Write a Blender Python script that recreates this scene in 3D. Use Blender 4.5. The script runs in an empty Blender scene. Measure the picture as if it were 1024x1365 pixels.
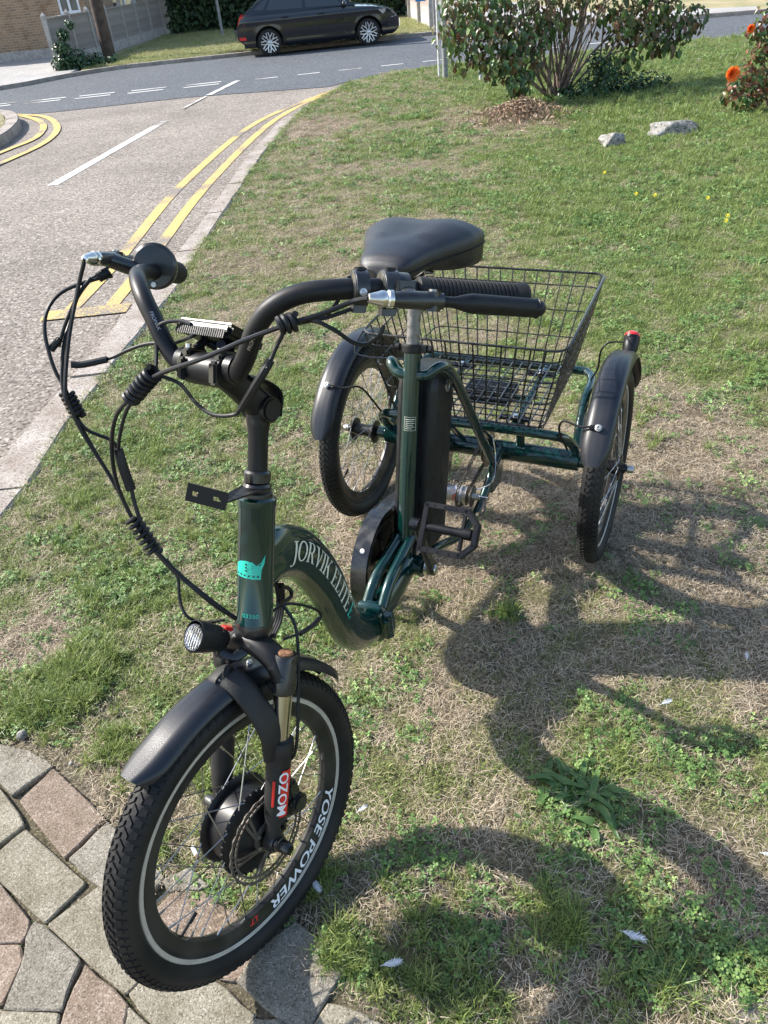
import bpy, bmesh, math, random
import numpy as np
from mathutils import Vector, Matrix, noise
random.seed(7); rng = np.random.default_rng(7)
PI = math.pi
sc = bpy.context.scene
COL = sc.collection

# ------------------------------------------------------------------ camera
CF, CPITCH, CROLL, CH = 1016.95, 0.62196, -0.10086, 1.39607
def _cam():
    c, s = math.cos(CPITCH), math.sin(CPITCH)
    F = Vector((0, c, -s)); R = Vector((1, 0, 0)); U = Vector((0, s, c))
    cr, sr = math.cos(CROLL), math.sin(CROLL)
    return R*cr + U*sr, U*cr - R*sr, F
CR, CU, CFW = _cam()
CO = Vector((0, 0, CH))
cd = bpy.data.cameras.new('camera'); cam = bpy.data.objects.new('camera', cd); COL.objects.link(cam)
cd.sensor_fit = 'VERTICAL'; cd.sensor_height = 36; cd.sensor_width = 27
cd.lens = CF/1365*36; cd.clip_start = 0.05; cd.clip_end = 500
m = Matrix((CR, CU, -CFW)).transposed().to_4x4(); m.translation = CO
cam.matrix_world = m
sc.camera = cam

# ------------------------------------------------------------------ sky, sun, exposure
SAZ, SEL = math.radians(68), math.radians(39)          # shadows fall towards +x and a little towards the camera
w = bpy.data.worlds.new('World'); sc.world = w; w.use_nodes = True
nt = w.node_tree; bg = nt.nodes['Background']
sky = nt.nodes.new('ShaderNodeTexSky'); sky.sky_type = 'NISHITA'; sky.sun_disc = False
sky.sun_elevation = SEL; sky.sun_rotation = math.radians(-68); sky.air_density = 1.2; sky.dust_density = 1.5
nt.links.new(sky.outputs[0], bg.inputs[0]); bg.inputs[1].default_value = 0.15
sd = bpy.data.lights.new('sun', 'SUN'); so = bpy.data.objects.new('sun', sd); COL.objects.link(so)
sd.energy = 4.7; sd.angle = math.radians(0.8); sd.color = (1.0, 0.95, 0.875)
ldir = Vector((math.sin(SAZ)*math.cos(SEL), -math.cos(SAZ)*math.cos(SEL), -math.sin(SEL)))
so.rotation_euler = ldir.to_track_quat('-Z', 'Y').to_euler()
so.location = (-10, 6, 12)
sc.view_settings.view_transform = 'Standard'; sc.view_settings.look = 'None'
sc.view_settings.exposure = 0.98; sc.view_settings.gamma = 1
sc.view_settings.use_curve_mapping = False

# ------------------------------------------------------------------ helpers
def at(x, y, z=0.0):
    """ground point seen at a pixel of the 1024x1365 photograph"""
    d = CFW*CF + CR*(x-512) - CU*(y-682.5)
    return CO + d*((z-CH)/d.z)
def aty(x, y, Y):
    d = CFW*CF + CR*(x-512) - CU*(y-682.5)
    return CO + d*(Y/d.y)
def V(*a): return Vector(a)

def tag(o, label=None, cat=None, group=None, kind=None):
    if label: o['label'] = label
    if cat: o['category'] = cat
    if group: o['group'] = group
    if kind: o['kind'] = kind
    return o
def empty(name, loc=(0,0,0), rz=0, parent=None, matrix=None):
    o = bpy.data.objects.new(name, None); COL.objects.link(o); o.empty_display_size = .1
    o.location = loc; o.rotation_euler = (0,0,rz)
    if parent: o.parent = parent
    if matrix is not None: o.matrix_local = matrix
    return o

def smooth_path(pts, n=6, closed=False):
    pts = [Vector(p) for p in pts]
    if len(pts) < 3: return pts
    out = []; N = len(pts)
    for i in range(N if closed else N-1):
        if closed: p0,p1,p2,p3 = pts[i-1],pts[i],pts[(i+1)%N],pts[(i+2)%N]
        else:
            p1,p2 = pts[i],pts[i+1]
            p0 = pts[i-1] if i>0 else p1*2-p2
            p3 = pts[i+2] if i+2<N else p2*2-p1
        for k in range(n):
            t = k/n
            out.append(0.5*((2*p1)+(p2-p0)*t+(2*p0-5*p1+4*p2-p3)*t*t+(3*p1-p0-3*p2+p3)*t**3))
    if not closed: out.append(pts[-1])
    return out

def frame_of(axis, ref=None):
    a = Vector(axis).normalized()
    r = Vector(ref) if ref is not None else (Vector((0,0,1)) if abs(a.z) < .9 else Vector((0,1,0)))
    u = (r - a*r.dot(a)).normalized()
    return a, u, a.cross(u)

class MB:
    def __init__(s): s.v = []; s.f = []
    def add(s, vs, fs):
        b = len(s.v); s.v += [tuple(q) for q in vs]; s.f += [tuple(b+i for i in f) for f in fs]
        return s
    def tube(s, path, r, n=10, closed=False, caps=True, rx=None, ref=None, power=None):
        path = [Vector(p) for p in path]; N = len(path)
        if not hasattr(r, '__len__'): r = [r]*N
        r = [float(q) for q in np.interp(np.linspace(0,1,N), np.linspace(0,1,len(r)), r)]
        if rx is None: rxs = r
        else:
            rxs = rx if hasattr(rx, '__len__') else [rx]*N
            rxs = [float(q) for q in np.interp(np.linspace(0,1,N), np.linspace(0,1,len(rxs)), rxs)]
        vs = []; U = None
        for i in range(N):
            if closed: t = path[(i+1)%N]-path[i-1]
            else: t = path[min(i+1,N-1)]-path[max(i-1,0)]
            if t.length < 1e-9: t = Vector((0,0,1))
            t.normalize()
            if ref is not None: U = (Vector(ref)-t*t.dot(Vector(ref))).normalized()
            elif U is None: _, U, _ = frame_of(t)
            else:
                U = U - t*U.dot(t)
                U = U.normalized() if U.length > 1e-6 else frame_of(t)[1]
            W_ = t.cross(U)
            for k in range(n):
                a = 2*PI*k/n; ca, sa = math.cos(a), math.sin(a)
                if power: ca = math.copysign(abs(ca)**power, ca); sa = math.copysign(abs(sa)**power, sa)
                vs.append(path[i]+U*(r[i]*ca)+W_*(rxs[i]*sa))
        fs = []
        for i in range(N if closed else N-1):
            j = (i+1) % N
            for k in range(n):
                l = (k+1) % n
                fs.append((i*n+k, j*n+k, j*n+l, i*n+l))
        if caps and not closed:
            fs.append(tuple(range(n))); fs.append(tuple((N-1)*n+k for k in reversed(range(n))))
        # consistent outward normals are recalculated in build()
        return s.add(vs, fs)
    def cyl(s, a, b, r, n=16, r2=None):
        return s.tube([a, b], [r, r if r2 is None else r2], n)
    def box(s, c, size, axes=None):
        c = Vector(c); X,Y,Z = axes if axes else (V(1,0,0),V(0,1,0),V(0,0,1))
        h = [q/2 for q in size]
        vs = [c+X*(h[0]*i)+Y*(h[1]*j)+Z*(h[2]*k) for i in (-1,1) for j in (-1,1) for k in (-1,1)]
        return s.add(vs, [(0,1,3,2),(4,6,7,5),(0,4,5,1),(2,3,7,6),(0,2,6,4),(1,5,7,3)])
    def lathe(s, c, axis, prof, n=24, ref=None, closed=False, caps=True):
        c = Vector(c); a,u,w_ = frame_of(axis, ref); vs = []; fs = []; N = len(prof)
        for (r, h) in prof:
            for k in range(n):
                t = 2*PI*k/n; vs.append(c+a*h+(u*math.cos(t)+w_*math.sin(t))*r)
        for i in range(N if closed else N-1):
            j = (i+1)%N
            for k in range(n):
                l = (k+1)%n; fs.append((i*n+k, i*n+l, j*n+l, j*n+k))
        if not closed and caps:
            if prof[0][0] > 1e-4: fs.append(tuple(reversed(range(n))))
            if prof[-1][0] > 1e-4: fs.append(tuple((N-1)*n+k for k in range(n)))
        return s.add(vs, fs)
    def prism(s, pts, off):
        pts = [Vector(p) for p in pts]; off = Vector(off); n = len(pts)
        vs = pts+[p+off for p in pts]
        fs = [tuple(range(n)), tuple(reversed(range(n, 2*n)))]
        for i in range(n):
            j = (i+1)%n; fs.append((i, i+n, j+n, j))
        return s.add(vs, fs)
    def ell(s, c, rad, n=12, m_=8, axes=None):
        c = Vector(c); X,Y,Z = axes if axes else (V(1,0,0),V(0,1,0),V(0,0,1))
        vs = []; fs = []
        for i in range(m_+1):
            t = PI*i/m_
            for k in range(n):
                a = 2*PI*k/n
                vs.append(c+X*(rad[0]*math.sin(t)*math.cos(a))+Y*(rad[1]*math.sin(t)*math.sin(a))+Z*(rad[2]*math.cos(t)))
        for i in range(m_):
            for k in range(n):
                l = (k+1)%n; fs.append((i*n+k, (i+1)*n+k, (i+1)*n+l, i*n+l))
        return s.add(vs, fs)
    def mesh(s, name, mat=None, smooth=True, bevel=0, angle=38, recalc=True):
        me = bpy.data.meshes.new(name); me.from_pydata(s.v, [], s.f)
        bm = bmesh.new(); bm.from_mesh(me)
        bmesh.ops.remove_doubles(bm, verts=bm.verts, dist=1e-6)
        if recalc: bmesh.ops.recalc_face_normals(bm, faces=bm.faces)
        if bevel:
            es = [e for e in bm.edges if len(e.link_faces) == 2 and e.calc_face_angle(0) > .5]
            bmesh.ops.bevel(bm, geom=es, offset=bevel, segments=2, affect='EDGES', clamp_overlap=True)
        bm.to_mesh(me); bm.free()
        if smooth:
            me.shade_smooth(); me.set_sharp_from_angle(angle=math.radians(angle))
        if mat: me.materials.append(mat)
        return me
    def build(s, name, mat, parent=None, **k):
        me = s.mesh(name, mat, **k)
        return link(name, me, parent)
def link(name, me, parent=None, matrix=None):
    o = bpy.data.objects.new(name, me); COL.objects.link(o)
    if parent: o.parent = parent
    if matrix is not None: o.matrix_local = matrix
    return o

# ------------------------------------------------------------------ materials
def mat(name, col, rough=.5, metal=0, coat=0, nscale=0, namt=0, col2=None, bump=0, bscale=200, spec=.5, dust=0, lo=.4, hi=.6, detail=4, trans=0):
    m_ = bpy.data.materials.new(name); m_.use_nodes = True; n = m_.node_tree; b = n.nodes['Principled BSDF']
    b.inputs['Base Color'].default_value = (*col, 1); b.inputs['Roughness'].default_value = rough
    b.inputs['Metallic'].default_value = metal; b.inputs['Coat Weight'].default_value = coat
    b.inputs['Coat Roughness'].default_value = .06
    b.inputs['Specular IOR Level'].default_value = spec
    if trans: b.inputs['Transmission Weight'].default_value = trans
    tc = n.nodes.new('ShaderNodeTexCoord')
    if nscale:
        nz = n.nodes.new('ShaderNodeTexNoise'); nz.inputs['Scale'].default_value = nscale; nz.inputs['Detail'].default_value = detail
        n.links.new(tc.outputs['Object'], nz.inputs['Vector'])
        mr = n.nodes.new('ShaderNodeMapRange'); mr.inputs[1].default_value = lo; mr.inputs[2].default_value = hi
        n.links.new(nz.outputs['Fac'], mr.inputs[0])
        mx = n.nodes.new('ShaderNodeMix'); mx.data_type = 'RGBA'
        mx.inputs[6].default_value = (*col, 1); mx.inputs[7].default_value = (*(col2 or [c*.6 for c in col]), 1)
        n.links.new(mr.outputs[0], mx.inputs[0]); n.links.new(mx.outputs[2], b.inputs['Base Color'])
        if namt:
            r2 = n.nodes.new('ShaderNodeMapRange'); r2.inputs[3].default_value = rough; r2.inputs[4].default_value = min(1, rough+namt)
            n.links.new(mr.outputs[0], r2.inputs[0]); n.links.new(r2.outputs[0], b.inputs['Roughness'])
    if bump:
        nb = n.nodes.new('ShaderNodeTexNoise'); nb.inputs['Scale'].default_value = bscale; nb.inputs['Detail'].default_value = 3
        n.links.new(tc.outputs['Object'], nb.inputs['Vector'])
        bp = n.nodes.new('ShaderNodeBump'); bp.inputs['Strength'].default_value = bump; bp.inputs['Distance'].default_value = .002
        n.links.new(nb.outputs['Fac'], bp.inputs['Height']); n.links.new(bp.outputs[0], b.inputs['Normal'])
    return m_

M = {}
M['rubber'] = mat('tyre_rubber', (.006,.006,.007), .62, nscale=11, col2=(.018,.0165,.015), detail=8, spec=.35, bump=.15, bscale=300)
M['black_plastic'] = mat('black_plastic', (.005,.0055,.007), .36, nscale=30, namt=.15, col2=(.010,.0105,.012), spec=.33, bump=.12, bscale=500)
M['fender'] = mat('fender_plastic', (.006,.008,.013), .31, nscale=5, namt=.14, col2=(.028,.028,.030), lo=.42, hi=.72, detail=8, bump=.08, bscale=600)
M['satin_black'] = mat('satin_black_paint', (.005,.005,.007), .38, nscale=18, namt=.12, col2=(.009,.009,.010), spec=.33)
M['worn_black'] = mat('worn_black_paint', (.006,.006,.007), .42, nscale=60, namt=.3, col2=(.05,.047,.043), lo=.6, hi=.75, spec=.35)
M['gloss_black'] = mat('gloss_black_paint', (.007,.007,.008), .2, coat=.35, nscale=40, namt=.2, col2=(.02,.02,.02))
M['matt_black'] = mat('matt_black', (.006,.006,.007), .6, nscale=25, col2=(.014,.0135,.013), bump=.3, bscale=400)
M['cable'] = mat('cable_sheath', (.005,.006,.008), .38, nscale=20, namt=.15, col2=(.009,.010,.012), spec=.35)
M['green'] = mat('dark_green_enamel', (.0008,.025,.022), .2, metal=.3, coat=.8, nscale=8, namt=.06, col2=(.001,.029,.026), spec=.45)
M['chrome'] = mat('polished_steel', (.75,.74,.72), .12, metal=1, nscale=60, namt=.15, col2=(.6,.58,.55))
M['alu'] = mat('brushed_aluminium', (.52,.51,.49), .34, metal=1, nscale=80, namt=.2, col2=(.42,.4,.37))
M['stanchion'] = mat('stanchion_steel', (.52,.49,.46), .2, metal=1, nscale=40, namt=.2, col2=(.3,.22,.15), lo=.55, hi=.75)
M['spoke'] = mat('spoke_steel', (.4,.4,.4), .3, metal=1)
M['rimband'] = mat('machined_rim', (.60,.58,.53), .42, metal=.45, nscale=30, namt=.15, col2=(.5,.47,.43))
M['rimblack'] = mat('black_rim', (.014,.014,.015), .28, nscale=20, namt=.2, col2=(.03,.028,.025))
M['rust'] = mat('rusty_bolt', (.11,.05,.025), .85, nscale=120, col2=(.26,.13,.06), bump=.6)
M['teal'] = mat('teal_decal', (.01,.5,.38), .35, coat=.6)
M['cream'] = mat('cream_lettering', (.72,.72,.6), .35, coat=.5)
M['white'] = mat('white_print', (.78,.78,.8), .4)
M['red'] = mat('red_print', (.65,.025,.02), .35)
M['redglass'] = mat('red_reflector', (.6,.02,.02), .15, coat=.6)
M['lens'] = mat('lamp_reflector', (.85,.85,.86), .12, metal=.9, nscale=120, namt=.3, col2=(.5,.5,.5))
M['disc'] = mat('disc_steel', (.15,.135,.12), .5, metal=.6, nscale=50, namt=.2, col2=(.10,.08,.065))
M['chain'] = mat('chain_steel', (.12,.1,.08), .45, metal=.8, nscale=200, col2=(.25,.22,.18))
M['screen'] = mat('dark_screen', (.015,.016,.02), .08, coat=1)
M['glass'] = mat('tinted_glass', (.02,.024,.028), .05, coat=1)
M['hubsticker'] = mat('hub_sticker', (.4,.45,.55), .3, metal=.5, nscale=60, col2=(.5,.15,.1), lo=.55, hi=.6)
M['carblack'] = mat('car_dark_paint', (.004,.005,.009), .2, coat=1, nscale=2, col2=(.006,.007,.011), spec=.3)

def glass_clear():
    m_ = mat('clear_lens', (.9,.92,.94), .03, coat=0)
    m_.node_tree.nodes['Principled BSDF'].inputs['Transmission Weight'].default_value = 1
    m_.node_tree.nodes['Principled BSDF'].inputs['IOR'].default_value = 1.2
    return m_
M['clear'] = glass_clear()

# speckled surfaces ------------------------------------------------------
def aggregate(name, base, dark, light, scale, bump=.6, patch=None, patchcol=None, rough=.9, pscale=.7, cell=True, bdist=.004, coord='Object', rand=0):
    m_ = bpy.data.materials.new(name); m_.use_nodes = True; n = m_.node_tree; b = n.nodes['Principled BSDF']
    b.inputs['Roughness'].default_value = rough; b.inputs['Specular IOR Level'].default_value = .3
    tc = n.nodes.new('ShaderNodeTexCoord')
    if coord == 'World':
        gm = n.nodes.new('ShaderNodeNewGeometry'); vec = gm.outputs['Position']
    else: vec = tc.outputs['Object']
    vo = n.nodes.new('ShaderNodeTexVoronoi'); vo.inputs['Scale'].default_value = scale
    n.links.new(vec, vo.inputs['Vector'])
    sep = n.nodes.new('ShaderNodeSeparateColor'); n.links.new(vo.outputs['Color'], sep.inputs[0])
    cr = n.nodes.new('ShaderNodeValToRGB'); e = cr.color_ramp.elements
    e[0].position = 0; e[0].color = (*dark, 1); e[1].position = 1; e[1].color = (*light, 1)
    q = cr.color_ramp.elements.new(.3); q.color = (*base, 1); q = cr.color_ramp.elements.new(.75); q.color = (*[c*1.12 for c in base], 1)
    n.links.new(sep.outputs[0], cr.inputs[0])
    nz = n.nodes.new('ShaderNodeTexNoise'); nz.inputs['Scale'].default_value = pscale; nz.inputs['Detail'].default_value = 7; nz.inputs['Roughness'].default_value = .65
    n.links.new(vec, nz.inputs['Vector'])
    mr = n.nodes.new('ShaderNodeMapRange'); mr.inputs[1].default_value = .38; mr.inputs[2].default_value = .68
    n.links.new(nz.outputs['Fac'], mr.inputs[0])
    mx = n.nodes.new('ShaderNodeMix'); mx.data_type = 'RGBA'; mx.blend_type = 'MULTIPLY'
    mx.inputs[7].default_value = (*(patchcol or (.7,.68,.66)), 1)
    n.links.new(mr.outputs[0], mx.inputs[0]); n.links.new(cr.outputs[0], mx.inputs[6])
    out = mx.outputs[2]
    if rand:
        oi = n.nodes.new('ShaderNodeObjectInfo'); hs = n.nodes.new('ShaderNodeHueSaturation')
        r2 = n.nodes.new('ShaderNodeMapRange'); r2.inputs[3].default_value = 1-rand; r2.inputs[4].default_value = 1+rand
        n.links.new(oi.outputs['Random'], r2.inputs[0]); n.links.new(r2.outputs[0], hs.inputs['Value']); n.links.new(out, hs.inputs['Color']); out = hs.outputs[0]
    n.links.new(out, b.inputs['Base Color'])
    n2 = n.nodes.new('ShaderNodeTexNoise'); n2.inputs['Scale'].default_value = scale*.8; n2.inputs['Detail'].default_value = 5
    n.links.new(vec, n2.inputs['Vector'])
    bp = n.nodes.new('ShaderNodeBump'); bp.inputs['Strength'].default_value = bump; bp.inputs['Distance'].default_value = bdist
    n.links.new(n2.outputs['Fac'], bp.inputs['Height']); n.links.new(bp.outputs[0], b.inputs['Normal'])
    return m_
M['chip'] = aggregate('stone_chip_road', (.225,.195,.168), (.08,.066,.056), (.44,.395,.35), 75, 1.0, patchcol=(.70,.69,.68), bdist=.01)
M['tarmac'] = aggregate('grey_tarmac', (.082,.089,.099), (.04,.044,.049), (.16,.168,.18), 50, .4, patchcol=(.85,.86,.88), pscale=.35)
M['concrete'] = aggregate('kerb_concrete', (.33,.295,.265), (.2,.175,.155), (.45,.41,.38), 160, .8, patchcol=(.62,.57,.53), pscale=5)
M['pavement'] = aggregate('pavement_surface', (.33,.32,.31), (.22,.21,.2), (.42,.41,.4), 40, .3, patchcol=(.8,.79,.78), pscale=1)
M['pave_red'] = aggregate('red_paver', (.235,.178,.138), (.12,.09,.07), (.38,.325,.275), 420, .9, patchcol=(.62,.60,.54), pscale=14, bdist=.0015, rand=.12, coord='World')
M['pave_buff'] = aggregate('buff_paver', (.245,.22,.17), (.12,.105,.08), (.40,.37,.31), 420, .9, patchcol=(.62,.61,.54), pscale=14, bdist=.0015, rand=.12, coord='World')
M['pave_grey'] = aggregate('grey_paver', (.215,.195,.160), (.10,.09,.072), (.36,.33,.285), 420, .9, patchcol=(.62,.62,.58), pscale=14, bdist=.0015, rand=.12, coord='World')
M['soil'] = aggregate('joint_soil', (.1,.082,.058), (.045,.035,.025), (.26,.22,.16), 260, 1, patchcol=(.55,.62,.4), pscale=12, bdist=.003)
M['stone'] = aggregate('garden_stone', (.26,.25,.23), (.13,.125,.12), (.42,.40,.38), 60, 1, patchcol=(.6,.58,.54), pscale=9, bdist=.01)

def paint_mat(name, col, wear):
    wear -= .062
    m_ = mat(name, col, .8); n = m_.node_tree; b = n.nodes['Principled BSDF']
    tc = n.nodes.new('ShaderNodeTexCoord'); nz = n.nodes.new('ShaderNodeTexNoise'); nz.inputs['Scale'].default_value = 85; nz.inputs['Detail'].default_value = 6
    nz.inputs['Roughness'].default_value = .8
    n.links.new(tc.outputs['Object'], nz.inputs['Vector'])
    n3 = n.nodes.new('ShaderNodeTexNoise'); n3.inputs['Scale'].default_value = 1.6; n3.inputs['Detail'].default_value = 4
    n.links.new(tc.outputs['Object'], n3.inputs['Vector'])
    ad = n.nodes.new('ShaderNodeMath'); ad.operation = 'ADD'; n.links.new(nz.outputs['Fac'], ad.inputs[0]); n.links.new(n3.outputs['Fac'], ad.inputs[1])
    mr = n.nodes.new('ShaderNodeMapRange'); mr.inputs[1].default_value = wear; mr.inputs[2].default_value = wear+.06
    n.links.new(ad.outputs[0], mr.inputs[0])
    mx = n.nodes.new('ShaderNodeMix'); mx.data_type = 'RGBA'; mx.inputs[6].default_value = (*col, 1); mx.inputs[7].default_value = (.17,.15,.135, 1)
    n.links.new(mr.outputs[0], mx.inputs[0]); n.links.new(mx.outputs[2], b.inputs['Base Color'])
    bp = n.nodes.new('ShaderNodeBump'); bp.inputs['Strength'].default_value = .6; bp.inputs['Distance'].default_value = .006
    n.links.new(nz.outputs['Fac'], bp.inputs['Height']); n.links.new(bp.outputs[0], b.inputs['Normal'])
    return m_
M['yellow'] = paint_mat('yellow_road_paint', (.52,.37,.12), 1.10)
M['whiteline'] = paint_mat('white_road_paint', (.6,.6,.58), 1.1)

def brick_mat():
    m_ = bpy.data.materials.new('buff_brickwork'); m_.use_nodes = True; n = m_.node_tree; b = n.nodes['Principled BSDF']
    b.inputs['Roughness'].default_value = .9
    tc = n.nodes.new('ShaderNodeTexCoord'); sp = n.nodes.new('ShaderNodeSeparateXYZ'); cb = n.nodes.new('ShaderNodeCombineXYZ')
    n.links.new(tc.outputs['Object'], sp.inputs[0]); n.links.new(sp.outputs[0], cb.inputs[0]); n.links.new(sp.outputs[2], cb.inputs[1])
    br = n.nodes.new('ShaderNodeTexBrick'); br.inputs['Scale'].default_value = 1
    br.inputs['Brick Width'].default_value = .18; br.inputs['Row Height'].default_value = .06; br.inputs['Mortar Size'].default_value = .007
    br.inputs['Color1'].default_value = (.36,.23,.13,1); br.inputs['Color2'].default_value = (.24,.15,.09,1); br.inputs['Mortar'].default_value = (.34,.29,.23,1)
    n.links.new(cb.outputs[0], br.inputs['Vector'])
    nz = n.nodes.new('ShaderNodeTexNoise'); nz.inputs['Scale'].default_value = 3; nz.inputs['Detail'].default_value = 6
    n.links.new(tc.outputs['Object'], nz.inputs['Vector'])
    mr = n.nodes.new('ShaderNodeMapRange'); mr.inputs[1].default_value = .5; mr.inputs[2].default_value = .75
    n.links.new(nz.outputs['Fac'], mr.inputs[0])
    mx = n.nodes.new('ShaderNodeMix'); mx.data_type = 'RGBA'; mx.blend_type = 'MULTIPLY'; mx.inputs[7].default_value = (.6,.5,.45,1)
    n.links.new(mr.outputs[0], mx.inputs[0]); n.links.new(br.outputs['Color'], mx.inputs[6]); n.links.new(mx.outputs[2], b.inputs['Base Color'])
    return m_
M['brick'] = brick_mat()
M['brick2'] = brick_mat()
_n = M['brick2'].node_tree
for _l in list(_n.links):
    if _l.from_node.type == 'SEPXYZ' and _l.from_socket.name == 'X': _n.links.new(_l.from_node.outputs[1], _l.to_socket)
M['wood_fence'] = mat('weathered_fence_board', (.33,.295,.27), .85, nscale=6, col2=(.24,.21,.19), bump=.3, bscale=60)
M['conc_post'] = mat('fence_concrete', (.42,.39,.36), .9, nscale=12, col2=(.32,.29,.27))
M['pole_wood'] = mat('creosoted_pole', (.05,.035,.027), .8, nscale=8, col2=(.09,.06,.045), bump=.4, bscale=60)
M['upvc'] = mat('white_window_frame', (.75,.76,.78), .35, nscale=3, col2=(.7,.71,.73))
M['pane'] = mat('window_pane', (.05,.055,.06), .06, coat=1, nscale=2, col2=(.12,.13,.13))
M['galv'] = mat('grey_post_paint', (.28,.3,.31), .5, nscale=20, col2=(.2,.2,.2))
M['whitepost'] = mat('white_post_paint', (.62,.62,.62), .5, nscale=30, col2=(.45,.42,.4))
M['corrugated'] = mat('rusty_white_fence', (.55,.55,.53), .7, nscale=2.5, col2=(.3,.14,.07), lo=.52, hi=.64)
M['bluesign'] = mat('blue_sign', (.02,.25,.6), .4)
M['bark'] = mat('pale_stem_bark', (.22,.17,.14), .9, nscale=25, col2=(.12,.09,.07), bump=.5, bscale=80)
M['terracotta'] = mat('terracotta', (.4,.16,.08), .8, nscale=10, col2=(.3,.12,.06))

def leaf_mat(name, cols, rough=.45, attr=False, trans=.25):
    """vegetation: colour from a random pick per leaf island / instance; 'tint' attribute mixes two ramps"""
    m_ = bpy.data.materials.new(name); m_.use_nodes = True; n = m_.node_tree; b = n.nodes['Principled BSDF']
    out = n.nodes['Material Output']
    gm = n.nodes.new('ShaderNodeNewGeometry')
    cr = n.nodes.new('ShaderNodeValToRGB'); cr.color_ramp.interpolation = 'LINEAR'
    e = cr.color_ramp.elements; e[0].color = (*cols[0], 1); e[1].color = (*cols[-1], 1)
    for i, c in enumerate(cols[1:-1]):
        q = cr.color_ramp.elements.new((i+1)/(len(cols)-1)); q.color = (*c, 1)
    src = gm.outputs['Random Per Island']
    if attr:
        a1 = n.nodes.new('ShaderNodeAttribute'); a1.attribute_type = 'INSTANCER'; a1.attribute_name = 'tint'
        ml = n.nodes.new('ShaderNodeMath'); ml.operation = 'MULTIPLY'; ml.inputs[1].default_value = .4
        n.links.new(src, ml.inputs[0])
        ad = n.nodes.new('ShaderNodeMath'); ad.operation = 'ADD'; n.links.new(ml.outputs[0], ad.inputs[0]); n.links.new(a1.outputs['Fac'], ad.inputs[1]); ad.use_clamp = True
        sb = n.nodes.new('ShaderNodeMath'); sb.operation = 'SUBTRACT'; sb.inputs[1].default_value = .2; sb.use_clamp = True
        n.links.new(ad.outputs[0], sb.inputs[0]); src = sb.outputs[0]
    n.links.new(src, cr.inputs[0])
    m2 = n.nodes.new('ShaderNodeMath'); m2.operation = 'MULTIPLY'; m2.inputs[1].default_value = 37.7; n.links.new(gm.outputs['Random Per Island'], m2.inputs[0])
    m3 = n.nodes.new('ShaderNodeMath'); m3.operation = 'FRACT'; n.links.new(m2.outputs[0], m3.inputs[0])
    m4 = n.nodes.new('ShaderNodeMapRange'); m4.inputs[3].default_value = .55; m4.inputs[4].default_value = 1.5; n.links.new(m3.outputs[0], m4.inputs[0])
    hv = n.nodes.new('ShaderNodeHueSaturation'); n.links.new(m4.outputs[0], hv.inputs['Value']); n.links.new(cr.outputs[0], hv.inputs['Color'])
    n.links.new(hv.outputs[0], b.inputs['Base Color'])
    b.inputs['Roughness'].default_value = rough; b.inputs['Specular IOR Level'].default_value = .4
    if trans:
        tr = n.nodes.new('ShaderNodeBsdfTranslucent'); n.links.new(hv.outputs[0], tr.inputs[0])
        mx = n.nodes.new('ShaderNodeMixShader'); mx.inputs[0].default_value = trans
        n.links.new(b.outputs[0], mx.inputs[1]); n.links.new(tr.outputs[0], mx.inputs[2]); n.links.new(mx.outputs[0], out.inputs[0])
    return m_
# tint 0 = dead straw ... 1 = lush green
M['blade'] = leaf_mat('grass_blade', [(.37,.30,.19),(.36,.345,.18),(.28,.305,.11),(.195,.25,.07),(.125,.185,.048)], .42, True, .3)
M['straw'] = leaf_mat('dead_straw', [(.18,.135,.09),(.29,.225,.155),(.38,.31,.22),(.50,.43,.33)], .7, False, .15)
M['clover'] = leaf_mat('clover_leaf', [(.09,.17,.045),(.15,.25,.07),(.22,.32,.1)], .5, False, .25)
M['weed'] = leaf_mat('broad_weed_leaf', [(.035,.075,.022),(.055,.105,.03),(.08,.135,.042)], .4, False, .2)
M['shrubleaf'] = leaf_mat('shrub_leaf', [(.045,.085,.025),(.07,.13,.03),(.12,.18,.045),(.09,.11,.035),(.15,.075,.045),(.11,.09,.045),(.06,.10,.03)], .4, False, .25)
M['ivy'] = leaf_mat('ivy_leaf', [(.018,.05,.02),(.03,.075,.028),(.05,.1,.035)], .35, False, .1)
M['hedge'] = leaf_mat('hedge_leaf', [(.015,.03,.012),(.03,.06,.02),(.05,.085,.028)], .5, False, .1)
M['roseleaf'] = leaf_mat('rose_leaf', [(.04,.09,.025),(.07,.12,.03),(.15,.06,.035),(.22,.09,.05)], .35, False, .2)
M['petal'] = leaf_mat('orange_petal', [(.75,.1,.02),(.85,.22,.04)], .5, False, .3)
M['yellowpetal'] = leaf_mat('yellow_petal', [(.8,.6,.03),(.85,.7,.05)], .5, False, .2)
M['dryleaf'] = leaf_mat('dry_leaf', [(.17,.11,.07),(.28,.19,.13),(.38,.29,.2)], .8, False, .1)

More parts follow.
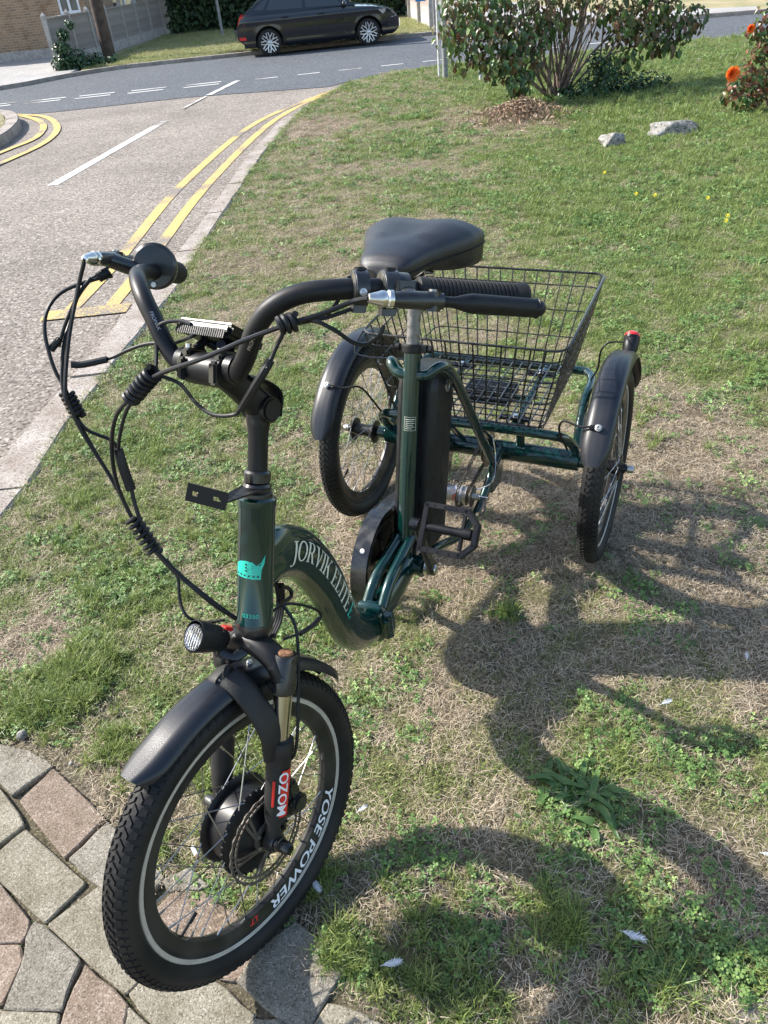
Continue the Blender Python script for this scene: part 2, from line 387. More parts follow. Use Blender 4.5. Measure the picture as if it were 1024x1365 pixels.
# lawn ground: soil and thatch mixed by the same dryness map the tufts use
def lawn_mat():
    m_ = bpy.data.materials.new('lawn_soil'); m_.use_nodes = True; n = m_.node_tree; b = n.nodes['Principled BSDF']
    b.inputs['Roughness'].default_value = .95; b.inputs['Specular IOR Level'].default_value = .1
    gm = n.nodes.new('ShaderNodeNewGeometry')
    def nz(s, d=6, r=.7):
        q = n.nodes.new('ShaderNodeTexNoise'); q.inputs['Scale'].default_value = s; q.inputs['Detail'].default_value = d; q.inputs['Roughness'].default_value = r
        n.links.new(gm.outputs['Position'], q.inputs['Vector']); return q
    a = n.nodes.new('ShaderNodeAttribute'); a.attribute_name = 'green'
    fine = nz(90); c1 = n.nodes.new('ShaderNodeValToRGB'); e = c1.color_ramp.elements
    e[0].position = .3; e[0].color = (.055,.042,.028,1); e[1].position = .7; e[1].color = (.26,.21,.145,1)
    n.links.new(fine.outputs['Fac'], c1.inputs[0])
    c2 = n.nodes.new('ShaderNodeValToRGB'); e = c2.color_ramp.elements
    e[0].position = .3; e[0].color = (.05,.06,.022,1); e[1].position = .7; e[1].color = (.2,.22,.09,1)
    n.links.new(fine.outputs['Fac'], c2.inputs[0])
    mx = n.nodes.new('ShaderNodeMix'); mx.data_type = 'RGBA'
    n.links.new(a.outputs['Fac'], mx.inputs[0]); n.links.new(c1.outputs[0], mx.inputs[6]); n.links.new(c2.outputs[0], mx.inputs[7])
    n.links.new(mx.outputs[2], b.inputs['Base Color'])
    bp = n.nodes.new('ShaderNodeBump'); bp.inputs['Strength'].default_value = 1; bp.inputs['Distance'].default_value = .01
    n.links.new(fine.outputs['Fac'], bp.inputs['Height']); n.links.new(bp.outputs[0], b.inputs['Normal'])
    return m_
M['lawn'] = lawn_mat()
# ================================================================== THE GROUND
def lerp_poly(pts, y):
    pts = sorted(pts, key=lambda q: q[1])
    xs = [q[0] for q in pts]; ys = [q[1] for q in pts]
    return np.interp(y, ys, xs)
KR = [(-1.62,-2.5),(-1.42,0.6),(-1.24,2.34),(-1.22,2.8),(-1.09,3.85),(-1.04,4.17),(-.97,5.59),(-.80,8.0),(-.60,9.9),(-.30,11.3),(.05,12.5),(.35,13.2),(.9,13.9)]
KL = [(-1.80,-2.5),(-1.60,0.6),(-1.41,2.5),(-1.385,2.8),(-1.265,3.85),(-1.185,4.6),(-1.10,5.51),(-.95,8.0),(-.75,9.9),(-.45,11.3),(-.12,12.5),(.15,13.2),(.7,13.95)]
PE = [at(*q)[:2] for q in ((-60,968),(0,986),(60,1004),(128,1045),(146,1092),(200,1150),(262,1200),(330,1226),(410,1272),(480,1330),(530,1366),(600,1420))]
PEx = [q[0] for q in PE]; PEy = [q[1] for q in PE]
def pave_dist(x, y):
    """how far north of the paving's ragged edge (m)"""
    return y-np.interp(x, [-1.6]+PEx+[.4], [1.35]+PEy+[-.6])
def vnoise(x, y, s, seed):
    x = np.asarray(x)*s+seed*17.3; y = np.asarray(y)*s-seed*9.1
    xi = np.floor(x).astype(np.int64); yi = np.floor(y).astype(np.int64); fx = x-xi; fy = y-yi
    def h(a, b):
        q = (a*374761393+b*668265263+seed*1274126177) & 0xffffffff
        q = ((q ^ (q >> 13))*1274126177) & 0xffffffff
        return ((q ^ (q >> 16)) & 0xffff)/65535.
    fx = fx*fx*(3-2*fx); fy = fy*fy*(3-2*fy)
    return (h(xi,yi)*(1-fx)+h(xi+1,yi)*fx)*(1-fy)+(h(xi,yi+1)*(1-fx)+h(xi+1,yi+1)*fx)*fy
def fbm(x, y, s, seed, o=4):
    t = 0; a = .5; n_ = 0
    for i in range(o): t = t+a*vnoise(x, y, s*2**i, seed+i); n_ += a; a *= .55
    return t/n_
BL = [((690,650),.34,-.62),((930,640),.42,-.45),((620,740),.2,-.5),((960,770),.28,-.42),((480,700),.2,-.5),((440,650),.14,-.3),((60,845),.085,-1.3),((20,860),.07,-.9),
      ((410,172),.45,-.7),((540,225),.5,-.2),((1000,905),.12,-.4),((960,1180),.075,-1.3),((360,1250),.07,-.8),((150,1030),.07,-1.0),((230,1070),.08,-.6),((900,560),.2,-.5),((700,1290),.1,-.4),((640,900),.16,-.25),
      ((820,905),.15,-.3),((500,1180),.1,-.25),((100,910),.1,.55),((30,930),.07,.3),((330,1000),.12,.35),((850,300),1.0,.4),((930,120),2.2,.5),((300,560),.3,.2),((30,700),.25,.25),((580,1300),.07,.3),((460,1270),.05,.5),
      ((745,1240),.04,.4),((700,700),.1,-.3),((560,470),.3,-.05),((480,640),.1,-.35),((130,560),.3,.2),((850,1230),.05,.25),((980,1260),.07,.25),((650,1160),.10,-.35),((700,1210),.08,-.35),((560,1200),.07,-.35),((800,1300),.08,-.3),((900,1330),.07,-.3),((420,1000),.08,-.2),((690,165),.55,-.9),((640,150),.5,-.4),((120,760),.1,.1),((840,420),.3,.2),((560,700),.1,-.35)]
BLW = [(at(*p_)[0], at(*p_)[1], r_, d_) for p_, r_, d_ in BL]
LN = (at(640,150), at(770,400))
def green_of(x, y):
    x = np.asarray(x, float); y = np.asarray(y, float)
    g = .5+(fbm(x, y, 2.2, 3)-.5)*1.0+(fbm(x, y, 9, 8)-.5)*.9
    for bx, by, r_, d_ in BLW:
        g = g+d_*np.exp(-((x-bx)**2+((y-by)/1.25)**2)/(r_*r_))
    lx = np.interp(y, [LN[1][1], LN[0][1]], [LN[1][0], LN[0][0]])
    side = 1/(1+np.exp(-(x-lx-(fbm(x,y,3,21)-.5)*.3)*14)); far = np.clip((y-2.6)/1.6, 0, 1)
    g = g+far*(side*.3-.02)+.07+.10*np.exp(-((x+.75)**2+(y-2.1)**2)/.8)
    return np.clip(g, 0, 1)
def ground_z(x, y):
    x = np.asarray(x, float); y = np.asarray(y, float)
    z = (fbm(x, y, 1.3, 41)-.5)*.03+(fbm(x, y, 7, 44)-.5)*.014
    z = z-.004-.05*np.clip((.01-pave_dist(x, y))/.03, 0, 1)
    return z

def grid_mesh(name, xs, ys, zf, mat_, col=False):
    ny, nx = xs.shape
    z = zf(xs, ys)
    co = np.stack([xs, ys, z], -1).reshape(-1, 3)
    idx = np.arange(ny*nx).reshape(ny, nx)
    f = np.stack([idx[:-1,:-1], idx[:-1,1:], idx[1:,1:], idx[1:,:-1]], -1).reshape(-1, 4)
    me = bpy.data.meshes.new(name); me.from_pydata(co.tolist(), [], f.tolist()); me.shade_smooth()
    if col:
        a = me.attributes.new('green', 'FLOAT', 'POINT'); a.data.foreach_set('value', green_of(xs, ys).reshape(-1).astype(np.float32))
    me.materials.append(mat_)
    o = link(name, me); tag(o, kind='structure'); return o
ty = np.linspace(0, 1, 230); yv = -2.2+ (13.9+2.2)*(.42*ty+.58*ty**2.6)
tx = np.linspace(0, 1, 200)
xs = np.empty((230, 200)); ysg = np.repeat(yv[:,None], 200, 1)
x0 = lerp_poly(KR, yv)[:,None]-.01
xs[:] = x0+(17-x0)*(.3*tx+.7*tx**2.4)[None,:]
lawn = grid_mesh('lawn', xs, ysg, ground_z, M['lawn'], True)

# a sheet under everything, out to the horizon
mb = MB(); mb.add([(-260,-120,-.16),(260,-120,-.16),(260,400,-.16),(-260,400,-.16)], [(0,1,2,3)])
tag(mb.build('terrain', mat('far_ground', (.13,.15,.06), .95, nscale=.3, col2=(.2,.17,.1)), smooth=False), kind='structure')

RZ = -.05
def strip(name, pa, pb, z, m_, kind='structure', parent=None):
    mb = MB(); n_ = len(pa)
    vs = [(*p_[:2], z) for p_ in pa]+[(*p_[:2], z) for p_ in pb]
    mb.add(vs, [(i, i+1, n_+i+1, n_+i) for i in range(n_-1)])
    return tag(mb.build(name, m_, parent, smooth=False, recalc=False), kind=kind)
def sheet(name, pts, z, m_, th=0, kind='structure'):
    mb = MB(); vs = [(p_[0], p_[1], z) for p_ in pts]
    if th: mb.prism([Vector(q) for q in vs], (0,0,-th))
    else: mb.add(vs, [tuple(range(len(vs)))])
    return tag(mb.build(name, m_, smooth=False), kind=kind)
# side road of stone chip
kr = [(x_-.02, y_) for x_, y_ in KL]
sheet('side_road', [(-9,-2.5),*kr,(.7,14.4),(-9,14.4)], RZ, M['chip'])
# main road
NE = [(-14,13.2),(-6,13.55),(-4.4,13.35),(-2.4,13.5),(-.2,13.05),(.6,13.95),(1.66,14.05),(4.9,13.85),(6.9,13.95),(18,13.4)]
FE = [(-14,15.4),(-9,16.6),(-6.75,17.7),(-5.8,19.0),(-4.7,19.8),(-2,19.95),(2,20.4),(5,19.7),(8.3,17.9),(18,14.9)]
FE = [(-14,17.0),(-9,17.3),(-6.75,17.75),(-5.8,19.0),(-4.7,19.8),(-2,19.95),(2,20.4),(5,19.7),(7.3,17.9),(18,15.6)]
sheet('main_road', NE+FE[::-1], RZ+.006, M['tarmac'])
# kerb stones: each about 0.9 m long, a child of the kerb
def along(pts, y): return lerp_poly(pts, y)
kerb = tag(empty('kerb', (0,0,0)), 'worn concrete kerb running between the stone chip side road and the lawn', 'kerb')
yk = -2.2; first = True
while yk < 10.0:
    y1_ = min(yk+.9, 10.15)
    def pt(P_, y_): return Vector((float(along(P_, y_)), y_, 0))
    mb = MB(); zt = .014+random.uniform(-.004,.004); n_ = 4
    for i in range(n_):
        a_ = yk; b_ = y1_
        l0,l1,r0,r1 = pt(KL,a_),pt(KL,b_),pt(KR,a_),pt(KR,b_)
        j = [random.uniform(-.004,.004) for _ in range(4)]
    A = [yk+.006+(y1_-yk-.012)*i/6 for i in range(7)]
    vs = []; 
    for k, a_ in enumerate(A):
        l, r_ = pt(KL, a_), pt(KR, a_); wv = random.uniform(-.006,.004); wr = random.uniform(-.004,.006)
        for P_, z_ in ((l+V(wv-.012,0,0), -.1),(l+V(wv-.006,0,0), zt-.018),(l+V(wv+.008,0,0), zt-.002),(r_+V(wr-.012,0,0), zt),(r_+V(wr,0,0), zt-.012),(r_+V(wr,0,0), -.1)):
            vs.append((P_.x, P_.y, z_))
    fs = []
    for k in range(6):
        for q in range(5): fs.append((k*6+q, k*6+q+1, (k+1)*6+q+1, (k+1)*6+q))
    fs.append(tuple(range(6))); fs.append(tuple(6*6+q for q in reversed(range(6))))
    mb.add(vs, fs); mb.build('kerb_stone', M['concrete'], kerb, smooth=False)
    yk = y1_
kerb['kind'] = 'structure'; del kerb['category']

# left corner verge with its curved kerb
LK = [(-4.75,7.5),(-4.45,9.2),(-4.22,10.4),(-4.3,11.3),(-4.5,12.1),(-4.85,12.9),(-5.3,13.35),(-6,13.6),(-9,13.5)]
LKi = [(-4.9,7.5),(-4.6,9.2),(-4.38,10.4),(-4.46,11.25),(-4.66,12.0),(-4.97,12.77),(-5.36,13.2),(-6,13.45),(-9,13.35)]
for i in range(len(LK)-1): pass
def kerb_run(pa, pb, zt, name, label):
    pa = smooth_path([V(*q,0) for q in pa], 3); pb = smooth_path([V(*q,0) for q in pb], 3)
    root = tag(empty(name), label, kind='structure')
    for i in range(0, len(pa)-1, 2):
        a_ = pa[i:i+3]; b_ = pb[i:i+3]
        if len(a_) < 2: break
        mb = MB(); mb.prism([V(q.x,q.y,zt) for q in a_]+[V(q.x,q.y,zt) for q in reversed(b_)], (0,0,-.14))
        mb.build('kerb_stone', M['concrete'], root, smooth=False, bevel=.012)
kerb_run(LK, LKi, .07, 'kerb', 'curved grey kerb round the grass corner at the left')
sheet('verge', LKi+[(-14,13.3),(-14,7.5)], .055, mat('verge_turf', (.16,.16,.07), .95, nscale=5, col2=(.26,.2,.12), bump=1, bscale=40), .12)
# far kerb, pavement and verge
FEi = [(x_, y_+.16) for x_, y_ in FE]
kerb_run(FE, FEi, .03, 'kerb', 'low grey kerb along the far side of the main road')
sheet('pavement', FEi[:4]+[(-5.85,19.9),(-5.9,21.6),(-6.2,25.0),(-18,25.2),(-18,17.1)], .02, M['pavement'], .1)
VG = mat('far_verge_grass', (.2,.19,.085), .95, nscale=1.2, col2=(.33,.27,.15), bump=1, bscale=25, lo=.35, hi=.65)
sheet('far_verge', [(-5.62,19.4),(-4.7,19.98),(-2,20.13),(2,20.57),(2.6,20.6),(2.9,34),(-6,34),(-6.1,25.0),(-5.75,21.6),(-5.7,19.9)], .012, VG, .1)
sheet('pavement', [(2.65,20.62),(5,19.9),(7.3,18.1),(8.4,17.7),(8.8,18.6),(6.2,21),(5.6,34),(2.95,34)], .02, M['pavement'], .1)
sheet('far_verge', [(8.5,17.66),(18,15.85),(24,34),(5.7,34),(6.3,21.1),(8.9,18.65)], .012, VG, .1)

# road markings
def ribbon(name, pts, wd, m_, z=RZ+.004, sm=4, label=None):
    p_ = smooth_path([V(x_,y_,0) for x_,y_ in pts], sm) if sm else [V(x_,y_,0) for x_,y_ in pts]
    a_ = []; b_ = []
    for i, q in enumerate(p_):
        t = (p_[min(i+1,len(p_)-1)]-p_[max(i-1,0)]).normalized(); n_ = V(-t.y,t.x,0)
        a_.append(q+n_*wd/2); b_.append(q-n_*wd/2)
    o = strip(name, a_, b_, z, m_); return o
ribbon('yellow_line', [(.1,13.0),(-.62,11.55),(-1.13,10.04),(-1.49,7.22),(-1.57,5.22),(-1.65,4.2)], .085, M['yellow'])
ribbon('yellow_line', [(-.05,12.62),(-.53,11.5),(-.93,9.92),(-1.25,7.12),(-1.35,5.23),(-1.42,4.2)], .085, M['yellow'])
ribbon('yellow_line', [(-1.78,4.2),(-1.3,4.2)], .14, M['yellow'], z=RZ+.008, sm=0)
ribbon('yellow_line', [(-4.35,8.2),(-4.05,10.0),(-3.92,10.9),(-4.2,12.1),(-4.8,13.15),(-5.44,13.75)], .09, M['yellow'], z=RZ+.012)
ribbon('yellow_line', [(-4.0,8.2),(-3.79,9.27),(-3.66,10.4),(-3.86,11.63),(-4.43,12.9),(-5.13,13.55)], .09, M['yellow'], z=RZ+.012)
ribbon('white_line', [(-2.34,11.24),(-2.8,7.81)], .11, M['whiteline'], sm=0)
ribbon('white_line', [(-1.75,15.1),(-2.05,13.45)], .1, M['whiteline'], z=RZ+.011, sm=0)
ribbon('white_line', [(-2.07,13.35),(-2.25,12.2)], .035, M['whiteline'], z=RZ+.0125, sm=0)
for x_ in (-5.9,-5.05,-4.2,-3.3,-2.35):
    for dy in (-.12,.2):
        ribbon('white_line', [(x_-.3,14.95+dy),(x_+.3,15.0+dy)], .09, M['whiteline'], z=RZ+.011, sm=0)
for i in range(9):
    x_ = -1.25+.72*i; ribbon('white_line', [(x_-.19,15.0+.03*i),(x_+.19,15.02+.03*i)], .07, M['whiteline'], z=RZ+.011, sm=0)
ribbon('yellow_line', [(-14,16.7),(-9,17.1),(-7.2,17.4)], .09, M['yellow'], z=RZ+.011)

# the paving: bed + every paver
sheet('paving_bed', [(-1.62,-1.6),(.3,-1.6),(.25,.2),*[(q[0]+.02,q[1]+.03) for q in reversed(PE[:-1])],(-1.44,1.35)], -.008, M['soil'])
paving = tag(empty('paving', (-.7,.7,0)), kind='structure')
def Z9(a, b): p_ = at(a*.3906, b*.3906+940); return (p_.x, p_.y)
PV = [('grey',[(-70,60),(5,140),(110,165),(183,212),(45,308),(-70,190)]),
 ('red',[(183,222),(360,390),(225,524),(72,330)]),
 ('buff',[(-60,225),(30,322),(84,408),(0,478),(-60,520)]),
 ('buff',[(92,426),(290,606),(152,742),(-6,592),(-8,510)]),
 ('grey',[(372,404),(470,500),(560,590),(470,700),(400,660),(300,592),(240,532)]),
 ('buff',[(340,618),(470,720),(536,790),(560,860),(432,984),(164,750)]),
 ('red',[(-80,540),(-6,606),(104,738),(78,808),(-80,812)]),
 ('red',[(-90,822),(68,818),(78,870),(4,1020),(-90,1030)]),
 ('grey',[(120,742),(152,756),(272,876),(212,1040),(14,1040),(84,880),(88,806)]),
 ('red',[(292,888),(432,1018),(420,1130),(200,1130),(236,1010)]),
 ('buff',[(-100,1045),(196,1050),(190,1160),(-100,1160)]),
 ('buff',[(552,870),(720,930),(872,1062),(800,1160),(580,1150),(440,990)]),
 ('red',[(586,642),(690,640),(850,752),(770,858),(726,922),(580,866),(486,742)]),
 ('grey',[(556,600),(640,560),(720,620),(680,632),(584,634),(570,625)]),
 ('red',[(732,926),(778,862),(868,858),(848,910),(800,940)]),
 ('grey',[(806,944),(868,858),(1010,740),(1190,880),(1110,1000),(1040,1120),(960,1072)]),
 ('grey',[(870,1074),(950,1080),(1030,1130),(1000,1240),(860,1220),(812,1160)]),
 ('buff',[(1126,1016),(1230,1050),(1330,1100),(1360,1180),(1200,1240),(1050,1126)]),
 ('buff',[(440,1030),(572,1156),(540,1260),(430,1250),(430,1130)])]
def paver(kind, w2, zt=None):
    mb = MB(); zt = zt if zt is not None else random.uniform(.0, .007)
    c = Vector((sum(q[0] for q in w2)/len(w2), sum(q[1] for q in w2)/len(w2), 0))
    inner = [c+(Vector((q[0],q[1],0))-c)*(1-.0006/max(.02,(Vector((q[0],q[1],0))-c).length)) for q in w2]; outer = [c+(Vector((q[0],q[1],0))-c)*(1+.0024/max(.02,(Vector((q[0],q[1],0))-c).length)) for q in w2]
    n_ = len(w2); tilt = V(random.uniform(-.02,.02), random.uniform(-.02,.02), 0)
    vs = [q+V(0,0,zt+(q-c).dot(tilt)) for q in inner]+[q+V(0,0,zt-.0022+(q-c).dot(tilt)) for q in outer]+[q+V(0,0,-.05) for q in outer]
    fs = [tuple(range(n_))]
    for i in range(n_):
        j = (i+1)%n_; fs += [(i,j,n_+j,n_+i),(n_+i,n_+j,2*n_+j,2*n_+i)]
    mb.add([q-V(-.7,.7,0) for q in vs], fs)
    o = mb.build('paver', M['pave_'+kind], paving, smooth=False); return o
digit = []
for k_, poly in PV:
    w2 = [Z9(*q) for q in poly]
    # round and roughen the outline
    out = []
    for i in range(len(w2)):
        a_, b_ = Vector(w2[i]), Vector(w2[(i+1)%len(w2)])
        L_ = (b_-a_).length; n_ = (b_-a_).normalized().orthogonal()
        c_ = min(.12, .0035/L_ if L_ > 0 else .1)
        for t in (c_, .35, .68, 1-c_):
            out.append(tuple(a_+(b_-a_)*t+n_*random.uniform(-.0018,.0018)))
    paver(k_, out); digit.append(w2)
cen = [(sum(q[0] for q in w_)/len(w_), sum(q[1] for q in w_)/len(w_)) for w_ in digit]
def inpoly(p_, poly):
    r_ = False; n_ = len(poly)
    for i in range(n_):
        a_, b_ = poly[i], poly[(i+1)%n_]
        if (a_[1] > p_[1]) != (b_[1] > p_[1]) and p_[0] < (b_[0]-a_[0])*(p_[1]-a_[1])/(b_[1]-a_[1])+a_[0]: r_ = not r_
    return r_
ang = math.radians(-44)
for i in range(-16, 17):
    for j in range(-16, 17):
        cx = -.7+(i*.175+(j%2)*.08)*math.cos(ang)-(j*.125)*math.sin(ang); cy = .8+(i*.175+(j%2)*.08)*math.sin(ang)+(j*.125)*math.cos(ang)
        ax_ = V(math.cos(ang),math.sin(ang)); ay_ = V(-math.sin(ang),math.cos(ang))
        cs = [V(cx,cy)+ax_*(sx*.083)+ay_*(sy*.058) for sx,sy in ((-1,-1),(0,-1),(1,-1),(1,0),(1,1),(0,1),(-1,1),(-1,0))]
        if any(inpoly((q.x,q.y), w_) for q in cs+[V(cx,cy)] for w_ in digit): continue
        if any(inpoly(v_, [tuple(q) for q in cs]) for w_ in digit for v_ in w_): continue
        if max(pave_dist(q.x, q.y) for q in cs) > -.005 or cy < -.3 or cx < -1.5: continue
        paver(random.choice(['red','buff','buff','grey']), [tuple(q) for q in cs])
# lone paver corner at the right edge of the lawn
mb = MB(); P0 = [at(*q) for q in ((968,1322),(1030,1330),(1050,1400),(990,1392),(965,1352))]
mb.prism([V(q.x,q.y,.004) for q in P0], (0,0,-.05))
tag(mb.build('paver', M['pave_grey'], smooth=False, bevel=.004), 'grey brown paver half buried in the grass at the lower right', 'paver')
# ================================================================== THE TRICYCLE
TP = V(-.27859, .74226, 0); PSI = .470385; STEER = .2081; WB = 1.2476; TRK = .356
trike = tag(empty('tricycle', TP, -PSI), 'dark green electric cargo tricycle with black wire basket parked on the grass', 'tricycle')
TL = V(math.cos(PSI), -math.sin(PSI), 0); TBK = V(math.sin(PSI), math.cos(PSI), 0)
def l2w(a): return TP+TL*a[0]+TBK*a[1]+V(0,0,a[2])
def w2l(X): d = X-TP; return V(d.dot(TL), d.dot(TBK), d.z)
RAKE = math.radians(20.8)
AX = V(0, math.sin(RAKE), math.cos(RAKE)); A0 = V(0,.144,.6)
F0 = V(0,-math.cos(RAKE),math.sin(RAKE)); L0 = V(1,0,0)
FS = F0*math.cos(STEER)-L0*math.sin(STEER); LS = L0*math.cos(STEER)+F0*math.sin(STEER)
def S(u, f, s): return A0+LS*u+FS*f+AX*s
def dray(x, y):
    d = CFW*CF+CR*(x-512)-CU*(y-682.5)
    o_ = w2l(CO); e_ = w2l(CO+d)-o_; return o_, e_
def on_u(x, y, u=0):      # point at lateral offset u of the steered assembly
    o_, e_ = dray(x, y); P_ = S(u,0,0); return o_+e_*((P_-o_).dot(LS)/e_.dot(LS))
def on_x(x, y, X=0): o_, e_ = dray(x, y); return o_+e_*((X-o_.x)/e_.x)
def B(name, mb, m_, parent=trike, **k): return mb.build(name, M[m_] if isinstance(m_, str) else m_, parent, **k)

# ---- wheels: local frame X = axle (to the trike's left), Y = back, Z = up
def wheel_mesh(R=.262, r=.027):
    ty = MB(); prof = []
    for k in range(20):
        a = 2*PI*k/20; prof.append((.2395+.0225*math.cos(a), .0262*math.sin(a)))
    ty.lathe((0,0,0), (1,0,0), prof, 96, closed=True)
    ty_me = ty.mesh('tyre', M['rubber'])
    tr = MB(); N = 100
    def sf(th, ph, h): 
        rr = .2395+(.0225+h)*math.cos(ph); return V((.0262+h)*math.sin(ph), rr*math.cos(th), rr*math.sin(th))
    d = 2*PI/N
    def blk(c, h=.0024):
        vs = [sf(t, p_, -.001) for t, p_ in c]+[sf(t*.94+ct*.06, p_*.94+cp*.06, h) for (t, p_), (ct, cp) in [((t,p_),(sum(q[0] for q in c)/len(c), sum(q[1] for q in c)/len(c))) for t,p_ in c]]
        n_ = len(c); fs = [tuple(n_+i for i in range(n_))]+[(i,(i+1)%n_,n_+(i+1)%n_,n_+i) for i in range(n_)]
        tr.add(vs, fs)
    for k in range(N):
        t0 = k*d
        for s_ in (-1, 1):
            o2 = 0 if s_ > 0 else d*.5
            blk([(t0+o2,s_*.04),(t0+o2+d*.42,s_*.04),(t0+o2+d*.92,s_*.42),(t0+o2+d*.5,s_*.42)])
            blk([(t0+o2+d*.1,s_*.50),(t0+o2+d*.78,s_*.50),(t0+o2+d*.62,s_*.92),(t0+o2+d*.05,s_*.92)], .0022)
            blk([(t0+o2+d*.18,s_*1.0),(t0+o2+d*.62,s_*1.0),(t0+o2+d*.6,s_*1.22),(t0+o2+d*.22,s_*1.22)], .0012)
    tr_me = tr.mesh('tread', M['rubber'], smooth=False, recalc=True)
    rm = MB(); rm.lathe((0,0,0), (1,0,0), [(.2185,.0125),(.2185,-.0125),(.2075,-.0135),(.2035,-.0125),(.188,-.0075),(.185,0),(.188,.0075),(.2035,.0125),(.2075,.0135)], 96, closed=True)
    rm_me = rm.mesh('rim', M['rimblack'], angle=25)
    bd = []
    for s_ in (-1, 1):
        b_ = MB(); b_.lathe((0,0,0), (1,0,0), [(.2205,s_*.0136),(.2192,s_*.0150),(.2172,s_*.0150),(.2168,s_*.0145),(.2128,s_*.0145),(.2122,s_*.0136)], 96, caps=False)
        bd.append(b_.mesh('rim_wall', M['rimband'], angle=20))
    return ty_me, tr_me, rm_me, bd
TY, TR, RM, BD = wheel_mesh()
def wheel(matrix, hub, hub_mat, flr, flx, name='wheel', rim='rimband', nsp=36, label=None):
    wn = tag(empty(name, parent=trike, matrix=matrix), label)
    link('tyre', TY, wn); tag(link('tread', TR, wn), kind='stuff'); link('rim', RM, wn)
    for b_ in BD:
        o = link('rim_wall', b_, wn)
        if rim != 'rimband':
            o.data = b_.copy(); o.data.materials.clear(); o.data.materials.append(M[rim])
    hub.build('hub', M[hub_mat], wn)
    spm = {}
    for i in range(nsp):
        s_ = 1 if i % 2 else -1; dr = 1 if (i//2) % 2 else -1
        key = (s_, dr)
        if key not in spm:
            # spoke along the local plane: starts on the flange, ends in the rim at angle 0
            q = MB(); a_ = dr*(.62 if flr > .05 else 1.15)
            p0 = V(s_*flx, flr*math.sin(a_), flr*math.cos(a_)); p1 = V(s_*.003, 0, .187)
            q.tube([p0, p1], .0010, 5); q.tube([p1+(p0-p1).normalized()*.014, p1], .0019, 6)
            spm[key] = q.mesh('spoke', M['spoke'])
        o = link('spoke', spm[key], wn, Matrix.Rotation(2*PI*(i+.5)/nsp+.05, 4, 'X'))
    vb = MB(); a_ = -1.95
    e_ = V(0, math.sin(a_), math.cos(a_)); vb.cyl(e_*.186, e_*.150, .0026, 8); vb.cyl(e_*.165, e_*.148, .0042, 10)
    vb.build('valve', M['satin_black'], wn)
    return wn

# front wheel with its hub motor
WC = V(0,0,.26); wn_ = V(.973,-.205,.107).normalized(); wb_ = (V(.207,.978,0)-wn_*V(.207,.978,0).dot(wn_)).normalized(); wu_ = wn_.cross(wb_)
FWM = Matrix(((wn_.x,wb_.x,wu_.x,WC.x),(wn_.y,wb_.y,wu_.y,WC.y),(wn_.z,wb_.z,wu_.z,WC.z),(0,0,0,1)))
hb = MB(); hb.lathe((0,0,0), (1,0,0), [(.0,-.046),(.03,-.045),(.05,-.036),(.064,-.031),(.074,-.029),(.076,-.026),(.073,-.023),(.064,-.021),(.064,.017),(.073,.019),(.076,.022),(.074,.025),(.066,.028),(.05,.034),(.032,.042),(.016,.046),(0,.046)], 56)
for k in range(36):
    a_ = 2*PI*k/36
    for s_ in (-1,1): hb.cyl(V(s_*.0245-.002, .0748*math.sin(a_), .0748*math.cos(a_)), V(s_*.0285-.002, .0748*math.sin(a_), .0748*math.cos(a_)), .0022, 5)
for k in range(6):
    a_ = 2*PI*k/6+.2; hb.cyl(V(.028,.052*math.sin(a_),.052*math.cos(a_)), V(.038,.052*math.sin(a_),.052*math.cos(a_)), .004, 8)
hb.cyl(V(-.066,0,0), V(.07,0,0), .007, 12)
FW = wheel(FWM, hb, 'satin_black', .073, .026, 'front_wheel', label='front wheel with black motor hub, disc brake and silver rim')
# brake disc (child of the wheel)
dk = MB(); cx = .047
def annulus(mb, r0, r1, x0, x1, n=96, wav=0, nw=12):
    vs = []; fs = []
    for k in range(n):
        a_ = 2*PI*k/n; rr = r1+wav*math.cos(nw*a_)
        for (r_, x_) in ((r0,x0),(rr,x0),(rr,x1),(r0,x1)): vs.append(V(x_, r_*math.sin(a_), r_*math.cos(a_)))
    for k in range(n):
        l = (k+1)%n
        for q in range(4): fs.append((k*4+q, k*4+(q+1)%4, l*4+(q+1)%4, l*4+q))
    mb.add(vs, fs)
annulus(dk, .066, .0695, cx, cx+.0018); annulus(dk, .0755, .080, cx, cx+.0018, 144, .0012, 24)
for k in range(48):      # webs between the drilled rings
    a_ = 2*PI*k/48; b_ = a_+.06
    p0 = V(cx+.0009,.069*math.sin(a_),.069*math.cos(a_)); p1 = V(cx+.0009,.076*math.sin(b_),.076*math.cos(b_))
    dk.tube([p0,p1], .0012, 4, rx=.0009)
for k in range(6):
    a_ = 2*PI*k/6
    for q in (0, .16):
        p0 = V(cx+.0009,.022*math.sin(a_+q*1.2),.022*math.cos(a_+q*1.2)); p1 = V(cx+.0009,.067*math.sin(a_+.62+q),.067*math.cos(a_+.62+q))
        dk.box((p0+p1)/2, (.0018,.0048,(p1-p0).length), (V(1,0,0), V(1,0,0).cross((p1-p0).normalized()), (p1-p0).normalized()))
annulus(dk, .018, .026, cx-.002, cx+.002, 36)
dk.build('brake_disc', M['disc'], FW, smooth=False)
for k in range(6):
    a_ = 2*PI*k/6+.3; q = MB(); q.cyl(V(cx,.022*math.sin(a_),.022*math.cos(a_)), V(cx+.004,.022*math.sin(a_),.022*math.cos(a_)), .0035, 8); q.build('disc_bolt', M['alu'], FW)

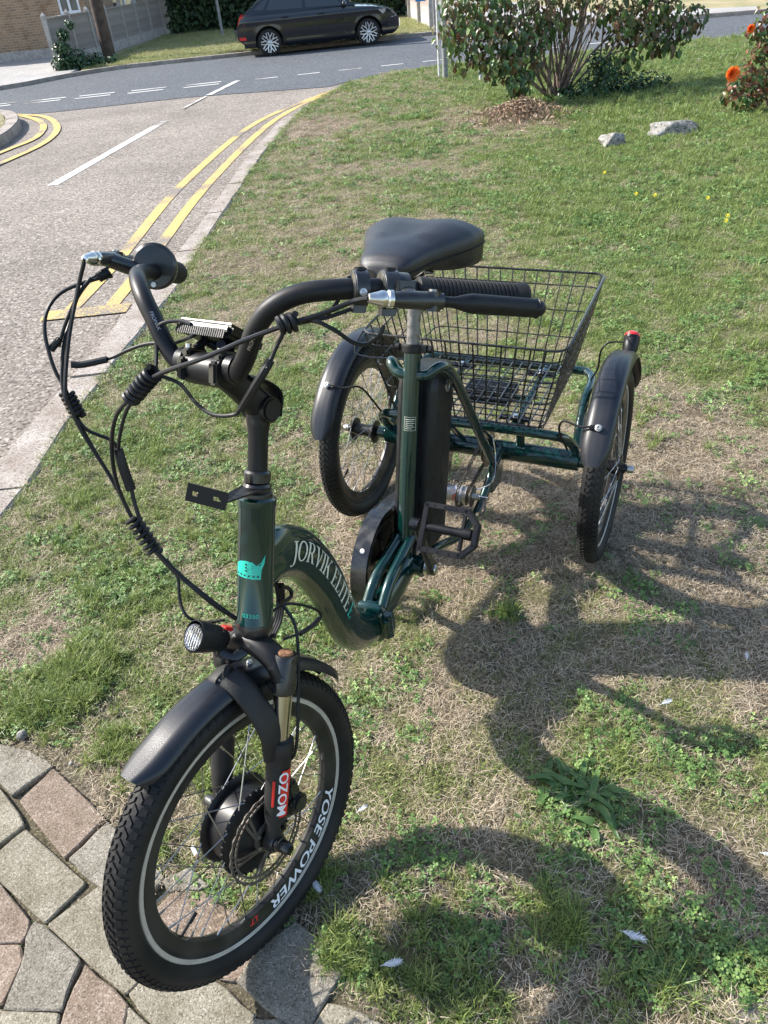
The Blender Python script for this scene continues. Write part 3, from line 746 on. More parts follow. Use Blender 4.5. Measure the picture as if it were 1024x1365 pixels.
# --- lettering helpers -----------------------------------------------------
def text_mesh(txt, size, shear=0, offset=0):
    cu = bpy.data.curves.new('t', 'FONT'); cu.body = txt; cu.size = size; cu.shear = shear; cu.offset = offset; cu.resolution_u = 3; cu.align_x = 'CENTER'; cu.align_y = 'CENTER'
    o = bpy.data.objects.new('t', cu); COL.objects.link(o)
    me = bpy.data.meshes.new_from_object(o.evaluated_get(bpy.context.evaluated_depsgraph_get()))
    bpy.data.objects.remove(o); bpy.data.curves.remove(cu)
    bm = bmesh.new(); bm.from_mesh(me)
    bmesh.ops.triangulate(bm, faces=bm.faces)
    for _ in range(2):
        es = [e for e in bm.edges if e.calc_length() > size*.28]
        if es: bmesh.ops.subdivide_edges(bm, edges=es, cuts=1); bmesh.ops.triangulate(bm, faces=[f for f in bm.faces if len(f.verts) > 3])
    vs = [(v_.co.x, v_.co.y) for v_ in bm.verts]; bm.verts.index_update(); fs = [tuple(v_.index for v_ in f.verts) for f in bm.faces]
    bm.free(); bpy.data.meshes.remove(me); return vs, fs
def decal(name, vs, fs, fn, m_, parent, **k):
    mb = MB(); mb.add([fn(u_, v_) for u_, v_ in vs], fs); return mb.build(name, M[m_], parent, smooth=False, recalc=False)
# rim lettering: bent along the rim on its left side
def rim_text(txt, size, a0, m_, r0=.1988, width=1.0, name='rim_lettering', x0=.0124, shear=.25):
    vs, fs = text_mesh(txt, size, shear, .0004)
    def fn(u_, v_):
        r_ = r0+v_; a_ = a0+u_*width/r0
        xx = .0140 if r_ > .2035 else .0075+(r_-.188)/.0155*.0055
        return V(xx+.0006, r_*math.sin(a_), r_*math.cos(a_))
    return decal(name, vs, fs, fn, m_, FW)
# angles: 0 = top, growing towards the back of the wheel (local +Y)
rim_text('YOSE POWER', .0205, 2.66, 'white', r0=.1985, width=1.85)
rim_text('LT', .012, 3.46, 'red', r0=.195, width=1.3)

# ---- fenders
def fender(C, n_, b_, u_, a0, a1, R=.292, w_=.062, name='fender', flare=0, parent=trike, N=44):
    """a from front horizontal (0) over the top (90) to the back (180)"""
    mb = MB(); K = 9; rows = []
    for i in range(N+1):
        t = i/N; a_ = math.radians(a0+(a1-a0)*t); ww = w_
        e = min(t, 1-t)*N
        tap = min(1, .58+.42*math.sqrt(min(1, e/3.2)))
        rr = R+(flare*max(0, 1-t*7)**2)
        for lay in (0, 1):
            for k in range(K+1):
                s_ = -1+2*k/K; x_ = s_*ww/2*tap
                drop = .5*abs(s_)**3*.034+.002*(1-abs(s_) > .6)
                r_ = rr-drop-lay*.0024
                mb.v.append(tuple(C+n_*x_+(-b_*math.cos(a_)+u_*math.sin(a_))*r_))
    W2 = 2*(K+1)
    for i in range(N):
        for k in range(K):
            a = i*W2+k; mb.f.append((a, a+1, a+W2+1, a+W2)); a += K+1; mb.f.append((a, a+W2, a+W2+1, a+1))
        for k in (0, K): a = i*W2+k; mb.f.append((a, a+W2, a+W2+K+1, a+K+1))
    for i in (0, N):
        for k in range(K): a = i*W2+k; mb.f.append((a, a+1, a+K+2, a+K+1))
    return mb.build(name, M['fender'], parent, angle=50)
ff = fender(WC, wn_, wb_, wu_, 63, 157, .292, .072, 'front_fender', flare=.012)
for a_ in (100, 112):
    q = MB(); a2 = math.radians(a_); p0 = WC+(-wb_*math.cos(a2)+wu_*math.sin(a2))*.2915; q.lathe(p0, (-wb_*math.cos(a2)+wu_*math.sin(a2)), [(.0,.004),(.004,.0035),(.0055,.001),(.0055,-.002)], 12); q.build('bolt', M['alu'], ff)
# fender tip edge piece
q = MB(); 
for k in range(13):
    pass
XL, BKV, UP = V(1,0,0), V(0,1,0), V(0,0,1)
for s_ in (1, -1):
    C_ = V(s_*TRK, WB, .26)
    hbr = MB(); hbr.lathe((0,0,0), (1,0,0), [(0,-.05),(.012,-.05),(.014,-.04),(.022,-.038),(.034,-.036),(.034,-.032),(.02,-.03),(.017,0),(.02,.03),(.034,.032),(.034,.036),(.022,.038),(.014,.042),(.012,.05),(0,.05)], 32)
    hbr.cyl((-.06,0,0), (.062,0,0), .008, 12)
    wl = wheel(Matrix.Translation(C_), hbr, 'worn_black', .032, .034, 'rear_wheel', rim='rimband' if s_ > 0 else 'rimblack',
         label='left rear wheel on the kerb-side away from the road' if False else None)
    cp = MB(); cp.lathe(V(s_*.058,0,0), (s_,0,0), [(.0,.013),(.009,.012),(.0105,.008),(.0105,-.004)], 16); cp.build('axle_cap', M['alu'], wl)
    fr = fender(C_, XL, BKV, UP, 24 if s_ < 0 else 31, 160, .306, .072, 'rear_fender')
    # wire stay and its screw
    a2 = math.radians(52 if s_ < 0 else 48); dirv = -BKV*math.cos(a2)+UP*math.sin(a2)
    p0 = C_+dirv*.308
    st = MB(); st.tube(smooth_path([p0+XL*0, p0-XL*(s_*.02)+dirv*.001, p0-XL*(s_*.045)-dirv*.006, p0-XL*s_*.085+V(0,.02,-.005), p0-XL*s_*.10+V(0,.05,-.05), V(s_*.255, WB-.03,.31)], 5), .0028, 8)
    st.build('fender_stay', M['satin_black'], fr)
    pl = MB(); pl.box(p0-XL*s_*.006+dirv*.001, (.03,.011,.002), (XL, dirv.cross(XL), dirv)); pl.build('stay_clip', M['satin_black'], fr, bevel=.001)
    q = MB(); q.lathe(p0+dirv*.0015, dirv, [(.0085,0),(.0085,.0012),(.006,.002),(.0052,.0045),(.003,.0045),(.0028,.002),(0,.002)], 18); q.build('screw', M['alu'], fr)
# rear lamp on the left fender with its wire
q = MB(); c_ = V(.360,1.445,.520); q.lathe(c_, (0,.75,.66), [(.0,-.03),(.014,-.028),(.019,-.018),(.021,.0),(.021,.022)], 24); lm = q.build('rear_lamp', M['black_plastic'], trike)
q = MB(); q.lathe(c_+V(0,.75,.66)*.022, (0,.75,.66), [(.0212,0),(.021,.007),(.016,.012),(0,.014)], 24); q.build('lamp_lens', M['redglass'], lm)
q = MB(); q.tube(smooth_path([on_x(905*.3516+520, 303*.3516+350,.34), on_x(835*.3516+520,303*.3516+350,.31), on_x(800*.3516+520,335*.3516+350,.29), on_x(788*.3516+520,400*.3516+350,.28), V(.262,1.46,.40)], 6), .0026, 8); q.build('lamp_cable', M['cable'], trike)

# ---- fork
cL, cR_ = S(.064,.0,-.075), S(-.064,.0,-.075)
eL, eR = WC+wn_*.062, WC-wn_*.062
cr = MB(); cr.tube(smooth_path([cR_+AX*-.006, S(-.045,.004,-.052), S(0,.006,-.040), S(.045,.004,-.052), cL+AX*-.006], 5), .019, 14, rx=.021, ref=AX)
fork = empty('fork', A0, parent=trike)
def F_(name, mb, m_, **k):
    mb.v = [tuple(Vector(q)-A0) for q in mb.v]; return mb.build(name, M[m_], fork, **k)
F_('fork_crown', cr, 'worn_black')
legs = {}
for s_, c_, e_ in ((1, cL, eL), (-1, cR_, eR)):
    d_ = (e_-c_).normalized(); L_ = (e_-c_).length; bk = -FS
    q = MB(); q.lathe(c_-d_*.034, d_, [(.0165,0),(.0182,.003),(.0182,.03),(.0198,.034),(.0198,.060),(.0165,.064)], 24); F_('fork_cap', q, 'gloss_black')
    q = MB(); q.lathe(c_-d_*.036, d_, [(0,-.002),(.010,-.002),(.0122,0),(.0122,.004)], 16)
    F_('top_bolt', q, 'rust')
    q = MB(); q.cyl(c_+d_*.03, c_+d_*.15, .0142, 24); F_('stanchion', q, 'stanchion')
    q = MB(); q.lathe(c_, d_, [(.0175,.108),(.0215,.110),(.0225,.118),(.0225,.128),(.0205,.134),(.0198,.155),(.0190,.22),(.0178,L_-.055),(.016,L_-.04),(.0,L_-.032)], 28)
    lo = c_+d_*(L_-.06)
    q.tube(smooth_path([c_+d_*(L_-.10)+bk*0, lo-bk*.004, e_+bk*-.002], 5), [.016,.012], 12, rx=[.016,.011])
    q.lathe(e_-LS*(.008), LS, [(.0,0),(.017,0),(.018,.004),(.018,.014),(.012,.016),(0,.016)], 20)
    legs[s_] = F_('fork_leg', q, 'matt_black')
    # axle nut
    q = MB(); q.lathe(e_+LS*(s_*.004), LS*s_, [(.017,0),(.0155,.006),(.0125,.0065),(.0125,.013),(.0105,.014),(.0105,.028),(.008,.033),(0,.034)], 18); F_('axle_nut', q, 'gloss_black')
# brace arch in front of and above the tyre
dL = (eL-cL).normalized()
hL, hR = cL+dL*.128, cR_+(eR-cR_).normalized()*.128
q = MB(); 
arch = [hR+FS*.012-AX*.004, hR+FS*.026+AX*.052, hR*.76+hL*.24+FS*.046+AX*.108, (hL+hR)/2+FS*.052+AX*.124, hL*.76+hR*.24+FS*.046+AX*.108, hL+FS*.026+AX*.052, hL+FS*.012-AX*.004]
q.tube(smooth_path(arch, 6), .0085, 14, rx=.020, ref=LS.cross(AX)*0+AX if False else (LS+V(0,0,0)), power=.7)
F_('fork_brace', q, 'matt_black')
# MOZO style label on the left leg
dirz = -dL; fr_ = FS-dirz*FS.dot(dirz); fr_.normalize(); outv = LS-dirz*LS.dot(dirz); outv = (outv-fr_*outv.dot(fr_)).normalized()
def leg_fn(mid, a0):
    c0 = cL+dL*mid
    def fn(u_, v_):      # u along the leg (downwards for text running up), v round it
        a_ = a0+v_/.0195; rr = .0204+.0012*(u_+.04)/.08; return c0+dirz*u_+(outv*math.cos(a_)+fr_*math.sin(a_))*rr
    return fn
def rect(u0,u1,v0,v1,n=6): 
    vs=[]; fs=[]
    for i in range(n+1):
        v_=v0+(v1-v0)*i/n; vs+=[(u0,v_),(u1,v_)]
    for i in range(n): fs.append((2*i,2*i+1,2*i+3,2*i+2))
    return vs, fs
# a0 chosen so the label faces the camera
CAMD = (w2l(CO)-(cL+dL*.17)).normalized(); fa = math.atan2(CAMD.dot(fr_), CAMD.dot(outv))
lf = leg_fn(.196, fa-.30)
def fdecal(name, vs, fs, fn, m_): 
    mb = MB(); mb.add([fn(u_,v_)-A0 for u_,v_ in vs], fs); return mb.build(name, M[m_], fork, smooth=False, recalc=False)
fdecal('label', *rect(-.042,.042,-.0160,-.0005), lf, 'red')
vs, fs = text_mesh('MOZO', .0205, 0, .0004)
fdecal('label_lettering', [(u_*1.25, v_-.0050) for u_, v_ in vs], fs, lambda u_,v_: lf(u_,v_)+CAMD*.0006, 'white')
fdecal('label', *rect(-.022,.024,.0085,.0125), lf, 'red')
# brake caliper on the left leg, behind
q = MB(); cc = WC+wn_*.046+wb_*.062+wu_*.028
q.box(cc, (.034,.036,.05), (wn_, wb_, wu_)); q.box(cc+wn_*.018+wu_*.03, (.016,.022,.035), (wn_,wb_,wu_)); q.cyl(cc+wn_*.01, cc+wn_*.032, .017, 18)
F_('brake_caliper', q, 'gloss_black', bevel=.004)
q = MB(); q.tube(smooth_path([cc+wn_*.02+wu_*.045, cc+wn_*.022+wu_*.09+wb_*.004, cL+dL*.13+LS*.022-FS*.012, cL+dL*.06+LS*.022-FS*.012, S(.06,-.03,-.02), S(.03,-.03,.02)], 6), .0027, 8); F_('brake_cable', q, 'cable')
q = MB(); q.cyl(cc+wn_*.021+wu_*.04, cc+wn_*.022+wu_*.075, .005, 10, .0035); F_('cable_boot', q, 'black_plastic')
# V shaped stay behind the far leg and steel reflector bracket seen through spokes
q = MB(); p_ = cR_+(eR-cR_)*.55; q.tube([p_-FS*.02, eR-FS*.02+AX*.03-LS*.01, eR-FS*.012], .003, 8); F_('torque_arm', q, 'alu')

# ---- head tube, headset, steerer
q = MB(); q.lathe(S(0,0,0)-AX*.006, AX, [(.0285,0),(.0285,.002),(.0275,.004),(.0275,.183),(.0287,.186),(.0287,.196),(.025,.199)], 40)
head = B('head_tube', q, 'green', angle=30)
q = MB(); q.lathe(S(0,0,-.006), AX, [(.0270,0),(.0280,-.004),(.0280,-.012),(.0235,-.021),(.018,-.026)], 32); B('lower_headset', q, 'gloss_black')
q = MB(); q.lathe(S(0,0,.193), AX, [(.0225,0),(.0225,.006),(.019,.008),(.0205,.010),(.0215,.016),(.0190,.020),(.0165,.021),(.0195,.023),(.0195,.036),(.0165,.039)], 32); B('headset_nut', q, 'gloss_black', angle=25)
q = MB(); q.lathe(S(0,0,.225), AX, [(.0145,0),(.0145,.06),(.0172,.078),(.0185,.10)], 28)
piv = S(0,-.004,.322)
q.cyl(piv-LS*.022, piv+LS*.022, .0185, 24)
B('stem_quill', q, 'worn_black')
q = MB(); q.cyl(piv+LS*.0222, piv+LS*.0240, .0155, 24); q.cyl(piv-LS*.0240, piv-LS*.0222, .0155, 24); B('pivot_cap', q, 'black_plastic', bevel=.001)
clampc = S(0,.090,.380)
q = MB()
ext = [piv, piv*.6+clampc*.4+AX*.006, clampc-FS*.012]
q.tube(smooth_path(ext, 6), [.0205,.018], 18, rx=[.017,.015], ref=AX, power=.8)
q.tube([clampc-LS*.036, clampc-LS*.034, clampc-LS*.012,clampc+LS*.012, clampc+LS*.034, clampc+LS*.036], [.018,.0215,.0215,.0215,.0215,.018], 28)
stem = B('stem', q, 'satin_black')
# curved guard on the back of the stem
q = MB(); q.tube(smooth_path([piv-FS*.022-AX*.012, piv-FS*.022+AX*.022, piv+FS*.006+AX*.040, piv+FS*.04+AX*.048], 5), .0035, 12, rx=.021, ref=FS); B('stem_lever', q, 'black_plastic')
for s_ in (1,-1):
    q = MB(); c_ = clampc+LS*(s_*.030); q.box(c_+AX*.020, (.014,.034,.012), (LS,FS,AX)); q.box(c_+FS*.021, (.014,.010,.030), (LS,FS,AX)); B('clamp_block', q, 'gloss_black', bevel=.003)
    q = MB(); q.cyl(c_+AX*.026+FS*.010, c_+AX*.031+FS*.010, .0042, 12); B('clamp_bolt', q, 'chrome')

# ---- handlebar
hp = [(.0,.09,.380),(.03,.09,.380),(.055,.095,.384),(.075,.10,.405),(.092,.104,.435),(.115,.103,.463),(.145,.088,.483),(.182,.058,.492),(.212,.015,.4955),(.239,-.026,.4955),(.327,-.130,.496)]
full = [S(-u,f,s) for u,f,s in hp[:0:-1]]+[S(u,f,s) for u,f,s in hp]
q = MB(); q.tube(smooth_path(full, 5), .0122, 20); B('handlebar', q, 'satin_black')
def grip_side(s_, bpt, ppt, tpt):
    g0 = S(s_*.236,-.022,.4955); g1 = S(s_*.329,-.132,.496); d_ = (g1-g0).normalized(); L_ = (g1-g0).length
    q = MB(); prof = [(.0150,.0),(.0175,.003),(.0175,.008)]
    nr = 22
    for k in range(nr):
        t = .012+(L_-.03)*k/nr; prof += [(.0172,t),(.0172,t+(L_-.03)/nr*.5),(.0160,t+(L_-.03)/nr*.55),(.0160,t+(L_-.03)/nr*.95)]
    prof += [(.0180,L_-.014),(.0184,L_-.004),(.016,L_),(0,L_+.001)]
    q.lathe(g0, d_, prof, 28); B('grip', q, 'rubber', angle=30)
    # lever clamp, body and blade
    fw = (FS-d_*FS.dot(d_)).normalized()*1; outp = d_.cross(AX).normalized()
    if outp.dot(FS) < 0: outp = -outp
    base = S(s_*.224,-.003,.4955)
    q = MB(); q.tube([base-d_*.011, base+d_*.011], .0205, 24, ref=AX); q.box(base+outp*.024, (.020,.026,.022), (d_, outp, AX))
    cl = B('lever_clamp', q, 'gloss_black', bevel=.0015)
    q = MB(); d0_ = d_; bar_ = S(*bpt); pv = S(*ppt); d_ = (pv-bar_).normalized(); bc = bar_+d_*.048; pv = bc+d_*.022
    q2_ = MB(); q2_.tube([base+outp*.02, bc-d_*.004], [.012,.011], 12, ref=AX); q2_.build('lever_arm', M['gloss_black'], cl)
    q.tube([bc-d_*.026, bc-d_*.018, bc+d_*.006, pv+d_*.012], [.0085,.010,.0105,.0095], 14, rx=[.009,.011,.013,.010], ref=AX, power=.7)
    q.cyl(pv-AX*.0115, pv+AX*.0105, .0105, 18)
    q.build('lever_body', M['gloss_black'], cl)
    q = MB(); q.lathe(bc-d_*.026, -d_, [(.0075,0),(.0105,.001),(.0105,.006),(.0085,.008),(.0095,.010),(.0095,.014),(.0075,.020),(.0055,.029),(.0035,.030)], 20); q.build('barrel_adjuster', M['chrome'], cl)
    q = MB(); q.cyl(pv+AX*.0105, pv+AX*.013, .005, 12); q.build('pivot_bolt', M['alu'], cl)
    tip = S(*tpt)
    q = MB(); mid_ = pv+(tip-pv)*.35+outp*.003
    pth = smooth_path([pv, pv+(tip-pv)*.15+outp*.004, mid_, pv+(tip-pv)*.7+outp*.001, tip-(tip-pv)*.06, tip], 5)
    n_ = len(pth); rr = []; rx_ = []
    for i in range(n_):
        t = i/(n_-1); a_ = .0055+.0035*min(1,max(0,(t-.25)/.15)); b_ = .0065+.0052*min(1,max(0,(t-.25)/.15))
        if t > .93: a_ += .0015; b_ += .001
        rr.append(b_); rx_.append(a_)
    q.tube(pth, rr, 16, rx=rx_, ref=AX)
    q.ell(tip, (.0115,.0115,.0105), 12, 8)
    q.build('brake_lever', M['black_plastic'], cl)
    return base, d_, outp, bc
bl, dl_, ol, bcl = grip_side(1, (.234,.058,.485), (.266,.014,.486), (.350,-.122,.485))
br_, dr_, or_, bcr = grip_side(-1, (-.243,.098,.508), (-.262,.050,.510), (-.345,-.105,.500))
# switch clamps on the left end, thumb throttle drum on the right end
for k, (u_, f_, r_, w2) in enumerate(((.196,.038,.0215,.020),(.217,.008,.0235,.022))):
    c_ = S(u_, f_, .4945); t_ = (S(.2,.03,.5015)-S(.17,.068,.499)).normalized()
    q = MB(); q.tube([c_-t_*w2/2, c_-t_*(w2/2-.002), c_+t_*(w2/2-.002), c_+t_*w2/2], [r_-.003,r_,r_,r_-.003], 26); q.box(c_-AX*r_, (w2*.8,.02,.012), (t_, t_.cross(AX), AX))
    o = B('switch_clamp', q, 'gloss_black', bevel=.001)
    q = MB(); q.cyl(c_+AX*(r_-.002)+t_*.0, c_+AX*(r_+.0025), .0075, 16); q.build('button', M['black_plastic'], o, bevel=.0008)
    sx = (w2l(CO)-c_); sx = (sx-t_*sx.dot(t_)).normalized()
    q = MB(); q.lathe(c_+sx*(r_-.001)-AX*.004, sx, [(.0045,0),(.0045,.0014),(.002,.0018),(.0018,.0008),(0,.0008)], 14); q.build('screw', M['alu'], o)
# throttle
t_ = -(S(-.236,-.022,.5045)-S(-.2,.03,.5015)).normalized(); c_ = S(-.222,-.002,.504)
q = MB(); q.lathe(c_, t_, [(.018,-.020),(.026,-.018),(.0285,-.010),(.0285,-.004),(.031,-.003),(.034,0),(.034,.006),(.030,.009),(.018,.010)], 36)
th = B('thumb_throttle', q, 'gloss_black', angle=30)
q = MB(); q.cyl(c_+t_*.009+AX*-.026, c_+t_*.011+AX*-.026, .004, 10); q.build('screw', M['alu'], th)
q = MB(); q.box(c_-AX*.02+or_*.022, (.018,.03,.012), (t_, or_, AX)); q.build('throttle_paddle', M['black_plastic'], th, bevel=.003)
# lettering on the bar
for s_ in (1,-1):
    vs, fs = text_mesh('PROMAX', .0062, .15)
    a_, b_ = S(s_*.078,.1,.41), S(s_*.104,.104,.452); t_ = (b_-a_).normalized()
    cdv = (w2l(CO)-a_); cdv = (cdv-t_*cdv.dot(t_)).normalized(); sd_ = -t_.cross(cdv)
    def fn(u_, v_, s_=s_, a_=a_, b_=b_, t_=t_, cdv=cdv, sd_=sd_):
        al = v_/.0135; c_ = (a_+b_)/2+t_*(u_*1.05)*(1)
        return c_+(cdv*math.cos(al)+sd_*math.sin(al)*(1))*.0143
    decal('bar_lettering', [(-u_ , -v_) for u_, v_ in vs] if s_ < 0 else vs, fs, fn, 'alu', trike)

# ---- display on its clamp
dc = on_u(293, 447, -.012); 
dn = (AX*.93-FS*.36).normalized()    # screen faces up and back towards the rider
dx = LS; dy = dn.cross(dx)
q = MB(); q.box(dc, (.104,.066,.018), (dx, dy, dn)); disp = B('display', q, 'black_plastic', bevel=.005)
q = MB(); q.box(dc+dn*.0095, (.088,.052,.0015), (dx, dy, dn)); q.build('screen', M['screen'], disp, bevel=.0005)
q = MB(); q.box(dc-dy*.0325-dn*.0, (.094,.003,.008), (dx, dy, dn)); q.box(dc+dn*.0086-dy*.0285, (.096,.0035,.0016), (dx,dy,dn)); q.build('display_edge', M['alu'], disp, bevel=.001)
for k in range(23):
    q = MB() if k == 0 else q; q.box(dc-dy*.034+dx*(-.044+.004*k)-dn*.006, (.002,.002,.012), (dx,dy,dn))
q.build('ribbed_grip', M['black_plastic'], disp)
for s_ in (1,-1):
    q = MB(); a_ = dc+dx*(s_*.020)-dn*.006; b_ = clampc+LS*(s_*.046)+AX*.006
    q.tube(smooth_path([a_, (a_+b_)/2+FS*.004, b_], 4), .005, 10, rx=.007); q.tube([b_-LS*.006, b_+LS*.006], .0185, 22); q.build('display_bracket', M['black_plastic'], disp)
q = MB(); q.tube(smooth_path([dc-dn*.008-dx*.03+dy*.0, dc-dn*.02-dx*.005-FS*.015, clampc+LS*.02+AX*.034], 6), .0062, 10); q.build('cable_boot', M['black_plastic'], disp)

# ---- front bracket plate at the headset
pA, pB = on_u(249,645,-.0), on_u(304,679,.0)
q = MB(); 
u_, f_, s2 = 0, 0, 0
bx = S(0,.075,.222); ex = (on_u(304,670,0)-on_u(250,657,0)).normalized()
w3 = LS
# upright plate facing forward, with two real slots
P1 = on_u(249,655,-.035); P2 = on_u(303,669,.012); e1 = (P2-P1).normalized(); e3 = (AX-e1*AX.dot(e1)).normalized(); e2 = e1.cross(e3)
Lp = (P2-P1).length
def plate_with_slots(mb, o_, e1, e3, e2, L_, H_, th, slots):
    xs_ = sorted({0, L_, *[s[0] for s in slots], *[s[1] for s in slots]}); zs_ = sorted({0, H_, *[s[2] for s in slots], *[s[3] for s in slots]})
    for i in range(len(xs_)-1):
        for j in range(len(zs_)-1):
            cx_, cz_ = (xs_[i]+xs_[i+1])/2, (zs_[j]+zs_[j+1])/2
            if any(s[0] < cx_ < s[1] and s[2] < cz_ < s[3] for s in slots): continue
            mb.box(o_+e1*cx_+e3*cz_, (xs_[i+1]-xs_[i], th, zs_[j+1]-zs_[j]), (e1, e2, e3))
Lp += .0
plate_with_slots(q, P1-e3*.013, e1, e3, e2, Lp, .026, .0025, [(.008,.016,.009,.016),(Lp-.020,Lp-.009,.010,.016)])
bp = B('mounting_bracket', q, 'satin_black', smooth=False)
q = MB(); ring = []
a_ = P2+e1*0; b_ = S(0.0,.0,.207)
q.prism([P2+AX*-.002+LS*0, P2+LS*.004, b_+LS*.022, b_-FS*.01, b_-LS*.020, P2-e1*.012], AX*.0025)
q.build('bracket_tab', M['satin_black'], bp, smooth=False)

# ---- headlight
lc = on_u(262, 850, -.035); ld = (FS*.82+AX*.34-LS*.12).normalized()
_, lu, lw = frame_of(ld, AX)
q = MB(); q.lathe(lc, ld, [(0,-.056),(.011,-.054),(.017,-.044),(.0205,-.02),(.0225,.0),(.0225,.005),(.0208,.007),(.0205,.002)], 32, caps=False)
q.v = [tuple(Vector(p_)+lu*(.004 if (Vector(p_)-lc).dot(lu) > 0 else 0)) for p_ in q.v]
hl = B('headlight', q, 'black_plastic')
q = MB(); q.lathe(lc, ld, [(0,-.010),(.006,-.009),(.012,-.003),(.0175,.003),(.020,.005)], 32, caps=False); 
q.build('reflector', M['lens'], hl)
q = MB()
for k in range(-3,4): q.box(lc+lw*(k*.005)+ld*.002, (.001,.034-abs(k)*.004,.004), (lw, lu, ld))
q.ell(lc-ld*.002, (.005,.005,.004), 10, 6); q.build('lamp_ribs', M['lens'], hl)
q = MB(); q.lathe(lc, ld, [(.0206,.004),(.019,.0075),(.011,.0105),(0,.0115)], 32, caps=False); q.build('lens', M['clear'], hl)
q = MB(); q.box(lc-ld*.050+lu*.020, (.014,.006,.018), (lw, lu, ld)); q.build('red_switch_cover', M['red'], hl, bevel=.002)
q = MB(); q.tube(smooth_path([lc-ld*.04-lu*.012, lc-ld*.06-lu*.018+LS*.02, S(0,.02,-.05)], 5), .006, 10, rx=.009); q.cyl(lc-ld*.045-lu*.012-lw*.012, lc-ld*.045-lu*.012+lw*.012, .009, 14); q.build('lamp_bracket', M['gloss_black'], hl)

# ---- main tube
MT = [(.165,.668),(.19,.668),(.227,.662),(.280,.620),(.316,.567),(.350,.497),(.372,.427),(.400,.347),(.430,.300),(.465,.270),(.503,.250)]
mp = smooth_path([V(0,b_,z_) for b_,z_ in MT], 6)
def mt_sec(i, N=len(mp)):
    t = i/(N-1); h_ = .043+.004*(1-t)-.005*t; return h_, .0195+.0075*min(1, max(0, (t-.03)/.14))
q = MB(); hs = [mt_sec(i)[0] for i in range(len(mp))]; wsx = [mt_sec(i)[1] for i in range(len(mp))]
q.tube(mp, wsx, 32, rx=hs, ref=(1,0,0), power=.85)
mtube = B('main_tube', q, 'green')
# arclength map for the lettering on the left flank
al = [0]
for i in range(1, len(mp)): al.append(al[-1]+(mp[i]-mp[i-1]).length)
def mt_at(s_):
    i = max(0, min(len(mp)-2, int(np.searchsorted(al, s_))-1)); t = (s_-al[i])/(al[i+1]-al[i])
    p_ = mp[i].lerp(mp[i+1], t)
    g = lambda j: (mp[min(j+1,len(mp)-1)]-mp[max(j-1,0)]).normalized()
    d_ = g(i).lerp(g(i+1), t).normalized(); return p_, d_
def mt_fn(u_, v_):       # u along the tube from its head end, v across (up)
    p_, d_ = mt_at(u_); n_ = V(0,-d_.z,d_.y)       # 'up' side of the tube
    if n_.z < 0 and n_.y > 0: n_ = n_
    hh = .0425; sv = max(-.99, min(.99, v_/hh)); ct = max(.02, 1-abs(sv)**(2/.85))**(.85/2)
    return p_+n_*v_+V(.0272*ct+.0007, 0, 0)
# hand drawn roman capitals, unit cap height
def stroke(x0,y0,x1,y1,w_): return [(x0,y0),(x0+w_,y0),(x1+w_,y1),(x1,y1)]
def ringp(cx,cy,ro,rI,ho,hi,a0=0,a1=360,n=14):
    P_ = []
    for i in range(n):
        a = math.radians(a0+(a1-a0)*i/n); b = math.radians(a0+(a1-a0)*(i+1)/n)
        P_.append([(cx+ro*math.cos(a),cy+ho*math.sin(a)),(cx+ro*math.cos(b),cy+ho*math.sin(b)),(cx+rI*math.cos(b),cy+hi*math.sin(b)),(cx+rI*math.cos(a),cy+hi*math.sin(a))])
    return P_
def serif(x, y, w_=.34, h=.04): return [(x-w_/2,y),(x+w_/2,y),(x+w_/2,y+h),(x-w_/2,y+h)]
TK, TN = .15, .06
GL = {
 'J': (.42, [stroke(.17,-.05,.17,1,TK), serif(.245,.96)]+ringp(.06,-.04,.26,.11,.24,.19,-100,0,7)+ringp(-.03,-.22,.06,0,.06,0,0,360,6)),
 'O': (.86, ringp(.43,.5,.43,.28,.52,.46,0,360,24)),
 'R': (.80, [stroke(.12,0,.12,1,TK), serif(.195,0), serif(.195,.96), [(.27,.96),(.40,.96),(.40,1.0),(.27,1.0)], [(.27,.46),(.40,.46),(.40,.51),(.27,.51)], [(.36,.47),(.52,.47),(.80,0),(.62,0)], [(.60,0),(.88,0),(.88,.04),(.60,.04)]]+ringp(.38,.735,.28,.13,.27,.23,-90,90,10)),
 'V': (.80, [[(.10,1),(.27,1),(.50,.12),(.42,-.02)], [(.66,1),(.73,1),(.48,-.02),(.42,-.02)], serif(.17,.96), serif(.70,.96,.28)]),
 'I': (.36, [stroke(.12,0,.12,1,TK), serif(.195,0), serif(.195,.96)]),
 'K': (.86, [stroke(.12,0,.12,1,TK), serif(.195,0), serif(.195,.96), [(.27,.42),(.33,.42),(.76,1),(.69,1)], serif(.72,.96,.28), [(.36,.50),(.48,.64),(.84,0),(.66,0)], [(.62,0),(.92,0),(.92,.04),(.62,.04)]]),
 'E': (.68, [stroke(.12,0,.12,1,TK), [(.03,0),(.62,0),(.62,.05),(.03,.05)], [(.03,.95),(.60,.95),(.60,1),(.03,1)], [(.27,.48),(.48,.48),(.48,.53),(.27,.53)], [(.56,.05),(.62,.05),(.64,.24),(.60,.24)], [(.55,.95),(.60,.95),(.60,.78),(.57,.78)], [(.45,.4),(.48,.4),(.48,.6),(.45,.6)]]),
 'L': (.66, [stroke(.12,0,.12,1,TK), serif(.195,.96), [(.03,0),(.58,0),(.58,.05),(.03,.05)], [(.52,.05),(.58,.05),(.62,.26),(.58,.26)]]),
 'T': (.72, [stroke(.28,0,.28,1,TK), serif(.355,0), [(.02,.95),(.69,.95),(.69,1),(.02,1)], [(.02,.95),(.06,.95),(.04,.76),(.0,.76)], [(.65,.95),(.69,.95),(.71,.76),(.67,.76)]]),
 ' ': (.36, [])}
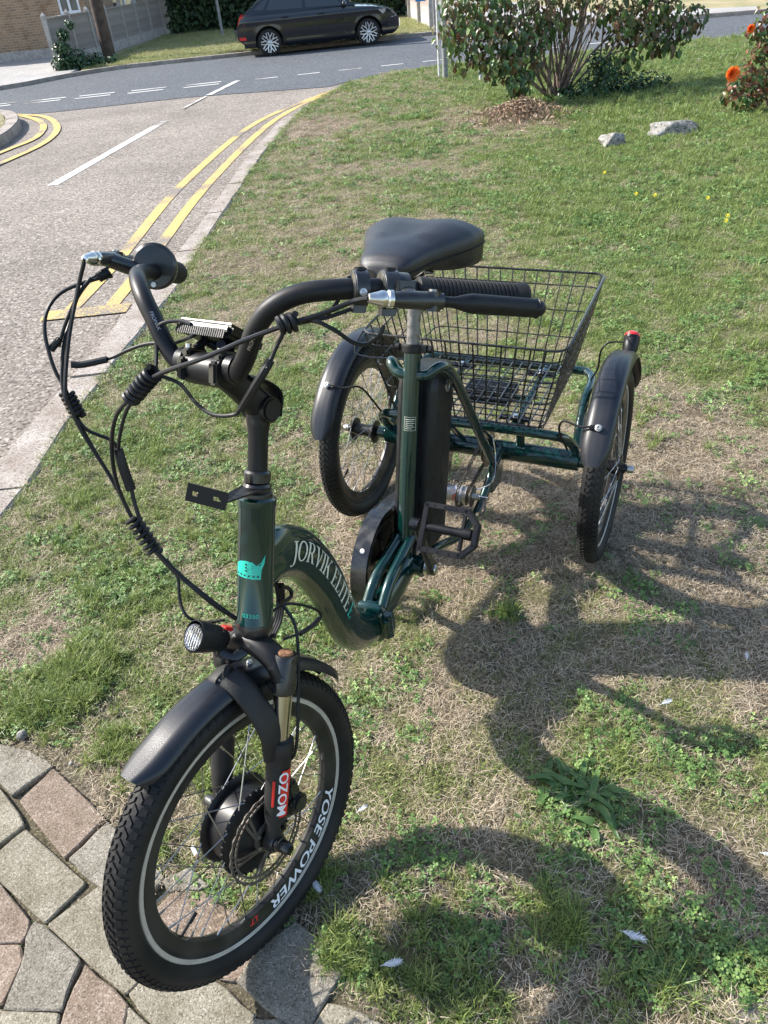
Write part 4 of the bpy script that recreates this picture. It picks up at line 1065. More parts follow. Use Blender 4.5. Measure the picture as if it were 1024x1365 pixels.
def refine(polys, mx=.12):
    vs, fs = [], []
    bm = bmesh.new()
    for P_ in polys:
        bm.faces.new([bm.verts.new((a,b,0)) for a,b in P_])
    for _ in range(2):
        es = [e for e in bm.edges if e.calc_length() > mx*1.8]
        if es: bmesh.ops.subdivide_edges(bm, edges=es, cuts=1, use_grid_fill=True)
    bmesh.ops.triangulate(bm, faces=bm.faces); bm.verts.index_update()
    vs = [(v_.co.x, v_.co.y) for v_ in bm.verts]; fs = [tuple(v_.index for v_ in f.verts) for f in bm.faces]; bm.free(); return vs, fs
def put_word(word, s0, s1, cap, vb, m_, name):
    tot = sum(GL[c][0] for c in word); k = (s1-s0)/tot; x = 0
    for c in word:
        adv, polys = GL[c]
        if polys:
            vs, fs = refine(polys)
            off = V(.0,0,0)
            decal(name, [(s0+(x+a)*k, vb+b*cap) for a, b in vs], fs, mt_fn, m_, mtube)
        x += adv
put_word('JORVIK ELITE', .070, .352, .032, -.010, 'cream', 'lettering')
put_word('E', .357, .378, .029, -.010, 'teal', 'monogram')

# helmet emblem and number on the head tube
fd = -F0*-1; hx = V(1,0,0); hfwd = F0
def head_fn(a0, s0):
    def fn(u_, v_):
        a_ = a0+u_*1.1/.0276; return A0+AX*(s0+v_*1.1)+(hx*math.cos(a_)+hfwd*math.sin(a_))*.0281
    return fn
cdv = w2l(CO)-S(0,0,.09); ca = math.atan2(cdv.dot(hfwd), cdv.dot(hx))
hf = head_fn(ca+.45, .088)
hv = [[(.020,-.012),(-.018,-.015),(-.019,-.010),(.0195,-.008)]]
# mirrored u: u grows to the image left
dome = [(.019,-.007),(-.0185,-.009),(-.019,.0),(-.024,.016),(-.013,.007),(-.008,.011),(.004,.012),(.012,.009),(.019,.006),(.020,.0)]
bm_ = MB()
def fanpoly(P_): 
    vs, fs = refine([P_] if len(P_) < 5 else [[P_[0],P_[i],P_[i+1]] for i in range(1,len(P_)-1)], .006); return vs, fs
hv0 = [(.020,-.013),(-.018,-.015),(-.0185,-.008),(-.019,.001),(-.013,.004),(-.0075,.0095),(.003,.011),(.012,.009),(.0195,.005)]
bmx = bmesh.new(); f_ = bmx.faces.new([bmx.verts.new((a,b,0)) for a,b in hv0+[]]); bmesh.ops.triangulate(bmx, faces=[f_])
for _ in range(2): bmesh.ops.subdivide_edges(bmx, edges=[e for e in bmx.edges if e.calc_length() > .006], cuts=1); bmesh.ops.triangulate(bmx, faces=[f for f in bmx.faces if len(f.verts) > 3])
bmx.verts.index_update()
decal('helmet_emblem', [(v_.co.x, v_.co.y) for v_ in bmx.verts], [tuple(v_.index for v_ in f.verts) for f in bmx.faces], hf, 'teal', head)
decal('helmet_emblem', [(-.0110,.0045),(-.0186,-.002),(-.0228,.008),(-.0240,.020),(-.0185,.0095)], [(0,1,2),(0,2,4),(4,2,3)], hf, 'teal', head)
hf2 = lambda u_, v_: hf(u_, v_)+(hf(u_,v_)-(A0+AX*(.088+v_*1.1))).normalized()*.0004
dots = []
for k in range(6): dots.append((-.0145+.0062*k, -.0105+.0003*k))
for k in range(3): dots.append((.002, -.003+.0045*k))
dv, df = [], []
for cx_, cy_ in dots:
    b_ = len(dv); dv += [(cx_+.0014*math.cos(i*PI/4), cy_+.0014*math.sin(i*PI/4)) for i in range(8)]; df.append(tuple(b_+i for i in range(8)))
dv += [(.0205,-.0072),(-.0185,-.0080),(-.0185,-.0074),(.0205,-.0066)]; n_ = len(dv); df.append((n_-4,n_-3,n_-2,n_-1))
decal('emblem_rivets', dv, df, hf2, 'green', head)
vs, fs = text_mesh('03350', .0085)
decal('frame_number', [(-u_*1.1, v_) for u_, v_ in vs], fs, head_fn(ca+.25, .012), 'teal', head)

# ---- hinge
hd = (V(0,.70,.262)-V(0,.503,.25)).normalized(); hn = V(0,-hd.z,hd.y)
hc = V(0,.512,.252)
q = MB()
for o_ in (-.0085,.0085):
    q.tube([hc+hd*(o_-.007), hc+hd*(o_-.005), hc+hd*(o_+.005), hc+hd*(o_+.007)], [.031,.034,.034,.031], 26, rx=[.046,.049,.049,.046], ref=(1,0,0), power=.8)
q.box(hc+V(.036,0,0), (.014,.036,.052), (XL, hd, hn))
q.cyl(hc+V(.036,0,0)-hn*.034, hc+V(.036,0,0)+hn*.034, .0095, 16)
q.tube([hc+hn*.046-hd*.004-XL*.024, hc+hn*.05-hd*.004, hc+hn*.046-hd*.004+XL*.026], .011, 14)
B('hinge', q, 'green', bevel=.002)
# rear main tube to the bottom bracket, twin struts to the seat tube
BBC = V(0,.705,.262)
q = MB(); q.tube(smooth_path([hc+hd*.012, V(0,.60,.252), V(0,.66,.258), BBC-hd*.004], 5), .026, 24, rx=.037, ref=(1,0,0)); B('lower_tube', q, 'green')
STB, STT = V(0,.690,.262), V(0,.822,.752); sdv = (STT-STB).normalized()
for s_ in (1,-1):
    q = MB(); q.tube(smooth_path([hc+hd*.016+hn*.032+XL*s_*.018, hc+hd*.075+hn*.062+XL*s_*.017, STB+sdv*.075+XL*s_*.013], 5), .0125, 16); B('frame_strut', q, 'green')
q = MB(); q.cyl(BBC-XL*.040, BBC+XL*.040, .0235, 28); q.cyl(BBC-XL*.043, BBC-XL*.036, .0255, 28); q.cyl(BBC+XL*.036, BBC+XL*.043, .0255, 28); B('bottom_bracket', q, 'green')
q = MB(); q.cyl(STB, STT, .0178, 28); q.lathe(STT, sdv, [(.0178,-.006),(.0195,-.004),(.0195,.0),(.0165,.001)], 28); st_ = B('seat_tube', q, 'green')
# small spec label on the seat tube
c0 = STB+sdv*.345; fr2 = (w2l(CO)-c0); fr2 = (fr2-sdv*fr2.dot(sdv)).normalized(); sd2 = sdv.cross(fr2)
def st_fn(u_, v_): a_ = u_/.018; return c0+sdv*v_+(fr2*math.cos(a_)+sd2*math.sin(a_))*.0184
vv, ff_ = [], []
def addrect(u0,u1,v0,v1):
    n_ = 5
    for i in range(n_):
        a_, b_ = u0+(u1-u0)*i/n_, u0+(u1-u0)*(i+1)/n_; k = len(vv); vv.extend([(a_,v0),(b_,v0),(b_,v1),(a_,v1)]); ff_.append((k,k+1,k+2,k+3))
for a_ in ((-.013,.013,-.015,-.0144),(-.013,.013,.0144,.015),(-.013,-.0124,-.015,.015),(.0124,.013,-.015,.015),(-.010,.010,.009,.0105),(-.010,.008,.005,.006),(-.010,.010,.001,.002),(-.010,.006,-.003,-.002),(-.010,.009,-.007,-.006),(-.010,.004,-.011,-.010)): addrect(*a_)
decal('spec_label', vv, ff_, st_fn, 'cream', st_)
# seat clamp
q = MB(); q.tube([STT-sdv*.014, STT-sdv*.012, STT+sdv*.002, STT+sdv*.004], [.020,.0225,.0225,.0205], 26); q.box(STT-sdv*.005+V(.026,0,0), (.014,.018,.016), (XL, sdv.cross(XL), sdv)); q.cyl(STT-sdv*.005-V(.036,.0,0), STT-sdv*.005+V(.036,0,0), .0045, 10); q.cyl(STT-sdv*.005+V(.034,0,0), STT-sdv*.005+V(.044,0,0), .008, 12); q.cyl(STT-sdv*.005-V(.038,0,0), STT-sdv*.005-V(.028,0,0), .008, 12)
B('seat_clamp', q, 'worn_black', bevel=.001)
q = MB(); q.cyl(STT, STT+sdv*.138, .0137, 24); B('seat_post', q, mat('seat_post_steel', (.16,.155,.15), .42, metal=.8, nscale=90, namt=.25, col2=(.26,.25,.24)))
SPT = STT+sdv*.138
# ---- saddle
def sad_prof(t):      # half width, top z, bottom depth along nose->tail
    hw = np.interp(t, [0,.02,.06,.14,.28,.42,.56,.72,.86,.94,.98,1], [.012,.032,.046,.056,.066,.082,.100,.117,.123,.118,.104,.070])
    top = np.interp(t, [0,.03,.10,.3,.5,.7,.85,.95,1], [-.022,-.002,.010,.018,.022,.026,.024,.012,-.010])
    bot = np.interp(t, [0,.1,.30,.5,.68,.9,1], [-.038,-.042,-.032,-.036,-.066,-.080,-.066])
    return hw, top, bot
q = MB(); K = 28; Nn = 34
for i in range(Nn+1):
    t = .5-.5*math.cos(PI*i/Nn); hw, top, bot = sad_prof(t); b_ = .694+.262*t
    for k in range(K):
        a_ = 2*PI*k/K; ca_, sa_ = math.cos(a_), math.sin(a_)
        x_ = hw*math.copysign(abs(ca_)**.86, ca_)
        if sa_ >= 0: z_ = (top-(-.012))*abs(sa_)**.74-.012
        else: z_ = -.012+(bot+.012)*min(1, abs(sa_)**.35)
        # slight centre channel and cheeks
        if sa_ > 0 and t > .45: z_ += .004*math.exp(-((abs(x_)/max(hw,.001)-.55)/.25)**2)-.003*math.exp(-(x_/.02)**2)
        if sa_ < 0: x_ *= .985
        q.v.append((x_, b_, .962+z_-.006*t))
for i in range(Nn):
    for k in range(K): l = (k+1)%K; q.f.append((i*K+k, (i+1)*K+k, (i+1)*K+l, i*K+l))
q.f.append(tuple(range(K))); q.f.append(tuple(Nn*K+k for k in reversed(range(K))))
sad = B('saddle', q, mat('saddle_vinyl', (.009,.010,.014), .36, nscale=8, namt=.1, col2=(.014,.015,.019), bump=.25, bscale=900), angle=60)
q = MB(); e_ = []
for side in (1,-1):
    for i in range(0, 30):
        t = .03+.96*i/29; hw, top, bot = sad_prof(t); e_.append((side, hw, .694+.262*t, .962-.0205-.006*t))
pth = [V(-a[1]-.0005, a[2], a[3]) for a in e_ if a[0] < 0][::-1]+[V(a[1]+.0005, a[2], a[3]) for a in e_ if a[0] > 0]
q.tube(pth, .0012, 6); q.build('seam_piping', M['black_plastic'], sad)
for s_ in (1,-1):
    q = MB(); q.tube(smooth_path([V(s_*.012,.73,.925), V(s_*.018,.77,.905), V(s_*.022,.83,.895), V(s_*.024,.88,.895), V(s_*.035,.94,.91), V(s_*.05,.97,.925)], 5), .0035, 8); q.build('saddle_rail', M['satin_black'], sad)
    q = MB(); pts = []
    for i in range(60): a_ = i*.9; pts.append(V(s_*.055+.014*math.cos(a_), .945+.014*math.sin(a_), .905+.0007*i-.012))
    q.tube(pts, .002, 6); q.build('spring', M['satin_black'], sad)
q = MB(); q.box(SPT+V(0,.003,.008), (.055,.04,.022)); q.cyl(SPT+V(-.04,.0,.006), SPT+V(.04,0,.006), .007, 12); q.cyl(SPT-sdv*.02, SPT+sdv*.006, .0165, 20); q.build('saddle_clamp', M['chrome'], sad, bevel=.003)
q = MB(); q.ell(V(0,.85,.922), (.06,.09,.012), 16, 6); q.build('saddle_base', M['matt_black'], sad)

# ---- battery behind the seat tube, chain side plate
bx_, by_, bz_ = XL, sdv.cross(XL)*1, sdv      # by_ points backwards? make sure
if by_.y < 0: by_ = -by_
q = MB(); pr = [(-.046,.0),(-.034,-.014),(.034,-.014),(.046,.0),(.049,.05),(.044,.105),(.028,.120),(-.028,.120),(-.044,.105),(-.049,.05)]
b0 = STB+sdv*.035+by_*.040; bl_ = .42
vs = []; rows = [(0,.86,0),(.004,.95,0),(.02,1,0),(bl_-.05,1,0),(bl_-.02,.97,.004),(bl_-.004,.86,.012),(bl_,.7,.02)]
for h_, sc_, sh in rows:
    for x_, y_ in pr: vs.append(b0+XL*(x_*sc_)+by_*(.05+(y_-.05)*sc_+sh)+sdv*h_)
n_ = len(pr); fs = [(i*n_+k, i*n_+(k+1)%n_, (i+1)*n_+(k+1)%n_, (i+1)*n_+k) for i in range(len(rows)-1) for k in range(n_)]+[tuple(range(n_)), tuple((len(rows)-1)*n_+k for k in reversed(range(n_)))]
q.add(vs, fs); bat = B('battery', q, 'black_plastic', angle=30)
q = MB(); q.box(b0+by_*-.018+sdv*.20, (.034,.018,.44), (XL, by_, sdv)); q.build('battery_rail', M['satin_black'], bat, bevel=.002)
q = MB(); c_ = b0+XL*.0488+by_*.052+sdv*(bl_-.045); q.lathe(c_, XL, [(.0125,-.003),(.0125,.0012),(.010,.0018),(.0095,.0005),(0,.0005)], 22); q.build('key_lock', M['alu'], bat)
q = MB()
for k in range(7): q.box(b0+by_*-.010+XL*(.018)+sdv*(bl_-.10+.008*k), (.020,.008,.004), (XL, by_, sdv))
q.build('vent_rib', M['satin_black'], bat, smooth=False)

# ---- stays
for s_ in (1,-1):
    a_ = STB+sdv*.445
    q = MB(); q.tube(smooth_path([a_+XL*(s_*.008), a_+XL*(s_*.035)+V(0,.004,.004), V(s_*.058,.835,.705), V(s_*.064,.90,.64), V(s_*.070,1.03,.445), V(s_*.075,1.145,.275)], 6), .0115, 16)
    B('seat_stay', q, 'green')
    q = MB(); q.tube(smooth_path([BBC+XL*s_*.018+V(0,.01,.0), V(s_*.038,.80,.245), V(s_*.055,.92,.20), V(s_*.065,1.04,.20), V(s_*.075,1.15,.27), V(s_*.075,1.20,.285)], 6), .0115, 16)
    B('chain_stay', q, 'green')
    q = MB(); q.prism([V(s_*.075-.004,1.11,.29),V(s_*.075-.004,1.12,.20),V(s_*.075-.004,1.20,.185),V(s_*.075-.004,1.235,.25),V(s_*.075-.004,1.22,.30)], (.008,0,0)); B('dropout', q, 'green', bevel=.001)
# axle tube + platform frame
q = MB(); q.tube([V(-.285,WB,.262), V(-.283,WB,.262), V(.283,WB,.262), V(.285,WB,.262)], [.025,.0275,.0275,.025], 28); q.cyl(V(.285,WB,.262), V(.31,WB,.262), .018, 20); q.cyl(V(-.31,WB,.262), V(-.285,WB,.262), .018, 20)
B('axle_tube', q, 'green')
PZ = .388
ringpts = [(.272,1.245,.290),(.270,1.205,.335),(.250,1.165,PZ-.012),(.20,1.15,PZ),(0,1.15,PZ),(-.20,1.15,PZ),(-.250,1.165,PZ-.012),(-.270,1.205,.335),(-.272,1.245,.290)]
q = MB(); q.tube(smooth_path(ringpts, 6), .0125, 16); B('platform_tube', q, 'green')
r2 = [(.272,1.262,.290),(.268,1.30,.345),(.264,1.38,PZ-.004),(.262,1.47,PZ),(.245,1.52,PZ),(.20,1.535,PZ),(0,1.535,PZ),(-.20,1.535,PZ),(-.245,1.52,PZ),(-.262,1.47,PZ),(-.264,1.38,PZ-.004),(-.268,1.30,.345),(-.272,1.262,.290)]
q = MB(); q.tube(smooth_path(r2, 6), .0125, 16); B('platform_tube', q, 'green')
for s_ in (1,-1):
    q = MB(); q.tube(smooth_path([V(s_*.12,1.15,PZ), V(s_*.12,1.34,PZ), V(s_*.12,1.535,PZ)], 4), .010, 14); B('platform_bar', q, 'green')
    q = MB(); q.cyl(V(s_*.12,WB,.28), V(s_*.12,WB,PZ-.004), .012, 14); B('platform_post', q, 'green')
    for b_ in (1.19, 1.46):
        q = MB(); q.box(V(s_*.12,b_,PZ+.0135), (.085,.024,.006)); fp = B('basket_bracket', q, 'satin_black', bevel=.002)
        q = MB(); q.lathe(V(s_*.12,b_,PZ+.0165), (0,0,1), [(.011,0),(.011,.003),(.007,.004),(.007,.008),(0,.008)], 18); q.build('bracket_bolt', M['chrome'], fp)
q = MB(); q.tube(smooth_path([V(-.12,1.42,PZ-.04), V(-.05,1.42,PZ-.055), V(.05,1.42,PZ-.055), V(.12,1.42,PZ-.04)], 4), .009, 12); B('platform_bar', q, 'green')
q = MB(); q.box(V(.0,1.36,PZ-.01), (.14,.10,.032)); q.box(V(0,1.36,PZ+.008), (.11,.075,.01)); B('controller_box', q, 'black_plastic', bevel=.004)
for x_ in (-.045, .045):
    q = MB(); q.cyl(V(x_,WB-.01,.29), V(x_,1.15,PZ-.012), .009, 12); B('platform_post', q, 'green')

# ---- wire basket
bk = empty('basket', (0,1.1,.42), parent=trike)
def W_(name, pts, r_=.002, sm=0, closed=False):
    q = MB(); p_ = [V(*p)-V(0,1.1,.42) for p in pts]
    if sm: p_ = smooth_path(p_, sm, closed)
    q.tube(p_, r_, 6, closed=closed); return q.build(name, M['gloss_black'], bk)
ZB, ZT = .412, .640
def bcorner(t, ox=0):      # t 0 bottom..1 top -> xh, front b, back b, z
    return .205+.055*t, 1.135-.035*t, 1.50+.075*t, ZB+(ZT-ZB)*t
def ring_at(t, r_, rc=.03):
    xh, bf, bb, z_ = bcorner(t); zz = lambda b_: z_+(.02*t*(b_-bf)/(bb-bf))
    P_ = []
    for cx_, cy_, a0 in ((xh-rc, bb-rc, 0), (-xh+rc, bb-rc, 90), (-xh+rc, bf+rc, 180), (xh-rc, bf+rc, 270)):
        for k in range(5): a_ = math.radians(a0+90*k/4); y_ = cy_+rc*math.sin(a_); P_.append((cx_+rc*math.cos(a_), y_, zz(y_)))
    W_('basket_rim' if t == 1 else 'wire', P_, r_, closed=True)
ring_at(1, .0034); ring_at(.86, .002); ring_at(.6, .0019); ring_at(.32, .0019); ring_at(.0, .0024)
def topz(b_): return ZT+.02*(b_-1.10)/(1.575-1.10)
nf = 14
for i in range(nf+1):
    u_ = -1+2*i/nf; x0_, xt = u_*.195, u_*.250
    W_('wire', [(xt,1.100,topz(1.1)),(x0_,1.135,ZB),(x0_,1.50,ZB),(xt,1.575,topz(1.575))], .0022)
ns = 11
for i in range(ns+1):
    v_ = i/ns; bb_ = 1.145+.345*v_; bt = 1.115+.445*v_
    W_('wire', [(.260,bt,topz(bt)),(.205,bb_,ZB-.003),(-.205,bb_,ZB-.003),(-.260,bt,topz(bt))], .0022)
# loop handles at the left front corner
W_('basket_handle', [(-.262,1.12,.640),(-.275,1.09,.61),(-.262,1.085,.585),(-.15,1.10,.58)], .0024, 3)

# ---- drivetrain
cg = V(-.062,.705,.262); q = MB(); R0, R1 = .128, .086; hub2 = V(-.062,1.03,.245)
def belt(rA, rB, n=26):
    P_ = []
    d_ = hub2-cg; L_ = d_.length; u_ = d_/L_; v_ = V(0,-u_.z,u_.y)
    for i in range(n+1):
        a_ = PI/2+PI*i/n; P_.append(cg+u_*(rA*math.cos(a_))+v_*(rA*math.sin(a_)))
    for t in (.25,.5,.75): P_.append(cg.lerp(hub2,t)-v_*(rA+(rB-rA)*t))
    for i in range(13): a_ = -PI/2+PI*i/12; P_.append(hub2+u_*(rB*math.cos(a_))+v_*(rB*math.sin(a_)))
    for t in (.75,.5,.25): P_.append(cg.lerp(hub2,t)+v_*(rA+(rB-rA)*t))
    return P_
bp_ = belt(.128,.062); N_ = len(bp_)
vs = []
for i, p_ in enumerate(bp_):
    c_ = cg if (p_-cg).length < (p_-hub2).length else hub2
    inn = (c_-p_).normalized()
    for x_, r_ in ((-.022,0),(.016,0),(.016,.003),(-.019,.003),(-.019,.016),(-.022,.016)): vs.append(p_+XL*x_+inn*r_)
fs = [(i*6+k, ((i+1)%N_)*6+k, ((i+1)%N_)*6+(k+1)%6, i*6+(k+1)%6) for i in range(N_) for k in range(6)]
q.add(vs, fs); cgo = B('chain_guard', q, 'gloss_black', angle=40)
q = MB(); q.lathe(cg+XL*-.006+V(0,-.075,.085), (0,-.66,.75), [(.005,.018),(.005,.021),(0,.021)], 12); 
sp_ = bp_[7]; inn = (sp_-cg).normalized(); q = MB(); q.lathe(sp_+XL*0, inn, [(.0058,0),(.0058,.0015),(.003,.002),(0,.001)], 14); q.build('screw', M['alu'], cgo)
# chainring
q = MB(); vs = []; nt_ = 88
for k in range(nt_):
    a_ = 2*PI*k/nt_; r_ = .088+(.0035 if k % 2 else -.001)
    for x_ in (-.0015,.0015): vs += [(cg.x+x_, cg.y+r_*math.sin(a_), cg.z+r_*math.cos(a_)), (cg.x+x_, cg.y+.070*math.sin(a_), cg.z+.070*math.cos(a_))]
fs = []
for k in range(nt_):
    l = (k+1)%nt_; a_, b_ = 4*k, 4*l; fs += [(a_,b_,b_+1,a_+1),(a_+2,a_+3,b_+3,b_+2),(a_,a_+2,b_+2,b_),(a_+1,b_+1,b_+3,a_+3)]
q.add(vs, fs)
for k in range(5):
    a_ = 2*PI*k/5; p1 = cg+V(0,.072*math.sin(a_),.072*math.cos(a_)); q.box((cg+p1)/2, (.004,.014,.075), (XL, V(0,math.cos(a_),-math.sin(a_)), V(0,math.sin(a_),math.cos(a_))))
B('chainring', q, 'gloss_black', smooth=False)
q = MB(); q.lathe(cg+XL*-.0205, XL, [(.127,-.001),(.127,.0012)], 56); q.build('guard_plate', M['matt_black'], cgo)
def chain(pts, name, step=.0085):
    P_ = smooth_path(pts, 8, True); L_ = [0]
    for i in range(1, len(P_)+1): L_.append(L_[-1]+(P_[i%len(P_)]-P_[i-1]).length)
    n_ = int(L_[-1]/step); q = MB()
    for k in range(n_):
        s_ = L_[-1]*k/n_; i = int(np.searchsorted(L_, s_, 'right'))-1; t = (s_-L_[i])/max(1e-6, L_[i+1]-L_[i])
        a_, b_ = P_[i%len(P_)], P_[(i+1)%len(P_)]; c_ = a_.lerp(b_, t); d_ = (b_-a_).normalized()
        n2 = XL.cross(d_).normalized(); off = .0034 if k % 2 else .0022
        for s2_ in (1,-1): q.box(c_+XL*(off*s2_), (.001,step*1.25,.0075), (XL, d_, n2))
        q.cyl(c_-XL*.003, c_+XL*.003, .0028, 6)
    tag(B(name, q, 'chain', smooth=False), kind='stuff')
def loop(c1, r1, c2, r2):
    d_ = c2-c1; u_ = d_.normalized(); v_ = V(0,-u_.z,u_.y); P_ = []
    for i in range(9): a_ = PI/2+PI*i/8; P_.append(c1+u_*(r1*math.cos(a_))+v_*(r1*math.sin(a_)))
    P_.append((c1+c2)/2-v_*(r1+r2)/2)
    for i in range(7): a_ = -PI/2+PI*i/6; P_.append(c2+u_*(r2*math.cos(a_))+v_*(r2*math.sin(a_)))
    P_.append((c1+c2)/2+v_*(r1+r2)/2); return P_
chain(loop(cg, .088, hub2, .036), 'chain')
hub3 = V(.02,1.03,.245); ax3 = V(.02,WB,.262)
chain(loop(hub3, .034, ax3, .044), 'chain')
q = MB(); q.lathe(ax3, XL, [(.042,-.0015),(.042,.0015)], 44); q.lathe(ax3+XL*.01, XL, [(.055,-.001),(.055,.001)], 44); B('sprocket', q, 'chain')
# internal gear hub
q = MB(); q.lathe(V(-.03,1.03,.245), XL, [(.014,0),(.027,.004),(.027,.01),(.022,.012),(.0225,.03),(.022,.062),(.027,.064),(.027,.07),(.013,.074),(.009,.08),(.009,.10)], 36); gh = B('gear_hub', q, 'alu')
q = MB(); q.lathe(V(-.03,1.03,.245), XL, [(.0229,.034),(.0229,.056)], 36); q.build('hub_sticker', M['hubsticker'], gh)
q = MB(); q.lathe(V(.072,1.03,.245), XL, [(.008,-.004),(.008,0),(.0055,.002),(.0055,.024),(0,.025)], 14); q.build('axle_nut', M['chrome'], gh)
q = MB(); q.lathe(V(.052,1.03,.245), XL, [(.029,0),(.029,.0015)], 30); q.tube(smooth_path([V(.085,1.03,.235), V(.09,1.0,.22), V(.085,.97,.235)], 4), .005, 8); q.build('shift_arm', M['chain'], gh)
# cranks and pedals
def pedal(c_, s_, rx_=0):
    q = MB(); a_, b_ = .048, .050
    R_ = Matrix.Rotation(rx_, 3, 'X')
    def T(p_): return c_+R_@V(*p_)
    out = [(-.050*s_,-.045),( .034*s_,-.045),(.058*s_,-.020),(.058*s_,.020),(.034*s_,.045),(-.050*s_,.045)]
    fr_ = [T((x_,y_,0)) for x_, y_ in out]
    for i in range(6):
        p0, p1 = fr_[i], fr_[(i+1)%6]; d_ = (p1-p0).normalized(); n2 = (R_@V(0,0,1)); q.box((p0+p1)/2, ((p1-p0).length+.006, .0110, .021), (d_, n2.cross(d_), n2))
    q.cyl(T((-.052*s_,0,0)), T((.036*s_,0,0)), .0095, 14); q.cyl(T((.030*s_,0,0)), T((.050*s_,0,0)), .012, 14)
    for y_ in (-.036,.036): 
        p0, p1 = T((.030*s_,0,0)), T((.050*s_*(.6),y_,0)); d_ = (p1-p0).normalized(); n2 = R_@V(0,0,1); q.box((p0+p1)/2, ((p1-p0).length,.007,.010), (d_, n2.cross(d_), n2))
    for x_ in (-.034,-.012,.012,.03):
        for y_ in (-.045,.045):
            for z_ in (1,-1): q.cyl(T((x_*s_,y_,z_*.008)), T((x_*s_,y_,z_*.0125)), .0022, 6)
    o = B('pedal', q, 'satin_black', bevel=.0015)
    q = MB()
    for y_ in (-.0455,.0455): q.box(T((0,y_,0)), (.04,.0095,.009), (R_@V(1,0,0), R_@V(0,1,0), R_@V(0,0,1)))
    q.build('reflector', M['alu'], o, bevel=.001)
CE = on_x(558, 700, .085)
cdir = (CE-V(.085,BBC.y,BBC.z)); cdir.x = 0; cl_ = cdir.length; cdir.normalize()
def crank(s_, dvec, L_):
    a_ = BBC+XL*(s_*.062); b_ = a_+dvec*L_+XL*s_*.016
    q = MB(); q.tube(smooth_path([a_, a_.lerp(b_,.3), a_.lerp(b_,.7), b_], 4), [.016,.0125], 16, rx=[.009,.0065], ref=dvec.cross(XL))
    q.cyl(a_-XL*(s_*.016), a_+XL*(s_*.009), .0165, 22); q.cyl(b_-XL*s_*.009, b_+XL*s_*.009, .0135, 20)
    o = B('crank', q, 'gloss_black')
    q = MB(); q.lathe(a_-XL*(s_*.018), XL*s_, [(.0,0),(.015,0),(.019,.004),(.019,.012),(.015,.015)], 24); q.lathe(a_+XL*(s_*.009), XL*s_, [(.011,0),(.010,.003),(0,.003)], 18); q.build('crank_bolt', M['chrome'], o)
    return b_
e1_ = crank(1, cdir, cl_); pedal(e1_+XL*.070, 1, math.radians(52))
e2_ = crank(-1, -cdir, cl_*.95); pedal(e2_-XL*.062, -1, math.radians(10))

# ---- cables: every run is a tube of its own
def cab(name, pts, r_=.0026, m_='cable', parent=trike, sm=7):
    P_ = smooth_path([on_u(*p_) if len(p_) == 3 and not isinstance(p_, Vector) else Vector(p_) for p_ in pts], sm)
    q = MB(); q.tube(P_, r_, 8); return B(name, q, m_, parent)
aR = bcr-dr_*.055; aL = bcl-dl_*.055
cab('cable', [aR, (104,385,-.26),(92,450,-.25),(87,520,-.235),(95,545,-.23),(112,580,-.22),(150,640,-.19),(185,705,-.15),(225,752,-.11),(275,795,-.06),(318,826,-.02),(352,842,.0)], .003)
cab('cable', [(138,362,-.25),(110,382,-.27),(93,430,-.268),(84,470,-.255),(84,520,-.24),(99,552,-.23),(120,590,-.22),(158,655,-.18),(190,713,-.15),(232,762,-.1),(280,800,-.05),(322,830,-.02),(350,840,.0)], .0028)
cab('cable', [(150,368,-.24),(128,372,-.25),(85,388,-.275),(64,412,-.28),(60,445,-.275),(72,490,-.26),(88,520,-.245),(97,545,-.235),(115,572,-.22),(150,588,-.2),(156,604,-.2)], .0028)
cab('cable', [(95,447,-.25),(92,432,-.25),(96,405,-.25),(86,420,-.26),(76,458,-.26)] if False else [(78,462,-.262),(88,430,-.265),(104,395,-.262),(122,370,-.25)], .0028)
cab('cable', [aL, (470,402,.205),(430,418,.18),(385,432,.15),(330,452,.10),(270,478,.04),(210,500,-.04),(180,525,-.08),(155,555,-.13),(149,600,-.16),(158,650,-.17),(185,705,-.15),(230,757,-.1),(285,806,-.05),(340,838,.0)], .0030)
cab('cable', [(488,404,.20),(440,422,.17),(388,434,.14),(374,452,.13),(362,478,.12),(356,492,.12)], .0026)
cab('cable', [(320,545,.07),(312,553,.06),(285,553,.03),(262,538,.0),(240,512,-.03),(212,500,-.05)], .0026)
cab('cable_sleeve', [(361,480,.12),(348,502,.11),(334,525,.09),(322,545,.07)], .0058)
cab('cable', [(400,430,.15),(420,428,.17),(446,440,.19),(470,456,.20),(488,459,.21),(505,448,.225),(512,434,.23)], .0026)
cab('cable', [(472,370,.19),(463,372,.185),(456,388,.18),(448,405,.175),(436,420,.17)], .0026)
cab('cable', [(100,487,-.23),(145,478,-.2),(175,465,-.16),(200,458,-.13),(232,457,-.08),(252,450,-.03),(262,444,-.02)], .0026)
cab('cable_sleeve', [(95,486,-.235),(110,486,-.225),(143,479,-.2)], .0052)
cab('cable_sleeve', [(68,466,-.27),(74,459,-.265),(80,452,-.26)], .0052)
cab('cable', [(255,432,-.03),(240,428,-.05),(220,430,-.07),(210,438,-.08),(209,460,-.08),(208,492,-.07)], .0026)
cab('cable', [(190,520,-.09),(170,545,-.12),(160,580,-.15),(158,600,-.16)], .0028)
cab('cable_connector', [(157,598,-.165),(164,622,-.16),(175,653,-.155)], .0072)
cab('cable', [(175,650,-.155),(180,672,-.15),(190,700,-.14),(205,722,-.13)], .0030)
cab('cable', [(222,745,-.12),(237,770,-.11),(240,800,-.10),(250,822,-.08),(275,830,-.06),(300,826,-.04)], .0024)
cab('cable', [(330,838,0),(375,808,.02),(400,806,.03),(425,815,.03),(425,828,.03),(402,843,.03),(378,852,.02)], .0024)
cab('cable_sleeve', [(426,824,.03),(415,835,.03),(400,845,.03)], .0042)
